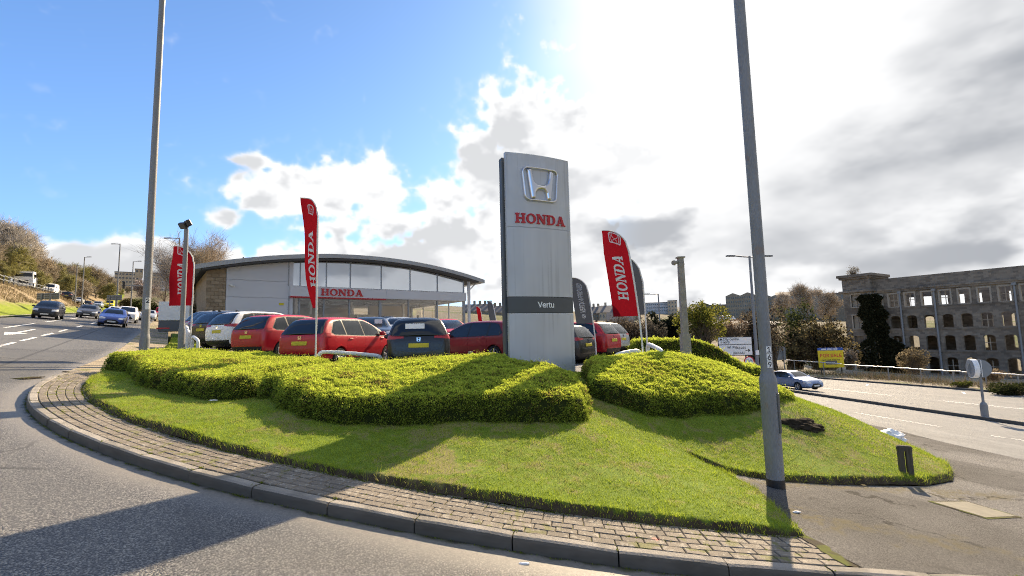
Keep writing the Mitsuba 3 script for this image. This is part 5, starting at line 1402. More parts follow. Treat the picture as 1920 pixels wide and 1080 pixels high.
def car(kind, colour, label, p, heading, group=None, roof=None, extras=(), slope=None):
    """heading: direction of the nose in plan, radians from +x. p: ground point under its middle."""
    if kind not in PROTO:
        c, P, W = build_proto(kind)
        PROTO[kind] = (c, [(n, mikit.ply(m, None, s_), b) for n, m, b, s_ in P], [mikit.ply(m, None, 35) for m in W])
    c, P, (ty, rim, back) = PROTO[kind]
    k = thing('parked_car' if group == LOTG else 'car', label, 'car', group)
    M = T().translate([float(p[0]), float(p[1]), float(p[2])]).rotate([0, 0, 1], math.degrees(heading))
    if slope is not None:                                    # stand on the sloping road
        x, y = p[0], p[1]
        nn = np.array([-(float(slope(x + 1, y)) - float(slope(x - 1, y))) / 2, -(float(slope(x, y + 1)) - float(slope(x, y - 1))) / 2, 1.0]); nn /= np.linalg.norm(nn)
        fx = np.array([math.cos(heading), math.sin(heading), 0]); fx -= nn * (fx @ nn); fx /= np.linalg.norm(fx)
        fy = np.cross(nn, fx)
        A = np.eye(4); A[:3, 0], A[:3, 1], A[:3, 2], A[:3, 3] = fx, fy, nn, p
        M = T(A)
    ref = lambda b: {'type': 'ref', 'id': b}
    for n, d, b in P:
        kk = numbered(f'{k}__{n}')
        scene[kk] = {**d, 'bsdf': ref('m_paint_' + colour if b == 'paint' else b), 'to_world': M}
    for x in c['wb']:
        for s in (-1, 1):
            kk = numbered(f'{k}__wheel')
            W = M.translate([x, s * (c['W'] / 2 - .115), c['wr']]).rotate([0, 0, 1], 0 if s < 0 else 180)
            scene[kk + '__tyre'] = {**ty, 'bsdf': ref('m_tyre'), 'to_world': W}
            scene[kk + '__rim'] = {**rim, 'bsdf': ref('m_rim'), 'to_world': W}
            scene[kk + '__hub'] = {**back, 'bsdf': ref('m_trim'), 'to_world': W}
    for n, m, b in extras:
        kk = numbered(f'{k}__{n}')
        scene[kk] = {**mikit.ply(m, b, 35), 'to_world': M}
    return k
LOTG = None
def lot_car(kind, colour, label, px, Y, az, roof_y, extras=(), name='parked_car'):
    """px: picture column of the car's middle at distance Y; roof_y: row of its roof; az: nose direction, degrees clockwise from straight ahead."""
    q = at(px, roof_y, Y)
    z = q[2] - CARS[kind]['H']
    return car(kind, colour, label, (q[0], q[1], z), math.pi / 2 - math.radians(az), None, extras=extras)
# the cars of the sales pitch, nearest row first
lot_car('hatch', 'red', 'bright red hatchback behind the white flag pole, seen from its rear right corner', 645, 15.8, 17, 597)
_cs, _sn = math.cos(.64), math.sin(.64)
_st = [('window_sticker', moved(box((0, .10, 0), (.008, .50, .17)), (-1.80, 0, 1.265), M=np.array([[_cs, 0, _sn], [0, 1, 0], [-_sn, 0, _cs]])), 'm_paper')]
lot_car('hatch', 'navy', 'dark navy hatchback seen squarely from behind, left of the tall sign', 783, 14.7, -12, 598, extras=_st)
lot_car('hatch', 'dark_red', 'dark red hatchback nearly side on, its rear hidden by the tall sign', 900, 19.0, -55, 603)
lot_car('hatch', 'red', 'red hatchback between the white hatchback and the red one by the flag pole', 552, 18.0, 22, 592)
lot_car('hatch', 'white', 'white hatchback in the row of parked cars, left of the two red ones', 500, 19.7, 27, 586)
lot_car('hatch', 'black', 'black hatchback between the white hatchback and the end of the row', 464, 21.6, 27, 586)
lot_car('hatch', 'steel_blue', 'dark blue hatchback second from the far left end of the parked row', 449, 23.6, 27, 585)
lot_car('hatch', 'silver', 'silver car at the far left end of the parked row', 435, 25.6, 27, 584)
lot_car('suv', 'steel_blue', 'dark blue off-roader facing the camera behind the brightest red hatchback', 695, 23.5, 158, 594, extras=[('window_sticker', box((.98, .25, 1.40), (.012, .34, .20)), 'm_paper')])
lot_car('saloon', 'pale', 'pale silver car behind the navy hatchback', 748, 25.5, 168, 595)
lot_car('hatch', 'black', 'black car at the back, between the blue off-roader and the silver car', 722, 29, 175, 593)
lot_car('hatch', 'red', 'orange-red car facing the camera, to the right behind the navy hatchback', 836, 24.0, 155, 598)
lot_car('hatch', 'black', 'black hatchback showing its tail just right of the tall sign', 1014, 19.0, -56, 610)
lot_car('hatch', 'red', 'red hatchback showing its tail right of the tall sign, beyond the black one', 1068, 20.9, -55, 605)
lot_car('hatch', 'silver', 'silver hatchback at the right end of the parked cars', 1092, 22.9, -55, 606)
lot_car('saloon', 'pale', 'pale car far back, seen between the orange-red car and the dark red one', 885, 34, 160, 610)
# ------------------------------------------------------------------ the showroom
scene['m_white_wall'] = pr(proc(lambda p, n, uv: mix((.46, .47, .495), (.52, .53, .555), fbm(p.x * .6, p.y * .6, p.z * 2, 4))), .5, .4)
scene['m_stone'] = pr(proc(lambda p, n, uv: mix((.17, .125, .08), (.34, .27, .19), .5 * cell_rand(uv.x * 1000, 3, 1) + .5 * fbm(p.x * 6, p.y * 6, p.z * 6, 4))), .9, .3)
scene['m_roof_grey'] = pr((.29, .305, .315), .5, .4)
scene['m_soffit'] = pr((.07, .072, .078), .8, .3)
scene['m_pane_opaque'] = bumped(pr((.56, .59, .63), .05, .5, .75), lambda p, n, uv: .05 * fbm(p.x * .35, p.y * .35, p.z * .3, 2), eps=2e-2)
scene['m_glass'] = {'type': 'thindielectric', 'int_ior': 1.5}
scene['m_mullion'] = pr((.26, .275, .29), .4, .5)
scene['m_beige'] = pr((.44, .38, .29), .8, .3)
scene['m_int_floor'] = pr((.30, .27, .23), .35, .5)
scene['m_int_white'] = pr((.62, .61, .58), .7, .3)
SH_P, SH_E, SH_N = np.array([-15.4, 34.0]), np.array([.80, .60]), np.array([-.60, .80])   # left end of the glazing; along the front; inwards
SH_Z = 1.1
def shp(m, rz=math.atan2(.60, .80)):
    return moved(m, (SH_P[0], SH_P[1], 0), rz)
def sbx(t0, t1, d0, d1, z0, z1, ch=0.0):
    return shp(box(((t0 + t1) / 2, (d0 + d1) / 2, (z0 + z1) / 2), (t1 - t0, d1 - d0, z1 - z0), 0, ch))
def tz(px, py):
    """(distance along the front, height) of a picture point on the front."""
    d = ray(px, py); a = np.array([[d[0], -SH_E[0]], [d[1], -SH_E[1]]])
    Yv, t = np.linalg.solve(a, SH_P)
    return float(t), float(CAM[2] + d[2] * Yv)
TL, TR = tz(358, 503), tz(898, 529)
TA = tz(640, 480)
ARC = np.polyfit([TL[0], tz(470, 487)[0], TA[0], tz(760, 492)[0], TR[0]], [TL[1] + .12, tz(470, 487)[1], TA[1], tz(760, 492)[1], TR[1] + .1], 2)
def arc(t): return np.polyval(ARC, t)
DEP = 17.0
KS_ = thing('showroom', 'car showroom with a curved grey roof, white walls and tall windows', 'showroom')
ts = np.linspace(TL[0], TR[0], 40)
prof = Polygon(list(zip(ts, arc(ts))) + list(zip(ts[::-1], arc(ts[::-1]) - .29)))
def extr_front(poly, d0, d1):
    m = trimesh.creation.extrude_polygon(poly, d1 - d0, engine='earcut')
    v = np.array(m.vertices)
    return shp(trimesh.Trimesh(np.stack([v[:, 0], v[:, 2] + d0, v[:, 1]], 1), m.faces[:, ::-1], process=False))
part(KS_, 'roof', extr_front(prof, -.95, DEP + .6), 'm_roof_grey', 25)
soff = Polygon(list(zip(ts[1:-1], arc(ts[1:-1]) - .30)) + list(zip(ts[1:-1][::-1], arc(ts[1:-1][::-1]) - .40)))
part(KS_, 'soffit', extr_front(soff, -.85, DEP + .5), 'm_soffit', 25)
t_g1 = tz(872, 560)[0]
t_w0, t_p0 = tz(423, 560)[0], tz(386, 560)[0]
def under(t0, t1, z0, n=10, gap=.415):
    t = np.linspace(t0, t1, n)
    return Polygon([(t0, z0), (t1, z0)] + list(zip(t[::-1], arc(t[::-1]) - gap)))
# white clad wall of large flat panels
zr = [SH_Z - .8, 2.6, 3.75, 4.9, 6.05]
W = KS_
for k in range(len(zr)):
    z0 = zr[k]; z1 = zr[k + 1] if k + 1 < len(zr) else None
    g = (R(t_w0 + .01, z0 + .008, -.01, z1 - .008) if z1 else under(t_w0 + .01, -.01, z0 + .008))
    part(W, 'wall_panel', extr_front(g, 0, .18), 'm_white_wall')
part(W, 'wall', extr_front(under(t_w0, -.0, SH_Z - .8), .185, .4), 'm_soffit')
# stone pier of coursed blocks
kst = numbered(KS_ + '__stone_pier')
scene[kst] = mikit.ply(extr_front(under(t_p0, t_w0, SH_Z - .8), .06, DEP), 'm_stone', False, uv=None)
rg = np.random.default_rng(3)
z = SH_Z - .6; kk = 0
while z < 6.2:
    h = .235; t = t_p0 - (.0 if kk % 2 else .22)
    while t < t_w0 - .04:
        a, b = max(t, t_p0 - .02), min(t + .46, t_w0 - .01)
        if b - a > .06 and z + h < arc(a) - .42:
            m = sbx(a + .006, b - .006, rg.uniform(-.025, .0), .08, z + .006, z + h - .006, .012)
            scene[numbered(kst + '__block')] = mikit.ply(m, 'm_stone', False, uv=np.tile([[rg.random(), 0]], (len(m.vertices), 1)))
        t += .46
    z += h; kk += 1
z = SH_Z
# lintel band with the name
zb0, zb1 = 4.98, 5.74
zb0 = (tz(541, 555)[1] + tz(868, 565)[1]) / 2; zb1 = (tz(541, 537)[1] + tz(868, 549)[1]) / 2
for a, b in ((0, tz(722, 555)[0]), (tz(722, 555)[0], t_g1)):
    part(KS_, 'fascia', sbx(a + (.01 if a else -.24), b - .01, -.22, .16, zb0, zb1), 'm_white_wall')
part(KS_, 'red_stripe', sbx(-.24, tz(722, 555)[0], -.26, -.1, zb0 - .10, zb0 - .015), 'm_red_letter')
ta, tb = tz(600, 549)[0], tz(679, 551)[0]
polys, wd = slab_word('HONDA')
hl = .50
for g in polys:
    g = affinity.scale(g, (tb - ta) / wd, hl, origin=(0, 0))
    m = upright(extrude(g, .07)); part(KS_, 'letter', shp(moved(m, (ta, -.23, (zb0 + zb1) / 2 - hl / 2))), 'm_red_letter')
# upper windows: pale backed panes between thin mullions
xs = [541, 563, 586, 612, 657, 715, 769, 820, 869]
tt = [tz(x, 520)[0] for x in xs]
for a, b in zip(tt[:-1], tt[1:]):
    kp = part(KS_, 'upper_pane', extr_front(under(a + .03, b - .03, zb1 + .05, 6, .45), .02, .06), 'm_pane_opaque')
for a in tt:
    part(KS_, 'mullion', sbx(a - .028, a + .028, -.06, .10, zb1 + .003, float(arc(a)) - .42), 'm_mullion')
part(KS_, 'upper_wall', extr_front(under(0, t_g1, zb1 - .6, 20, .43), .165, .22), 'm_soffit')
# lower windows of clear glass
xl = [541, 561, 607, 655, 713, 766, 820, 870]
tl = [tz(x, 580)[0] for x in xl]
for a, b in zip(tl[:-1], tl[1:]):
    z1 = zb0 - (.11 if a < tz(722, 555)[0] - .5 else .01)
    q = shp(tm([(a + .03, .05, SH_Z), (b - .03, .05, SH_Z), (b - .03, .05, z1), (a + .03, .05, z1)], [[0, 1, 2, 3]]))
    part(KS_, 'window_pane', q, 'm_glass')
for i, a in enumerate(tl):
    part(KS_, 'mullion', sbx(a - (.10 if i in (4, 7) else .04), a + (.10 if i in (4, 7) else .04), -.04, .14, SH_Z - .1, zb0 - .003), 'm_mullion')
part(KS_, 'door', sbx(tl[0] + .06, tl[1] - .06, .06, .10, SH_Z, SH_Z + 2.2), 'm_mullion', label='grey door at the left end of the glazing')
part(KS_, 'transom', sbx(tl[0] + .04, tl[1] - .04, -.02, .12, SH_Z + 2.22, SH_Z + 2.34), 'm_mullion')
# right end: glazed return, corner column with a roof brace
for k in range(4):
    d0, d1 = .3 + k * 2.6, .3 + (k + 1) * 2.6
    q = shp(tm([(t_g1 - .02, d0 + .05, SH_Z), (t_g1 - .02, d1 - .05, SH_Z), (t_g1 - .02, d1 - .05, zb0), (t_g1 - .02, d0 + .05, zb0)], [[0, 1, 2, 3]]))
    part(KS_, 'window_pane', q, 'm_glass')
    part(KS_, 'mullion', sbx(t_g1 - .06, t_g1 + .04, d1 - .04, d1 + .04, SH_Z, zb0 - .003), 'm_mullion')
part(KS_, 'side_fascia', sbx(t_g1 - .14, t_g1 + .14, .2, DEP, zb0 + .004, zb1 + .004), 'm_white_wall')
part(KS_, 'side_wall', sbx(t_g1 - .1, t_g1 + .1, 10.7, DEP, SH_Z - .5, zb0), 'm_white_wall')
part(KS_, 'side_upper', sbx(t_g1 - .08, t_g1 + .06, .25, DEP, zb1 + .01, float(arc(t_g1)) - .44), 'm_pane_opaque')
part(KS_, 'corner_column', sbx(t_g1 + .16, t_g1 + .36, -.3, -.1, SH_Z - .6, float(arc(t_g1 + .3)) - .42), 'm_white_wall')
part(KS_, 'roof_brace', shp(tube(np.array([[t_g1 + .26, -.2, zb1 + .2], [TR[0] - .5, -.2, float(arc(TR[0] - .5)) - .42]]), .045, 8)), 'm_mullion')
# inside
part(KS_, 'floor', sbx(-.0, t_g1, .25, DEP - .3, SH_Z - .3, SH_Z), 'm_int_floor')
part(KS_, 'rear_wall', sbx(-4.5, t_g1 - 4.2, DEP - .5, DEP, SH_Z - .5, 6.2), 'm_beige')
part(KS_, 'inner_wall', sbx(.2, .4, .4, DEP - .6, SH_Z, zb0), 'm_beige')
part(KS_, 'left_wall', sbx(t_p0, t_p0 + .05, 1.2, DEP - .6, SH_Z - .5, 6.0), 'm_stone')
part(KS_, 'ceiling', sbx(.3, t_g1 - .2, .3, DEP - .5, zb0 + .3, zb0 + .42), 'm_int_white')
part(KS_, 'gallery', sbx(1.2, 9.5, 7.0, DEP - .6, SH_Z + 2.65, SH_Z + 3.1), 'm_beige', label='beige gallery floor inside')
part(KS_, 'gallery_front', sbx(9.0, t_g1 - .8, 9.5, 9.8, SH_Z + 2.5, zb0 + .2), 'm_beige')
for a in (3.0, 6.5, 9.2, 11.5):
    part(KS_, 'inner_column', shp(cyl((a, 7.2, SH_Z), (a, 7.2, zb0 + .3), .13, n=14)), 'm_int_white')
for k, (a, d) in enumerate(((4.4, 4.0), (7.6, 4.5), (10.6, 5.0))):
    part(KS_, 'desk', cat([sbx(a, a + 1.6, d, d + .8, SH_Z + .7, SH_Z + .76), sbx(a + .05, a + .1, d + .05, d + .75, SH_Z, SH_Z + .7), sbx(a + 1.5, a + 1.55, d + .05, d + .75, SH_Z, SH_Z + .7)]), 'm_int_white')
part(KS_, 'office_screen', sbx(5.6, 8.8, 9.9, 10.0, SH_Z, SH_Z + 2.2), 'm_dark_steel')
for a, w, mt in ((2.2, 1.0, 'm_red_letter'), (3.8, .8, 'm_int_white'), (8.4, 1.2, 'm_dark_steel'), (10.2, .7, 'm_red_letter')):
    part(KS_, 'poster', sbx(a, a + w, 6.8, 6.85, SH_Z + .9, SH_Z + 2.4), mt)
for d in (2.5, 5.0, 8.5):
    part(KS_, 'ceiling_beam', sbx(.5, t_g1 - .4, d, d + .12, zb0 + .08, zb0 + .29), 'm_mullion')
# fittings on the walls
part(KS_, 'security_camera', cat([sbx(t_w0 + .18, t_w0 + .30, -.12, .0, 5.62, 5.74, .01), shp(cyl((t_w0 + .24, -.12, 5.66), (t_w0 + .42, -.34, 5.58), .06, n=12))]), 'm_int_white')
part(KS_, 'security_camera', cat([sbx(t_w0 - .42, t_w0 - .22, -.16, .0, 6.72, 6.9, .01), shp(cyl((t_w0 - .32, -.16, 6.78), (t_w0 - .30, -.40, 6.70), .07, n=12))]), 'm_dark_steel')
part(KS_, 'yellow_notice', sbx(tz(523, 570)[0], tz(532, 570)[0], -.03, -.004, tz(523, 572)[1], tz(523, 568)[1]), 'm_plate_yellow')
part(KS_, 'roof_vent', shp(cyl((tz(465, 480)[0], 2, arc(tz(465, 480)[0]) - .05), (tz(465, 480)[0], 2, arc(tz(465, 480)[0]) + .45), .05, n=10)), 'm_galv')
# white cabinet beside the road
_p = at(329, 590, 31.0)
KW2 = thing('cabinet', 'white rectangular cabinet on a dark plinth on the grass beside the left road', 'cabinet')
cz0, cz1 = at(329, 601, 31.0)[2], at(329, 566, 31.0)[2]
part(KW2, 'panel', box((_p[0], _p[1], (cz0 + cz1) / 2), (1.75, .5, cz1 - cz0), .25, .03), 'm_white_paint')
part(KW2, 'plinth', box((_p[0], _p[1], cz0 - .35), (1.70, .46, .69), .25, .02), 'm_dark_steel')
part(KW2, 'red_board', box((_p[0] + .1, _p[1] - 1.2, cz0 - .52), (.7, .04, .08), .2), 'm_red_letter')
# ------------------------------------------------------------------ the ruined mill
scene['m_mill'] = pr(proc(lambda p, n, uv: mix((.12, .105, .087), (.24, .21, .168), fbm(p.x * .5 + p.y * .5, p.z * .35, 1.0, 4)) * (.55 + .75 * fbm(p.x * .12 + p.y * .1, p.z * .22, 7.0, 3)) * (.75 + .5 * cell_rand(dr.floor((p.x * .54 - p.y * .84) * 1.6 + .5 * (dr.floor(p.z * 3.2) - 2 * dr.floor(p.z * 1.6))), dr.floor(p.z * 3.2), 1.0))), .9, .3)
scene['m_mill_pale'] = pr((.30, .27, .22), .9, .3)
scene['m_far_stone'] = pr(proc(lambda p, n, uv: mix((.19, .165, .13), (.28, .245, .19), fbm(p.x * .2, p.y * .2, p.z * .3, 3))), .9, .3)
scene['m_far_tan'] = pr((.40, .34, .25), .9, .3)
scene['m_far_pale'] = pr((.42, .43, .45), .8, .3)
scene['m_far_roof'] = pr((.12, .12, .125), .8, .3)
scene['m_far_window'] = pr((.05, .055, .065), .1, .6)
scene['m_blue'] = pr((.03, .09, .36), .5, .4)
scene['m_yellow'] = pr((.66, .52, .02), .6, .4)
scene['m_red_sign'] = pr((.55, .02, .03), .5, .4)
scene['m_sign_back'] = pr((.20, .215, .225), .5, .5)
MV = np.array([.54, -.84]); MV /= np.linalg.norm(MV); MN = np.array([MV[1], -MV[0]])   # along the front to the right; MN points out towards the road
if MN[1] > 0: MN = -MN
M0 = at(1642, 600, 92.0)[:2]
def mpt(px, py):
    d = ray(px, py); a = np.array([[d[0], -MV[0]], [d[1], -MV[1]]])
    Yv, t = np.linalg.solve(a, M0)
    return float(t), float(CAM[2] + d[2] * Yv)
def mill_mesh(m):
    """Drawn with x along the front, y inwards, z up."""
    v = np.array(m.vertices)
    xy = M0[None] + v[:, :1] * MV[None] - v[:, 1:2] * MN[None]
    q = trimesh.Trimesh(np.column_stack([xy, v[:, 2]]), m.faces, process=False)
    if np.linalg.det(np.array([[MV[0], -MN[0]], [MV[1], -MN[1]]])) < 0: q.invert()
    return q
def mill_ext(poly, d0, d1):
    m = trimesh.creation.extrude_polygon(poly, d1 - d0, engine='earcut')
    v = np.array(m.vertices)
    q = trimesh.Trimesh(np.stack([v[:, 0], v[:, 2] + d0, v[:, 1]], 1), m.faces[:, ::-1], process=False)
    return mill_mesh(q)
def mbox(x0, x1, d0, d1, z0, z1): return mill_mesh(box(((x0 + x1) / 2, (d0 + d1) / 2, (z0 + z1) / 2), (x1 - x0, d1 - d0, z1 - z0)))
cols_t = np.array([mpt(x, 565)[0] for x in (1646, 1675, 1706, 1738, 1773, 1808, 1847, 1887)])
pit = np.polyfit(np.arange(8), cols_t, 1)
NCOL = 15
ct_ = pit[1] + pit[0] * np.arange(NCOL)
BW = pit[0]
rows_z = []
for (yt, yb, x) in ((554, 577, 1646), (590, 614.5, 1740), (629, 656, 1740), (669, 700, 1740)):
    rows_z.append((mpt(x, yb)[1], mpt(x, yt)[1]))
Z_PAR = mpt(1650, 523.5)[1]; Z_COR = mpt(1650, 543)[1]
Z_MB = -9.0
ML = ct_[-1] + BW
KM = thing('derelict_mill', 'derelict four-storey stone mill with empty arched windows and no roof', 'mill')
holes, spec = [], []
for c in range(NCOL):
    for r, (z0, z1) in enumerate(rows_z):
        w = BW * (.30 if r else .285)
        x0, x1 = ct_[c] - w, ct_[c] + w
        if r == 0: g = R(x0, z0, x1, z1)
        else:
            a = np.linspace(0, math.pi, 9)
            rise = .38
            g = Polygon([(x0, z0), (x1, z0), (x1, z1 - rise)] + [(ct_[c] + w * math.cos(q), z1 - rise + rise * math.sin(q)) for q in a[1:-1]] + [(x0, z1 - rise)])
        holes.append(g); spec.append((c, r, x0, x1, z0, z1))
wall = R(0, Z_MB, ML, Z_COR)
part(KM, 'front_wall', mill_ext(wall.difference(U(holes)), 0, .62), 'm_mill')
part(KM, 'parapet', mbox(0, ML, -.05, .62, Z_COR + .01, Z_PAR), 'm_mill')
part(KM, 'cornice', cat([mbox(-.3, ML, -.45, .1, Z_COR - .30, Z_COR), mbox(-.3, ML, -.28, .1, Z_COR - .62, Z_COR - .31)]), 'm_mill')
for z in (rows_z[0][0] - .12, rows_z[1][0] - .12, rows_z[2][0] - .12):
    part(KM, 'string_course', mbox(0, ML, -.12, .05, z - .22, z), 'm_mill')
# rear wall with its own openings, end wall, partial inner floors added to darken the lower windows
rh = [affinity.translate(g, BW * .18, 0) for g, s in zip(holes, spec) if s[1] == 0 or s[0] >= 6 or (s[0] * 7 + s[1] * 3) % 4 == 2]
part(KM, 'rear_wall', mill_ext(wall.difference(U(rh)), 15.0, 15.6), 'm_mill')
part(KM, 'end_wall', mbox(.05, .65, .63, 15, Z_MB, Z_COR), 'm_mill')
rg = np.random.default_rng(12)
for z in (rows_z[0][0] - .6, rows_z[1][0] - .6, rows_z[2][0] - .6):
    part(KM, 'floor', mbox(.7, ML * (.30 if z > rows_z[1][0] else .46), 1.2, 14.5, z - .3, z), 'm_mill')
for (c, r, x0, x1, z0, z1) in spec:
    if c > 10: continue
    fr = [mbox(x0 - .12, x1 + .12, -.10, .20, z0 - .2, z0 - .005)]
    if r == 0: fr += [mbox(x0 - .2, x0 + .02, -.07, .3, z0, z1), mbox(x1 - .02, x1 + .2, -.07, .3, z0, z1), mbox(x0 - .2, x1 + .2, -.08, .3, z1, z1 + .28)]
    kk = part(KM, 'window', cat(fr), 'm_mill_pale' if r == 0 else 'm_mill')
    if rg.random() < .45:                                   # remains of a sash
        xm = (x0 + x1) / 2
        bars = [mbox(xm - .05, xm + .05, .3, .38, z0, z1 - .4 * (r > 0)), mbox(x0, x1, .3, .38, (z0 + z1) / 2 - .05, (z0 + z1) / 2 + .05), mbox(x0, x0 + .09, .3, .38, z0, z1 - .4), mbox(x1 - .09, x1, .3, .38, z0, z1 - .4)]
        scene[numbered(kk + '__sash')] = mikit.ply(cat(bars[:2 + int(rg.random() * 3)]), 'm_mill_pale')
for x, y in ((1692, 600), (1757, 600), (1910, 600)):
    t = mpt(x, y)[0]
    part(KM, 'drainpipe', cat([mill_mesh(cyl((t, -.20, Z_MB + 1), (t, -.20, Z_COR - .7), .13, n=10)), mbox(t - .25, t + .25, -.5, -.02, Z_COR - 1.0, Z_COR - .63)]), 'm_sign_back')
# stair tower on the left corner
tx0, tx1 = mpt(1590, 600)[0], -.02
TW = 6.2
tz0 = mpt(1610, 515)[1]; tz1 = mpt(1610, 545)[1]
kt = numbered(KM + '__stair_tower')
tow = R(tx0, Z_MB, -.01, tz1)
tc = (tx0 + 0) / 2 - .25
tw_h, tws = [], []
for y0, y1 in ((553, 576), (592, 616), (630, 650)):
    b, a = mpt(1603, y1)[1], mpt(1603, y0)[1]
    tw_h.append(R(tc - .75, b, tc + .75, a)); tws.append((b, a))
dz = mpt(1608, 684)[1]
tw_h.append(R(tc - .8, Z_MB + .3, tc + .8, mpt(1608, 665)[1]))
scene[kt] = mikit.ply(mill_ext(tow.difference(U(tw_h)), -1.0, -.4), 'm_mill')
scene[kt + '__side_wall'] = mikit.ply(cat([mbox(tx0, tx0 + .5, -.39, TW, Z_MB, tz1), mbox(-.5, -.012, -.39, 0, Z_MB, tz1), mbox(tx0 + .5, -.5, .8, 1.2, Z_MB, tz1 - .5)]), 'm_mill')
scene[kt + '__attic'] = mikit.ply(cat([mbox(tx0 - .05, .02, -1.05, TW, tz1 + .01, tz0 - .3)]), 'm_mill')
scene[kt + '__cornice'] = mikit.ply(cat([mbox(tx0 - .7, .65, -1.7, TW + .4, tz0 - .5, tz0), mbox(tx0 - .45, .42, -1.42, TW + .3, tz0 - .85, tz0 - .51), mbox(tx0 - .6, .5, -1.55, TW + .3, tz1 - .35, tz1)]), 'm_mill')
for i, (b, a) in enumerate(tws):
    scene[numbered(kt + '__window')] = mikit.ply(cat([mbox(tc - .95, tc - .75, -1.08, -.9, b, a), mbox(tc + .75, tc + .95, -1.08, -.9, b, a), mbox(tc - .95, tc + .95, -1.1, -.9, a, a + .25), mbox(tc - .95, tc + .95, -1.15, -.9, b - .2, b), mbox(tc - .05, tc + .05, -.75, -.68, b, a), mbox(tc - .75, tc + .75, -.75, -.68, (a + b) / 2 - .05, (a + b) / 2 + .05), mbox(tc - .75, tc + .75, -.6, -.58, b, a)]), 'm_mill_pale' if i < 2 else 'm_mill')
scene[kt + '__door_surround'] = mikit.ply(cat([mbox(tc - 1.6, tc - .8, -1.35, -.95, Z_MB, mpt(1608, 660)[1]), mbox(tc + .8, tc + 1.6, -1.35, -.95, Z_MB, mpt(1608, 660)[1]), mbox(tc - 1.9, tc + 1.9, -1.5, -.95, mpt(1608, 660)[1] + .01, mpt(1608, 649)[1])]), 'm_mill_pale')
# ivy up the corner
rg = np.random.default_rng(77)
n = 14000
yy = rg.uniform(0, 1, n)
zi = Z_MB + (tz1 - 1 - Z_MB) * yy
wd_ = np.interp(yy, [0, .15, .3, .45, .6, .8, 1], [3.9, 3.8, 3.9, 3.3, 2.3, 1.9, 1.4])
cx_ = np.interp(yy, [0, .3, .6, 1], [1.6, 1.3, .3, -.4])
xi = cx_ + rg.uniform(-1, 1, n) * wd_ * (.35 + 1.1 * meshkit.fbm(np.stack([zi * .8, 0 * zi, 0 * zi], -1), 3, 3))
di = -.1 - rg.random(n) * .7 - 1.0 * ramp(.5, -.3, xi)
xy = M0[None] + xi[:, None] * MV - di[:, None] * MN
m, c = leaf_cloud(np.column_stack([xy, zi]), np.tile(np.r_[MN, .3], (n, 1)), .42, .7, rg, np.array([[.040, .042, .022]]) * (.5 + rg.random((n, 1))), .7)
KI = thing('ivy', 'dark ivy climbing the left corner of the derelict mill', 'ivy')
put(KI, m, 'm_leaf', color=c)
_b = mill_mesh(tm([(tx0 + 1.2, .5, tz0 - .1)], np.zeros((0, 3), int)).copy()) if False else None
_p = np.r_[M0 + (tx0 + 1.3) * MV - .6 * MN, tz0 - .05]
bush('small bare shrub growing on top of the mill tower', _p, 1.5, 1.0, 1.9, 91, (.16, .13, .07), 500, .22, 120, name='plant')
# ------------------------------------------------------------------ wasteland: rail, board, weeds
def u_at(px, u):
    """Point in plan in picture column px on the line u (road coordinates), on the far ground."""
    d = ray(px, 640)[:2]
    Yv = u / (d @ RN)
    return d * Yv
def gz(p): return float(T0(p[0], p[1]) + dip(p[0], p[1]) + .13)
KR = thing('guard_rail', 'old metal rail on posts along the far side of the right road', 'rail')
for x0, y0, x1, y1 in ((1440, 672.5, 1480, 675.6), (1480, 675.6, 1574, 682), (1578, 683.5, 1640, 687.5), (1640, 687, 1716, 692), (1718, 692.5, 1795, 696.5), (1797, 697, 1889, 701.5), (1890, 702, 1990, 709)):
    a, b = u_at(x0, U_FAR + 3.0), u_at(x1, U_FAR + 3.0)
    za, zb_ = at(x0, y0, a[1])[2], at(x1, y1, b[1])[2]
    part(KR, 'rail', tube(np.array([np.r_[a, za], np.r_[b, zb_]]), .05, 8), 'm_white_paint')
for x in (1486, 1540, 1600, 1660, 1720, 1780, 1840, 1900, 1960):
    p = u_at(x, U_FAR + 3.05)
    y = np.interp(x, [1440, 1574, 1716, 1795, 1889, 1990], [672.5, 682, 692, 696, 701.5, 709])
    part(KR, 'post', box((p[0], p[1], (gz(p) - .3 + at(x, y, p[1])[2]) / 2), (.07, .07, at(x, y, p[1])[2] - gz(p) + .3)), 'm_sign_back')
# sale board
pb = u_at(1557, U_FAR + 4.2)
YB = pb[1]
KBD = thing('sale_board', 'yellow sale board on two posts with red lettering', 'sign')
bx0, bx1 = at(1535.5, 670, YB), at(1580, 670, YB)
brz = math.atan2(-.12, 1)
def bpt(px, py): return at(px, py, YB)
bw = bx1[0] - bx0[0]; bc = (bx0 + bx1) / 2
zt, zm_, zl = bpt(1557, 652)[2], bpt(1557, 657)[2], bpt(1557, 689)[2]
def bmesh(m): return moved(m, (bc[0], bc[1], 0), brz)
part(KBD, 'panel', bmesh(box((0, 0, (zm_ + zl) / 2), (bw, .04, zm_ - zl))), 'm_yellow')
part(KBD, 'header', bmesh(box((0, 0, (zt + zm_) / 2 + .005), (bw, .04, zt - zm_ - .01))), 'm_blue')
part(KBD, 'picture_patch', bmesh(box((0, -.024, bpt(1557, 680)[2]), (bw * .45, .008, .42))), 'm_far_roof')
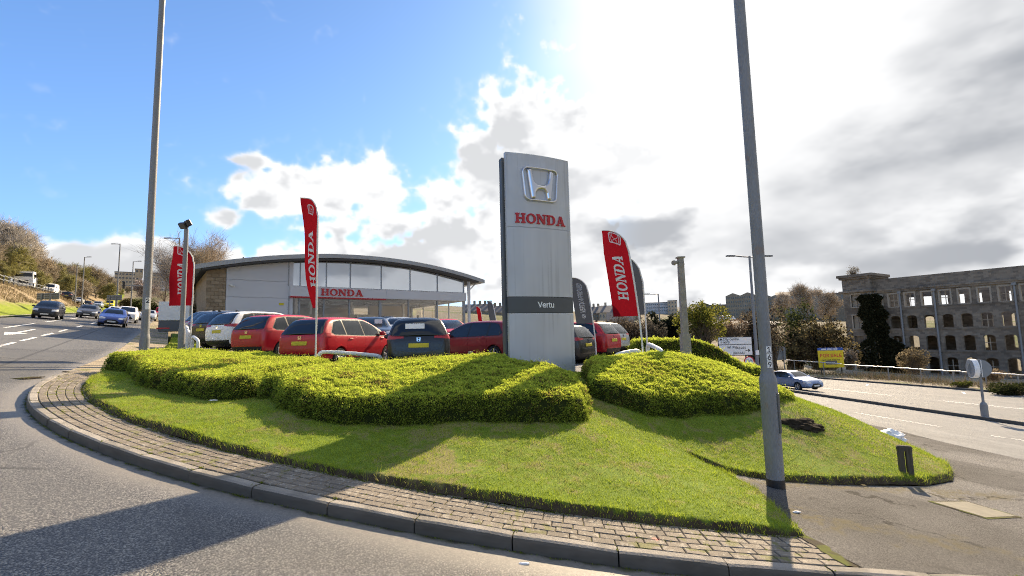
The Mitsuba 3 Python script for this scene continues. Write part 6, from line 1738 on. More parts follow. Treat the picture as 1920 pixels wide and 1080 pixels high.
for tx, h, y, mt, bold in (('FOR SALE', .36, 669.5, 'm_red_sign', True), ('DEVELOPMENT SITE', .11, 673.5, 'm_black', True)):
    if tx.startswith('DEV'):
        g = cat([box((x, 0, 0), (w, .004, .09)) for x, w in ((-.75, .5), (-.2, .42), (.32, .46), (.78, .3))])
        part(KBD, 'small_print', bmesh(moved(g, (0, -.026, bpt(1557, 675)[2]))), 'm_black'); continue
    t = meshkit.text_mesh(tx, h, .006, bold); w = t.bounds[1, 0]
    t = trimesh.Trimesh(t.vertices * [bw * .86 / w, 1, 1] - [bw * .43, 0, 0], t.faces, process=False)
    part(KBD, 'lettering', bmesh(moved(upright(t), (0, -.022, bpt(1557, y)[2]))), mt)
part(KBD, 'header_print', bmesh(moved(cat([box((x, 0, 0), (w, .004, .10)) for x, w in ((-.7, .5), (-.1, .5), (.5, .5))]), (0, -.026, (zt + zm_) / 2))), 'm_white')
for s in (-1, 1):
    part(KBD, 'post', bmesh(box((s * bw * .40, .07, (zl + gz(pb) - .3) / 2 + .2), (.11, .09, zl - gz(pb) + .7))), 'm_wood')
    part(KBD, 'strut', bmesh(tube(np.array([[s * bw * .40, .1, zl + .1], [s * bw * .40 + .5, 1.1, gz(pb)]]), .035, 6)), 'm_wood')
rg = np.random.default_rng(9)
def ww(n, u0, u1, s0, s1, seed, thr=.48, power=1.0):
    rg = np.random.default_rng(seed)
    s, u = rg.uniform(s0, s1, n), u0 + (u1 - u0) * rg.random(n) ** power
    x, y = s * RD[0] + u * RN[0], s * RD[1] + u * RN[1]
    k = meshkit.fbm(np.stack([x * .28, y * .28, 0 * x], -1), 4, seed) > thr
    x, y = x[k], y[k]
    z = T0(x, y) + dip(x, y) + .13 + .5 * (meshkit.fbm(np.stack([x * .25, y * .25, 0 * x], -1), 4, 6) - .45)
    return np.column_stack([x, y, z - .05])
weeds('dry_weeds', 'dry straw-coloured weeds over the wasteland before the mill', ww(26000, U_FAR + .5, U_FAR + 26, -5, 60, 3), .65, .016, 4, [(.40, .32, .18), (.26, .20, .12), (.17, .16, .05), (.33, .28, .20)])
weeds('dry_weeds', 'taller brown brambles along the rail on the wasteland', ww(9000, U_FAR + 2, U_FAR + 7, -2, 60, 8, .52), 1.15, .015, 5, [(.22, .16, .10), (.30, .24, .15), (.12, .11, .04)])
def gbush(label, px, py_top, py_base, Y, w_px, seed, col, n, size, **kw):
    a, b = at(px, py_base, Y), at(px, py_top, Y)
    return bush(label, a, w_px / 2 / FPX * Y * 1.15, w_px / 2 / FPX * Y * .9, (b[2] - a[2]) * 1.1, seed, col, n, size, **kw)
gbush('pale dry bush in front of the mill, beneath the first drainpipe', 1712, 657, 698, 60, 46, 61, [(.10, .085, .05), (.40, .33, .22)], 2600, .20, stems=500)
gbush('pale flowering bush between the sale board and the mill tower', 1592, 657, 690, 58, 28, 62, [(.12, .10, .07), (.52, .44, .36)], 1800, .20, stems=300)
gbush('low dark bush at the far kerb on the right edge', 1900, 718, 740, 36, 90, 63, [(.02, .026, .012), (.05, .06, .02)], 2600, .14)
gbush('small green bush by the rail below the mill', 1805, 715, 727, 40, 30, 64, [(.05, .06, .015), (.14, .16, .03)], 900, .12)
gbush('dry bramble heap against the mill wall at the right', 1860, 688, 712, 56, 60, 65, [(.12, .09, .06), (.36, .30, .21)], 1300, .16, stems=500)
gbush('big dark bush with pale young leaves left of the mill tower', 1545, 600, 690, 62, 110, 66, [(.018, .016, .014), (.30, .25, .12)], 9000, .30, stems=700)
gbush('dark purple-leaved bush behind the numbered lamp column', 1440, 575, 690, 58, 100, 67, [(.02, .018, .02), (.24, .20, .13)], 9000, .28, stems=600)
gbush('tall dark green bush between the lamp column and the mill', 1490, 572, 690, 66, 80, 68, [(.015, .022, .012), (.10, .12, .04)], 7000, .30)
gbush('yellow-green bush behind the camera post', 1318, 570, 642, 44, 84, 69, [(.06, .075, .015), (.40, .38, .07)], 7000, .20, stems=500)
gbush('dark evergreen bush left of the camera post', 1248, 583, 640, 50, 62, 70, [(.012, .018, .012), (.05, .055, .035)], 7000, .22)
gbush('grey-brown thicket behind the flags at the edge of the car park', 1180, 592, 640, 46, 100, 71, [(.05, .042, .035), (.20, .165, .12)], 5200, .16, stems=1400)
gbush('brown leafless bush above the direction sign', 1375, 598, 640, 56, 70, 72, [(.13, .09, .06), (.34, .25, .17)], 4200, .16, stems=1200)
gbush('grey bush in the gap below the small lamp column', 1225, 604, 640, 42, 46, 73, [(.05, .05, .045), (.17, .15, .12)], 2600, .14, stems=700)
for i, (px, yt, yb, Y, w) in enumerate(((1515, 541, 600, 118, 90), (1560, 548, 610, 112, 70), (1475, 556, 606, 128, 60))):
    a, b = at(px, yb, Y), at(px, yt, Y)
    bare_tree(['brown bare tree on the hillside left of the mill, the middle of three', 'brown bare tree on the hillside nearest the mill tower', 'brown bare tree on the hillside nearest the numbered lamp column'][i], a, (b[2] - a[2]) * 1.05, .95, 300 + i, (.40, .34, .26), 4600, thick=.026, low=.06, n_limb=13, leaf=(.34, .29, .2), leaves=900)
# ------------------------------------------------------------------ signs, lamps and the car on the right-hand road
def ures(px, du=.2): return u_at(px, U_RES + du)
def lamp_mast(label, px, base, tip_y, r, arms, Y=None, name='street_lamp', group=None, zbase=None):
    p = base if base is not None else at(px, 640, Y)[:2]
    zt = at(px, tip_y, p[1])[2]
    z0 = zbase if zbase is not None else float(G(p[0], p[1]))
    k = thing(name, label, 'street lamp', group)
    part(k, 'mast', lathe([(r * 1.5, -.3), (r * 1.5, 1.2), (r, 1.4), (r * .62, zt - z0)], 14, (p[0], p[1], z0)), 'm_galv', 40)
    for dx, dy, L in arms:
        e = np.array([dx, dy, 0.0]); e /= np.linalg.norm(e)
        q = np.array([p[0], p[1], zt])
        part(k, 'arm', tube(np.array([q - [0, 0, .1], q + e * L]), r * .4, 8), 'm_galv', True)
        part(k, 'lantern', moved(box((0, 0, 0), (.75, .24, .11), 0, .03), q + e * (L + .3), math.atan2(e[1], e[0])), 'm_dark_steel')
    return k
_c = ures(1417)
KL = lamp_mast('twin-armed street lamp on the central reservation behind the numbered column', 1404, _c, 480, .13, [(-1, -.15, 1.3), (1, .15, 1.3)], zbase=float(T0(*_c)) + .17)
part(KL, 'notice_plate', box((_c[0] - .02, _c[1] - .16, at(1417, 661, _c[1])[2]), (.26, .02, .36)), 'm_white')
def mast_signpost(x, y, z0, z1, r=.06): return cyl((x, y, z0), (x, y, z1), r, n=10)
# direction sign
pd = u_at(1380, U_RES - .1); YD = pd[1]
KDS = thing('direction_sign', 'white direction sign with black arrows half hidden by the golden hedge', 'road sign')
dl, dr_ = at(1348, 650, YD)[0], at(1409.5, 650, YD)[0]
z1, z0 = at(1378, 632.5, YD)[2], at(1378, 666, YD)[2]
zmid = at(1378, 646, YD)[2]
dw = dr_ - dl; dcx = (dl + dr_) / 2
part(KDS, 'border', box((dcx, YD + .03, (z0 + z1) / 2), (dw + .10, .04, z1 - z0 + .10)), 'm_black')
part(KDS, 'upper_panel', box((dcx, YD, (zmid + z1) / 2 + .012), (dw, .04, z1 - zmid - .03)), 'm_white')
part(KDS, 'lower_panel', box((dcx, YD, (zmid + z0) / 2 - .012), (dw, .04, zmid - z0 - .03)), 'm_white')
def dtext(t, h, px, py, n='lettering', b=True):
    q = at(px, py, YD)
    m = upright(meshkit.text_mesh(t, h, .006, b))
    part(KDS, n, moved(m, (q[0], YD - .021, q[2])), 'm_black')
k7 = YD / FPX
dtext('City centre', 4.2 * k7, 1355, 638.5); dtext('north', 4.0 * k7, 1355, 643.8)
dtext('nal ring', 4.0 * k7, 1362.5, 653); dtext('A6181', 4.0 * k7, 1380.5, 654.5); dtext('(B6144)', 4.0 * k7, 1374, 664)
def arrow(px, py, L, ang):
    g = Polygon([(-.5, -.07), (.12, -.07), (.02, -.30), (.18, -.30), (.5, 0), (.18, .30), (.02, .30), (.12, .07), (-.5, .07)])
    g = affinity.rotate(affinity.scale(g, L, L, origin=(0, 0)), ang, origin=(0, 0))
    q = at(px, py, YD)
    part(KDS, 'arrow', moved(upright(extrude(g, .006)), (q[0], YD - .021, q[2])), 'm_black')
arrow(1351.5, 639, 9.5 * k7, 90); arrow(1402, 656.8, 9.5 * k7, 0)
for dx in (-.32, .32):
    part(KDS, 'post', mast_signpost(dcx + dw * dx, YD + .12, float(T0(dcx, YD)) - .1, z1 - .05), 'm_galv', 40)
# speed limit sign on its own post
ps = u_at(1404.5, U_RES - 2.0)
KSP = thing('speed_sign', 'round red-edged speed limit sign reading 30', 'road sign')
q = at(1404.5, 678, ps[1]); rs = 9.6 * ps[1] / FPX
def disc(r, y, t): return moved(upright(extrude(Point(0, 0).buffer(r, 24), t)), (q[0], q[1] + y, q[2]))
part(KSP, 'disc', disc(rs, 0, .02), 'm_red_sign'); part(KSP, 'face', disc(rs * .80, -.021, .006), 'm_white')
t = meshkit.text_mesh('30', rs * .72, .006, True); w = t.bounds[:, 0].mean()
part(KSP, 'number', moved(upright(moved(t, (-w, -rs * .36, 0))), (q[0], q[1] - .028, q[2])), 'm_black')
part(KSP, 'post', mast_signpost(q[0], q[1] + .06, float(T0(*ps)) - .2, q[2] + .2, .045), 'm_galv', 40)
# back of a sign beyond
pg = u_at(1459, U_FAR + 1.6)
KBK = thing('road_sign', 'grey back of a road sign on two posts right of the numbered column', 'road sign')
w = 24 * pg[1] / FPX; zt, zb_ = at(1458, 650, pg[1])[2], at(1458, 675, pg[1])[2]
part(KBK, 'panel', box((pg[0], pg[1], (zt + zb_) / 2), (w, .04, zt - zb_)), 'm_sign_back')
for z in (zt - .15, (zt + zb_) / 2, zb_ + .15): part(KBK, 'rib', box((pg[0], pg[1] - .035, z), (w * .98, .03, .07)), 'm_galv')
for s in (-.3, .3): part(KBK, 'post', mast_signpost(pg[0] + s * w, pg[1] - .1, gz(pg) - .2, zt), 'm_sign_back', 40)
# round signs on the reservation at the right
pi_ = u_at(1830, U_RES + .2); zi0 = float(T0(*pi_)) + .17
KIS = thing('island_sign', 'two round signs on one post with a thick grey base, on the central reservation', 'road sign')
s_ = pi_[1] / FPX
part(KIS, 'base', lathe([(.15, -.05), (.15, 20 * s_), (.13, 23 * s_), (.07, 26 * s_)], 18, (pi_[0], pi_[1], zi0)), 'm_galv', 40)
part(KIS, 'post', mast_signpost(pi_[0], pi_[1], zi0 + .5, zi0 + 96 * s_, .055), 'm_galv', 40)
zc = at(1830, 691, pi_[1])[2]
def disc2(r, t, ang, off, dz=0): 
    m = upright(extrude(Point(0, 0).buffer(r, 28), t)); return moved(moved(m, (0, -off, 0)), (pi_[0], pi_[1], zc + dz), ang)
part(KIS, 'sign_face', disc2(.42, .02, -1.95, .34), 'm_sign_back'); part(KIS, 'sign_rim', disc2(.46, .20, -1.95, .14), 'm_white')
part(KIS, 'sign_back', disc2(.44, .03, -.55, .06), 'm_sign_back')
for dx in (-.06, .06): part(KIS, 'clamp', moved(moved(box((dx, -.12, 0), (.03, .03, .8)), (0, 0, 0)), (pi_[0], pi_[1], zc), -.55), 'm_white_paint')
lamp_mast('street lamp beyond the car park, in front of the pale slab block', 1239, None, 551, .11, [(-1, -.1, 1.2)], Y=62, zbase=-1.5)
lamp_mast('street lamp by the far sloping car park, seen against the brown mill', 1356, None, 569, .12, [(-1, 0, 1.0)], Y=95)
lamp_mast('short lamp post seen between the red flag and the charcoal flag', 1172, None, 571, .10, [(-1, 0, .8)], Y=60)
# silver saloon
ph = u_at(1478, U_RES + 4.2)
car('saloon', 'ice_blue', 'silver-blue saloon driving along the right road beside the hedge', (ph[0], ph[1], float(T0(*ph))), math.atan2(-RD[1], -RD[0]))
# ------------------------------------------------------------------ the town on the far hill
def block(label, x0, x1, yt, yb, Y, wall, roof='flat', depth=14, nx=0, ny=0, name='building', base_drop=6, yaw=0.0, roofmat='m_far_roof', wr=.5, hr=.5, chimneys=0, cat_='building'):
    a, b = at(x0, yt, Y), at(x1, yt, Y)
    w = abs(b[0] - a[0]); cx = (a[0] + b[0]) / 2
    zt = (a[2] + b[2]) / 2; zb_ = at((x0 + x1) / 2, yb, Y)[2]
    k = thing(name, label, cat_)
    yaw = yaw - math.atan2(cx, Y)                            # fronts face the valley
    P = lambda m: moved(m, (cx, Y, 0), yaw)
    part(k, 'wall', P(box((0, depth / 2, (zt + zb_ - base_drop) / 2), (w, depth, zt - zb_ + base_drop))), wall)
    if roof == 'flat':
        part(k, 'roof', P(box((0, depth / 2, zt + .2), (w + .3, depth + .3, .38))), roofmat)
    elif roof == 'pitch':
        h = min(depth * .32, 2.6)
        g = tm([(-w / 2 - .3, -.3, zt), (w / 2 + .3, -.3, zt), (w / 2 + .3, depth + .3, zt), (-w / 2 - .3, depth + .3, zt), (-w / 2 - .3, depth / 2, zt + h), (w / 2 + .3, depth / 2, zt + h)], [[0, 1, 5, 4], [2, 3, 4, 5]])
        g = trimesh.convex.convex_hull(g.vertices)
        part(k, 'roof', P(g), roofmat)
    elif roof == 'gables':
        n = max(2, int(round(w / 8)))
        for i in range(n):
            c = -w / 2 + w * (i + .5) / n; hw_ = w / n / 2
            g = trimesh.convex.convex_hull(np.array([(c - hw_, 0, zt), (c + hw_, 0, zt), (c, 0, zt + hw_ * .42), (c - hw_, depth, zt), (c + hw_, depth, zt), (c, depth, zt + hw_ * .42)]))
            part(k, 'gable', P(g), wall)
    elif roof == 'arch':
        t = np.linspace(0, np.pi, 14)
        g = trimesh.convex.convex_hull(np.array([(math.cos(q) * w / 2, d, zt + math.sin(q) * w * .28) for q in t for d in (0, depth)]))
        part(k, 'roof', P(g), roofmat)
    for i in range(nx):
        for j in range(ny):
            ww_, hh_ = w / nx * wr, (zt - zb_) / ny * hr
            part(k, 'window', P(box((-w / 2 + w * (i + .5) / nx, -.02, zb_ + (zt - zb_) * (j + .5) / ny), (ww_, .16, hh_))), 'm_far_window')
    for i in range(chimneys):
        part(k, 'chimney', P(box((-w / 2 + w * (i + .6) / chimneys, depth / 2, zt + min(depth * .32, 2.6) + .3), (.8, .6, 1.5))), wall)
    return k
block('long pale grey slab block on the skyline behind the small lamp', 1208, 1254, 568, 592, 330, 'm_far_pale', nx=12, ny=4, wr=.7, hr=.3, yaw=.1)
block('pale end tower of the slab block on the skyline', 1252, 1268.5, 564, 592, 325, 'm_far_tan', nx=3, ny=4, wr=.4, hr=.4)
block('low stone building with a dark roof left of the camera post', 1272, 1314, 583, 594, 260, 'm_far_stone', 'pitch', nx=12, ny=2, chimneys=2, wr=.6)
block('stone hall with an arched roof on the skyline', 1315, 1331, 574, 598, 255, 'm_far_stone', 'arch', depth=24, nx=2, ny=2)
block('long flat-topped stone building right of the arched hall', 1330, 1362, 572.5, 598, 258, 'm_far_stone', nx=8, ny=3, wr=.4)
block('low sandy wall building below the arched hall', 1321, 1363, 594, 602, 215, 'm_far_tan', nx=5, ny=1, wr=.35, hr=.7)
block('tall brown gabled mill on the skyline left of the numbered column', 1362.5, 1413, 554, 601, 235, 'm_far_stone', 'gables', depth=40, nx=13, ny=6, wr=.4, hr=.42, yaw=-.05)
block('brown gabled mill wing on the skyline right of the numbered column', 1434, 1459, 556, 598, 245, 'm_far_stone', 'gables', depth=30, nx=6, ny=5, wr=.4, hr=.42)
block('long stone warehouse with a grey roof on the skyline above the bushes', 1459, 1535, 553, 585, 240, 'm_far_stone', 'pitch', depth=22, nx=18, ny=3, wr=.4)
block('flat stone building on the skyline behind the bare trees', 1530, 1590, 551, 580, 245, 'm_far_stone', nx=10, ny=2, wr=.4)
block('terrace of stone houses with chimneys seen between showroom and sign', 873, 925, 584, 606, 150, 'm_far_stone', 'pitch', depth=9, nx=12, ny=2, chimneys=5, wr=.35, hr=.4)
block('second stone terrace with chimneys just left of the tall sign', 922, 962, 586, 606, 165, 'm_far_stone', 'pitch', depth=9, nx=9, ny=2, chimneys=4, wr=.35, hr=.4)
block('stone terrace with chimneys just right of the tall sign', 1082, 1126, 588, 610, 170, 'm_far_stone', 'pitch', depth=9, nx=10, ny=2, chimneys=5, wr=.35, hr=.4)
block('stone terrace behind the large red flag', 1124, 1200, 585, 612, 160, 'm_far_tan', 'pitch', depth=10, nx=14, ny=2, chimneys=4, wr=.35, hr=.4)
block('low dark-roofed shed below the stone terrace', 1140, 1186, 606, 614, 105, 'm_far_stone', 'pitch', depth=8)
_cp = [(1290, 618), (1400, 618), (1440, 603), (1290, 600)]
put(struct('sloping_car_park'), sheet(Polygon([(ground_hit(x, y, G)[:2]) for x, y in _cp]).buffer(4), lambda x, y: G(x, y) + .1, 4.0), 'm_road_right', True)
q = at(1365, 606, 165.0)
car('van', 'white', 'white van parked on the sloping car park below the brown mill', (q[0], q[1], float(G(q[0], q[1])) + .1), 0.2)
# ------------------------------------------------------------------ the left road: traffic
def road_car(kind, colour, label, px, Y, u=None, toward=True, extras=()):
    d = ray(px, 620)[:2]
    if u is not None: Y = u / (d @ LN)
    p = d * Y
    h = math.atan2(-LD[1], -LD[0]) if toward else math.atan2(LD[1], LD[0])
    z = float(T0(*p)); e = .5
    return car(kind, colour, label, (p[0], p[1], z + .01), h, None, extras=extras, slope=T0)
road_car('hatch', 'black', 'black hatchback leading the oncoming traffic nearest the left verge', 88, 42.0)
road_car('saloon', 'grey', 'dark saloon following the black hatchback by the left verge', 164, 53.0)
road_car('saloon', 'blue', 'blue car coming down the middle of the left road', 211, 40.5)
road_car('suv', 'white', 'white off-roader behind the blue car', 236, 51.0)
road_car('saloon', 'white', 'white car behind the off-roader, in the verge-side lane', 213, 64.0)
road_car('saloon', 'silver', 'silver car half hidden by the left lamp column', 276, 64.0)
road_car('van', 'red', 'red van farthest up the left road beside the white cabinet', 300, 88.0)
_d = np.array([-14.35, 11.9])
car('hatch', 'black', 'dark car cut by the left edge of the picture, little but a wheel showing', (_d[0], _d[1], float(T0(*_d))), math.atan2(-.80, .6), slope=T0)
# ------------------------------------------------------------------ rail, signs and vehicles along the embankment
def lrz(s, u):
    x, y = lr(s, u)
    return np.array([x, y, float(G(x, y))])
KRL = thing('fence', 'long railing of posts and two rails along the top of the brown embankment', 'fence')
ss = np.arange(40, 150, 2.6)
pts = np.array([lrz(s, -16.6) for s in ss])
for h in (.55, 1.05):
    for i in range(len(ss) - 1):
        part(KRL, 'rail', box(((pts[i] + pts[i + 1]) / 2 + [0, 0, h]).tolist(), (np.linalg.norm(pts[i + 1] - pts[i]) + .05, .07, .09), math.atan2(LD[1], LD[0])), 'm_sign_back') if i < 24 else None
part(KRL, 'far_rails', cat([tube(pts[23:] + [0, 0, h], .05, 6) for h in (.55, 1.05)]), 'm_sign_back', kind='stuff')
for p in pts:
    part(KRL, 'post', box((p[0], p[1], p[2] + .5), (.12, .12, 1.25), math.atan2(LD[1], LD[0])), 'm_dark_steel')
def back_sign(label, px0, px1, y0, y1, Y, foot):
    k = thing('road_sign', label, 'road sign')
    a, b = at(px0, y1, Y), at(px1, y0, Y)
    c = (a + b) / 2; w = b[0] - a[0]; h = b[2] - a[2]
    for i in range(3):
        part(k, 'panel', box((a[0] + w * (i + .5) / 3, Y, c[2]), (w / 3 - .03, .05, h)), 'm_sign_back')
    for z in (.2, .5, .8): part(k, 'rib', box((c[0], Y - .05, a[2] + h * z), (w, .04, .07)), 'm_dark_steel')
    z0 = at((px0 + px1) / 2, foot, Y)[2]
    for s in (.24, .63): part(k, 'post', cyl((a[0] + w * s, Y - .1, z0 - 1.5), (a[0] + w * s, Y - .1, b[2]), .07, n=10), 'm_galv', 40)
back_sign('grey back of a wide road sign above the black hatchback', 69, 112, 549, 562, 52, 572)
back_sign('grey back of a wide road sign farther up the left verge', 200, 229, 553, 563.5, 82, 570)
def up_vehicle(kind, colour, label, px, Yk, u=-21.0, toward=True):
    d = ray(px, 600)[:2]; Y = u / (d @ LN) if Yk is None else Yk
    p = d * Y
    car(kind, colour, label, (p[0], p[1], float(G(*p)) + .0), math.atan2(-LD[1], -LD[0]) if toward else math.atan2(LD[1], LD[0]), slope=T0)
# lorry with a white cab
def lorry():
    d = ray(42, 600)[:2]
    p = at(44, 548, 80.0); z = float(G(p[0], p[1]))
    k = thing('lorry', 'lorry with a white cab behind the railing at the far left', 'lorry')
    e = math.atan2(-LD[1], -LD[0])
    e = math.radians(-52)
    P = lambda m: moved(m, (p[0], p[1], z), e)
    cab = np.array([(1.1, s * 1.2, h) for s in (-1, 1) for h in (.5, 1.6)] + [(1.0, s * 1.22, 1.7) for s in (-1, 1)] + [(.75, s * 1.12, 3.0) for s in (-1, 1)] + [(-1.1, s * 1.22, h) for s in (-1, 1) for h in (.5, 3.05)])
    part(k, 'cab', P(trimesh.convex.convex_hull(cab)), 'm_paint_white')
    part(k, 'windscreen', P(trimesh.convex.convex_hull(np.array([(1.03, s * 1.02, 1.78) for s in (-1, 1)] + [(.87, s * .98, 2.72) for s in (-1, 1)] + [(.9, s * 1.0, 1.78) for s in (-1, 1)] + [(.68, s * .96, 2.72) for s in (-1, 1)]))), 'm_car_glass')
    for s in (-1, 1):
        part(k, 'side_window', P(box((.25, s * 1.21, 2.2), (.9, .06, .75), 0, .02)), 'm_car_glass')
        part(k, 'wing_mirror', P(box((.95, s * 1.42, 2.2), (.1, .2, .5), 0, .03)), 'm_trim')
        part(k, 'headlight', P(box((1.1, s * .85, .85), (.06, .35, .2), 0, .02)), 'm_headlamp')
    part(k, 'grille', P(box((1.08, 0, 1.25), (.06, 1.3, .5), 0, .02)), 'm_trim')
    part(k, 'trailer', P(box((-4.2, 0, 1.7), (5.4, 2.2, 1.5), 0, .05)), 'm_dark_steel')
    part(k, 'chassis', P(box((-3.2, 0, .75), (8, 1.0, .35))), 'm_trim')
    ty, rim, hub = wheel_parts(.48)
    for x in (.2, -4.2, -5.6):
        for s in (-1, 1):
            W_ = part(k, 'wheel', P(moved(cat([ty, hub]), (x, s * 1.05, .48), 0 if s < 0 else math.pi)), 'm_tyre', 35)
            scene[W_ + '__rim'] = mikit.ply(P(moved(rim, (x, s * 1.05, .48), 0 if s < 0 else math.pi)), 'm_rim', 35)
lorry()
up_vehicle('van', 'white', 'white van behind the railing, right of the lorry', 90, 92)
up_vehicle('hatch', 'navy', 'dark car behind the railing, first right of the white van', 124, 98, toward=False)
up_vehicle('saloon', 'silver', 'silver car behind the railing, second right of the white van', 144, 104)
up_vehicle('hatch', 'grey', 'grey car behind the railing, third right of the white van', 163, 108, toward=False)
up_vehicle('suv', 'pale', 'pale car behind the railing, left of the yellow vehicle', 182, 116)
up_vehicle('van', 'yellow', 'yellow van behind the railing above the second sign back', 204, 125)
# ------------------------------------------------------------------ street lamps and a signal on the left
def lamp_left(label, px_top, y_top, px_base, Y, arm, r=.10):
    q = at(px_base, 600, Y)[:2]
    lamp_mast(label, px_top, q, y_top, r, [arm])
lamp_left('tall street lamp above the blue car', 222, 457, 217, 84, (-1, 0, .9), .13)
lamp_left('street lamp standing before the bare trees, left of the tall one', 155, 482, 151, 92, (1, 0, .6), .12)
lamp_left('lamp post without an arm among the bare trees', 140, 497, 138, 100, (0, 1, .1), .12)
lamp_left('street lamp just left of the big grey column', 249, 490, 244, 92, (1, 0, .9), .12)
lamp_left('street lamp rising behind the leftmost red flag', 331, 446, 330, 52, (-1, 0, 1.0), .10)
KTS = thing('traffic_signal', 'traffic signal on a long arm over the left road', 'traffic signal')
_p = at(268, 600, 88.0); _z = float(G(_p[0], _p[1])); za = at(250, 537, 88.0)[2]
part(KTS, 'mast', cyl((_p[0], _p[1], _z - .3), (_p[0], _p[1], za + 2.0), .1, n=10), 'm_galv', 40)
_e = at(233, 534, 88.0)
part(KTS, 'arm', cyl((_p[0], _p[1], za), (_e[0], _e[1], za + .25), .07, n=8), 'm_galv', 40)
part(KTS, 'signal_head', box((_e[0], _e[1], za + .3), (.45, .35, 1.3), 0, .04), 'm_black')
# ------------------------------------------------------------------ flats far up the road
block('pale flats far up the left road, left block with a roof tower', 221, 262, 511, 560, 300, 'm_far_tan', nx=8, ny=7, wr=.6, hr=.35, base_drop=12)
block('lift tower on top of the left block of flats', 255, 267, 505, 512, 303, 'm_far_tan', base_drop=2, depth=8, nx=2, ny=1, wr=.4)
block('pale flats seen just right of the big grey lamp column', 284, 309, 513, 560, 310, 'm_far_tan', nx=5, ny=7, wr=.55, hr=.35, base_drop=12)
block('lower pale flats behind the leftmost flag', 304, 322, 527, 560, 312, 'm_far_pale', nx=4, ny=5, wr=.55, hr=.35, base_drop=12)
# ------------------------------------------------------------------ woods on the left bank
OL, BR, GR = (.30, .285, .13), (.36, .31, .235), (.42, .39, .35)
wood = [  # picture column, top row, distance, spread, tint, label
    (6, 405, 80, .95, GR, 'tall grey bare tree cut by the left edge of the picture'), (36, 425, 84, .95, GR, 'tall grey bare tree against the blue sky, right of the one at the edge'), (-22, 425, 72, .9, BR, 'brown tree mostly beyond the left edge of the picture'),
    (60, 452, 90, .9, BR, 'brown tree with a thin top stepping down from the tall grey ones'), (20, 462, 78, .9, OL, 'olive tree right behind the white lorry cab'), (52, 478, 84, 1.0, OL, 'olive tree above the bonnet side of the lorry'),
    (84, 484, 98, .9, BR, 'brown tree above the white van on the bank'), (102, 492, 105, .9, OL, 'olive tree just right of the white van on the bank'), (120, 494, 112, .85, BR, 'brown tree left of the lamp post without an arm'),
    (137, 492, 118, .85, BR, 'brown tree right behind the lamp post without an arm'), (153, 496, 124, .85, OL, 'olive tree behind the street lamp before the wood'), (168, 496, 128, .85, BR, 'brown tree just right of the street lamp before the wood'),
    (184, 503, 134, .85, BR, 'slim brown tree midway between the two street lamps'), (199, 512, 140, .85, BR, 'brown tree left of the tall street lamp'), (213, 522, 148, .85, BR, 'brown tree touching the tall street lamp'),
    (228, 540, 158, .85, OL, 'low olive tree right of the tall street lamp, under the flats'), (241, 548, 166, .85, BR, 'low brown tree below the flats, by the second street lamp'), (256, 553, 172, .85, BR, 'low brown tree below the lift tower of the flats'),
    (90, 512, 92, 1.0, OL, 'small olive tree in front, above the first sign back'), (128, 516, 104, 1.0, OL, 'small olive tree in front, above the dark saloon'), (165, 522, 116, 1.0, BR, 'small brown tree in front, above the grey cars on the bank'),
    (200, 532, 130, 1.0, OL, 'small olive tree above the yellow van'), (4, 490, 74, 1.1, OL, 'small olive tree at the left edge, above the railing'), (66, 506, 84, 1.1, OL, 'small olive tree between the lorry and the white van')]
rgl = np.random.default_rng(8)
for i, (px, yt, Y, sp, tint, lab) in enumerate(wood):
    q = at(px, yt, Y); z = float(G(q[0], q[1]))
    H = max(q[2] - z, 3.0)
    bare_tree(lab, (q[0], q[1], z), H * .90, sp, 400 + i, np.array(tint) * rgl.uniform(.85, 1.15), 5200, thick=.022, low=.05 if i > 1 else .15, n_limb=12, leaf=(.22, .21, .04) if tint is OL else (.25, .21, .14), leaves=2600 if tint is OL else (1500 if tint is BR else 300))
_rg = np.random.default_rng(15)
_n = 30000
_s, _u = _rg.uniform(30, 190, _n), _rg.uniform(-55, -25, _n)
_x, _y = _s * LD[0] + _u * LN[0], _s * LD[1] + _u * LN[1]
weeds('undergrowth', 'brown and olive undergrowth filling the wood on the left bank', np.column_stack([_x, _y, G(_x, _y) - .1]), 4.2, .03, 19, [(.28, .21, .13), (.24, .21, .08), (.33, .26, .17), (.15, .15, .06)])
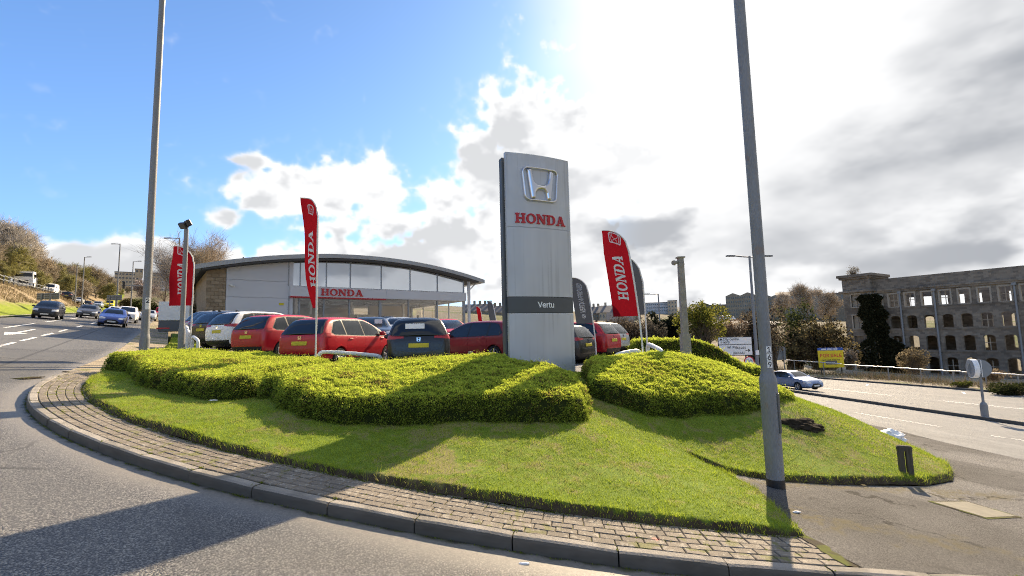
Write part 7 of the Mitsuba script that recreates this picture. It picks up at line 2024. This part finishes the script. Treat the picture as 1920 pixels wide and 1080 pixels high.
# bare trees beside the showroom and by the far junction
for i, (px, yt, yb, Y, sp, tint, lab) in enumerate(((392, 460, 604, 41, .55, (.36, .29, .21), 'pale bare tree touching the left end of the showroom roof'), (372, 480, 604, 38, .55, (.33, .27, .19), 'bare tree left of the showroom, nearer the flag'),
        (352, 472, 600, 52, .8, (.30, .27, .25), 'wispy bare tree behind the leftmost flag'), (408, 464, 600, 52, .55, (.36, .28, .20), 'bare tree rising behind the showroom roof'),
        (306, 500, 590, 88, 1.1, (.30, .25, .2), 'bare tree between the lamp column and the leftmost flag'))):
    a, b = at(px, yb, Y), at(px, yt, Y)
    bare_tree(lab, a, (b[2] - a[2]) * 1.04, sp, 500 + i, tint, 2000, thick=.010, low=.18, n_limb=9)
a = at(281, 590, 100.0); b = at(286, 530, 100.0)
bare_tree('small tree in pale blossom beside the grey lamp column', a, b[2] - a[2], 1.0, 520, (.25, .2, .18), 1800, thick=.03, low=.3, leaf=(.62, .56, .56), leaves=1500)
for i, (px, yt, yb, Y, w, c) in enumerate(((258, 562, 590, 110, 22, (.07, .09, .03)), (284, 566, 592, 104, 26, (.06, .07, .03)), (236, 560, 578, 120, 24, (.13, .11, .05)), (315, 572, 600, 70, 26, (.10, .085, .05)))):
    gbush(['dark green bush below the traffic signal', 'dark bush beside the blossoming tree', 'olive bush at the end of the railing', 'brown bush behind the white cabinet'][i], px, yt, yb, Y, w, 600 + i, c, 1500, .35)
gbush('tangle of thin stems at the left end of the showroom', 372, 570, 612, 37, 34, 610, [(.08, .07, .03), (.20, .18, .09)], 1800, .14, stems=700)
# dry growth on the slope
_n = 22000
_s, _u = _rg.uniform(15, 170, _n), _rg.uniform(-17.5, -12.6, _n)
_x, _y = _s * LD[0] + _u * LN[0], _s * LD[1] + _u * LN[1]
_k = meshkit.fbm(np.stack([_x * .3, _y * .3, 0 * _x], -1), 4, 71) > .44
weeds('dry_scrub', 'brown dry scrub on the slope below the railing', np.column_stack([_x, _y, G(_x, _y) - .05])[_k], .5, .025, 20, [(.26, .20, .12), (.33, .27, .17), (.20, .17, .07), (.16, .12, .08)])
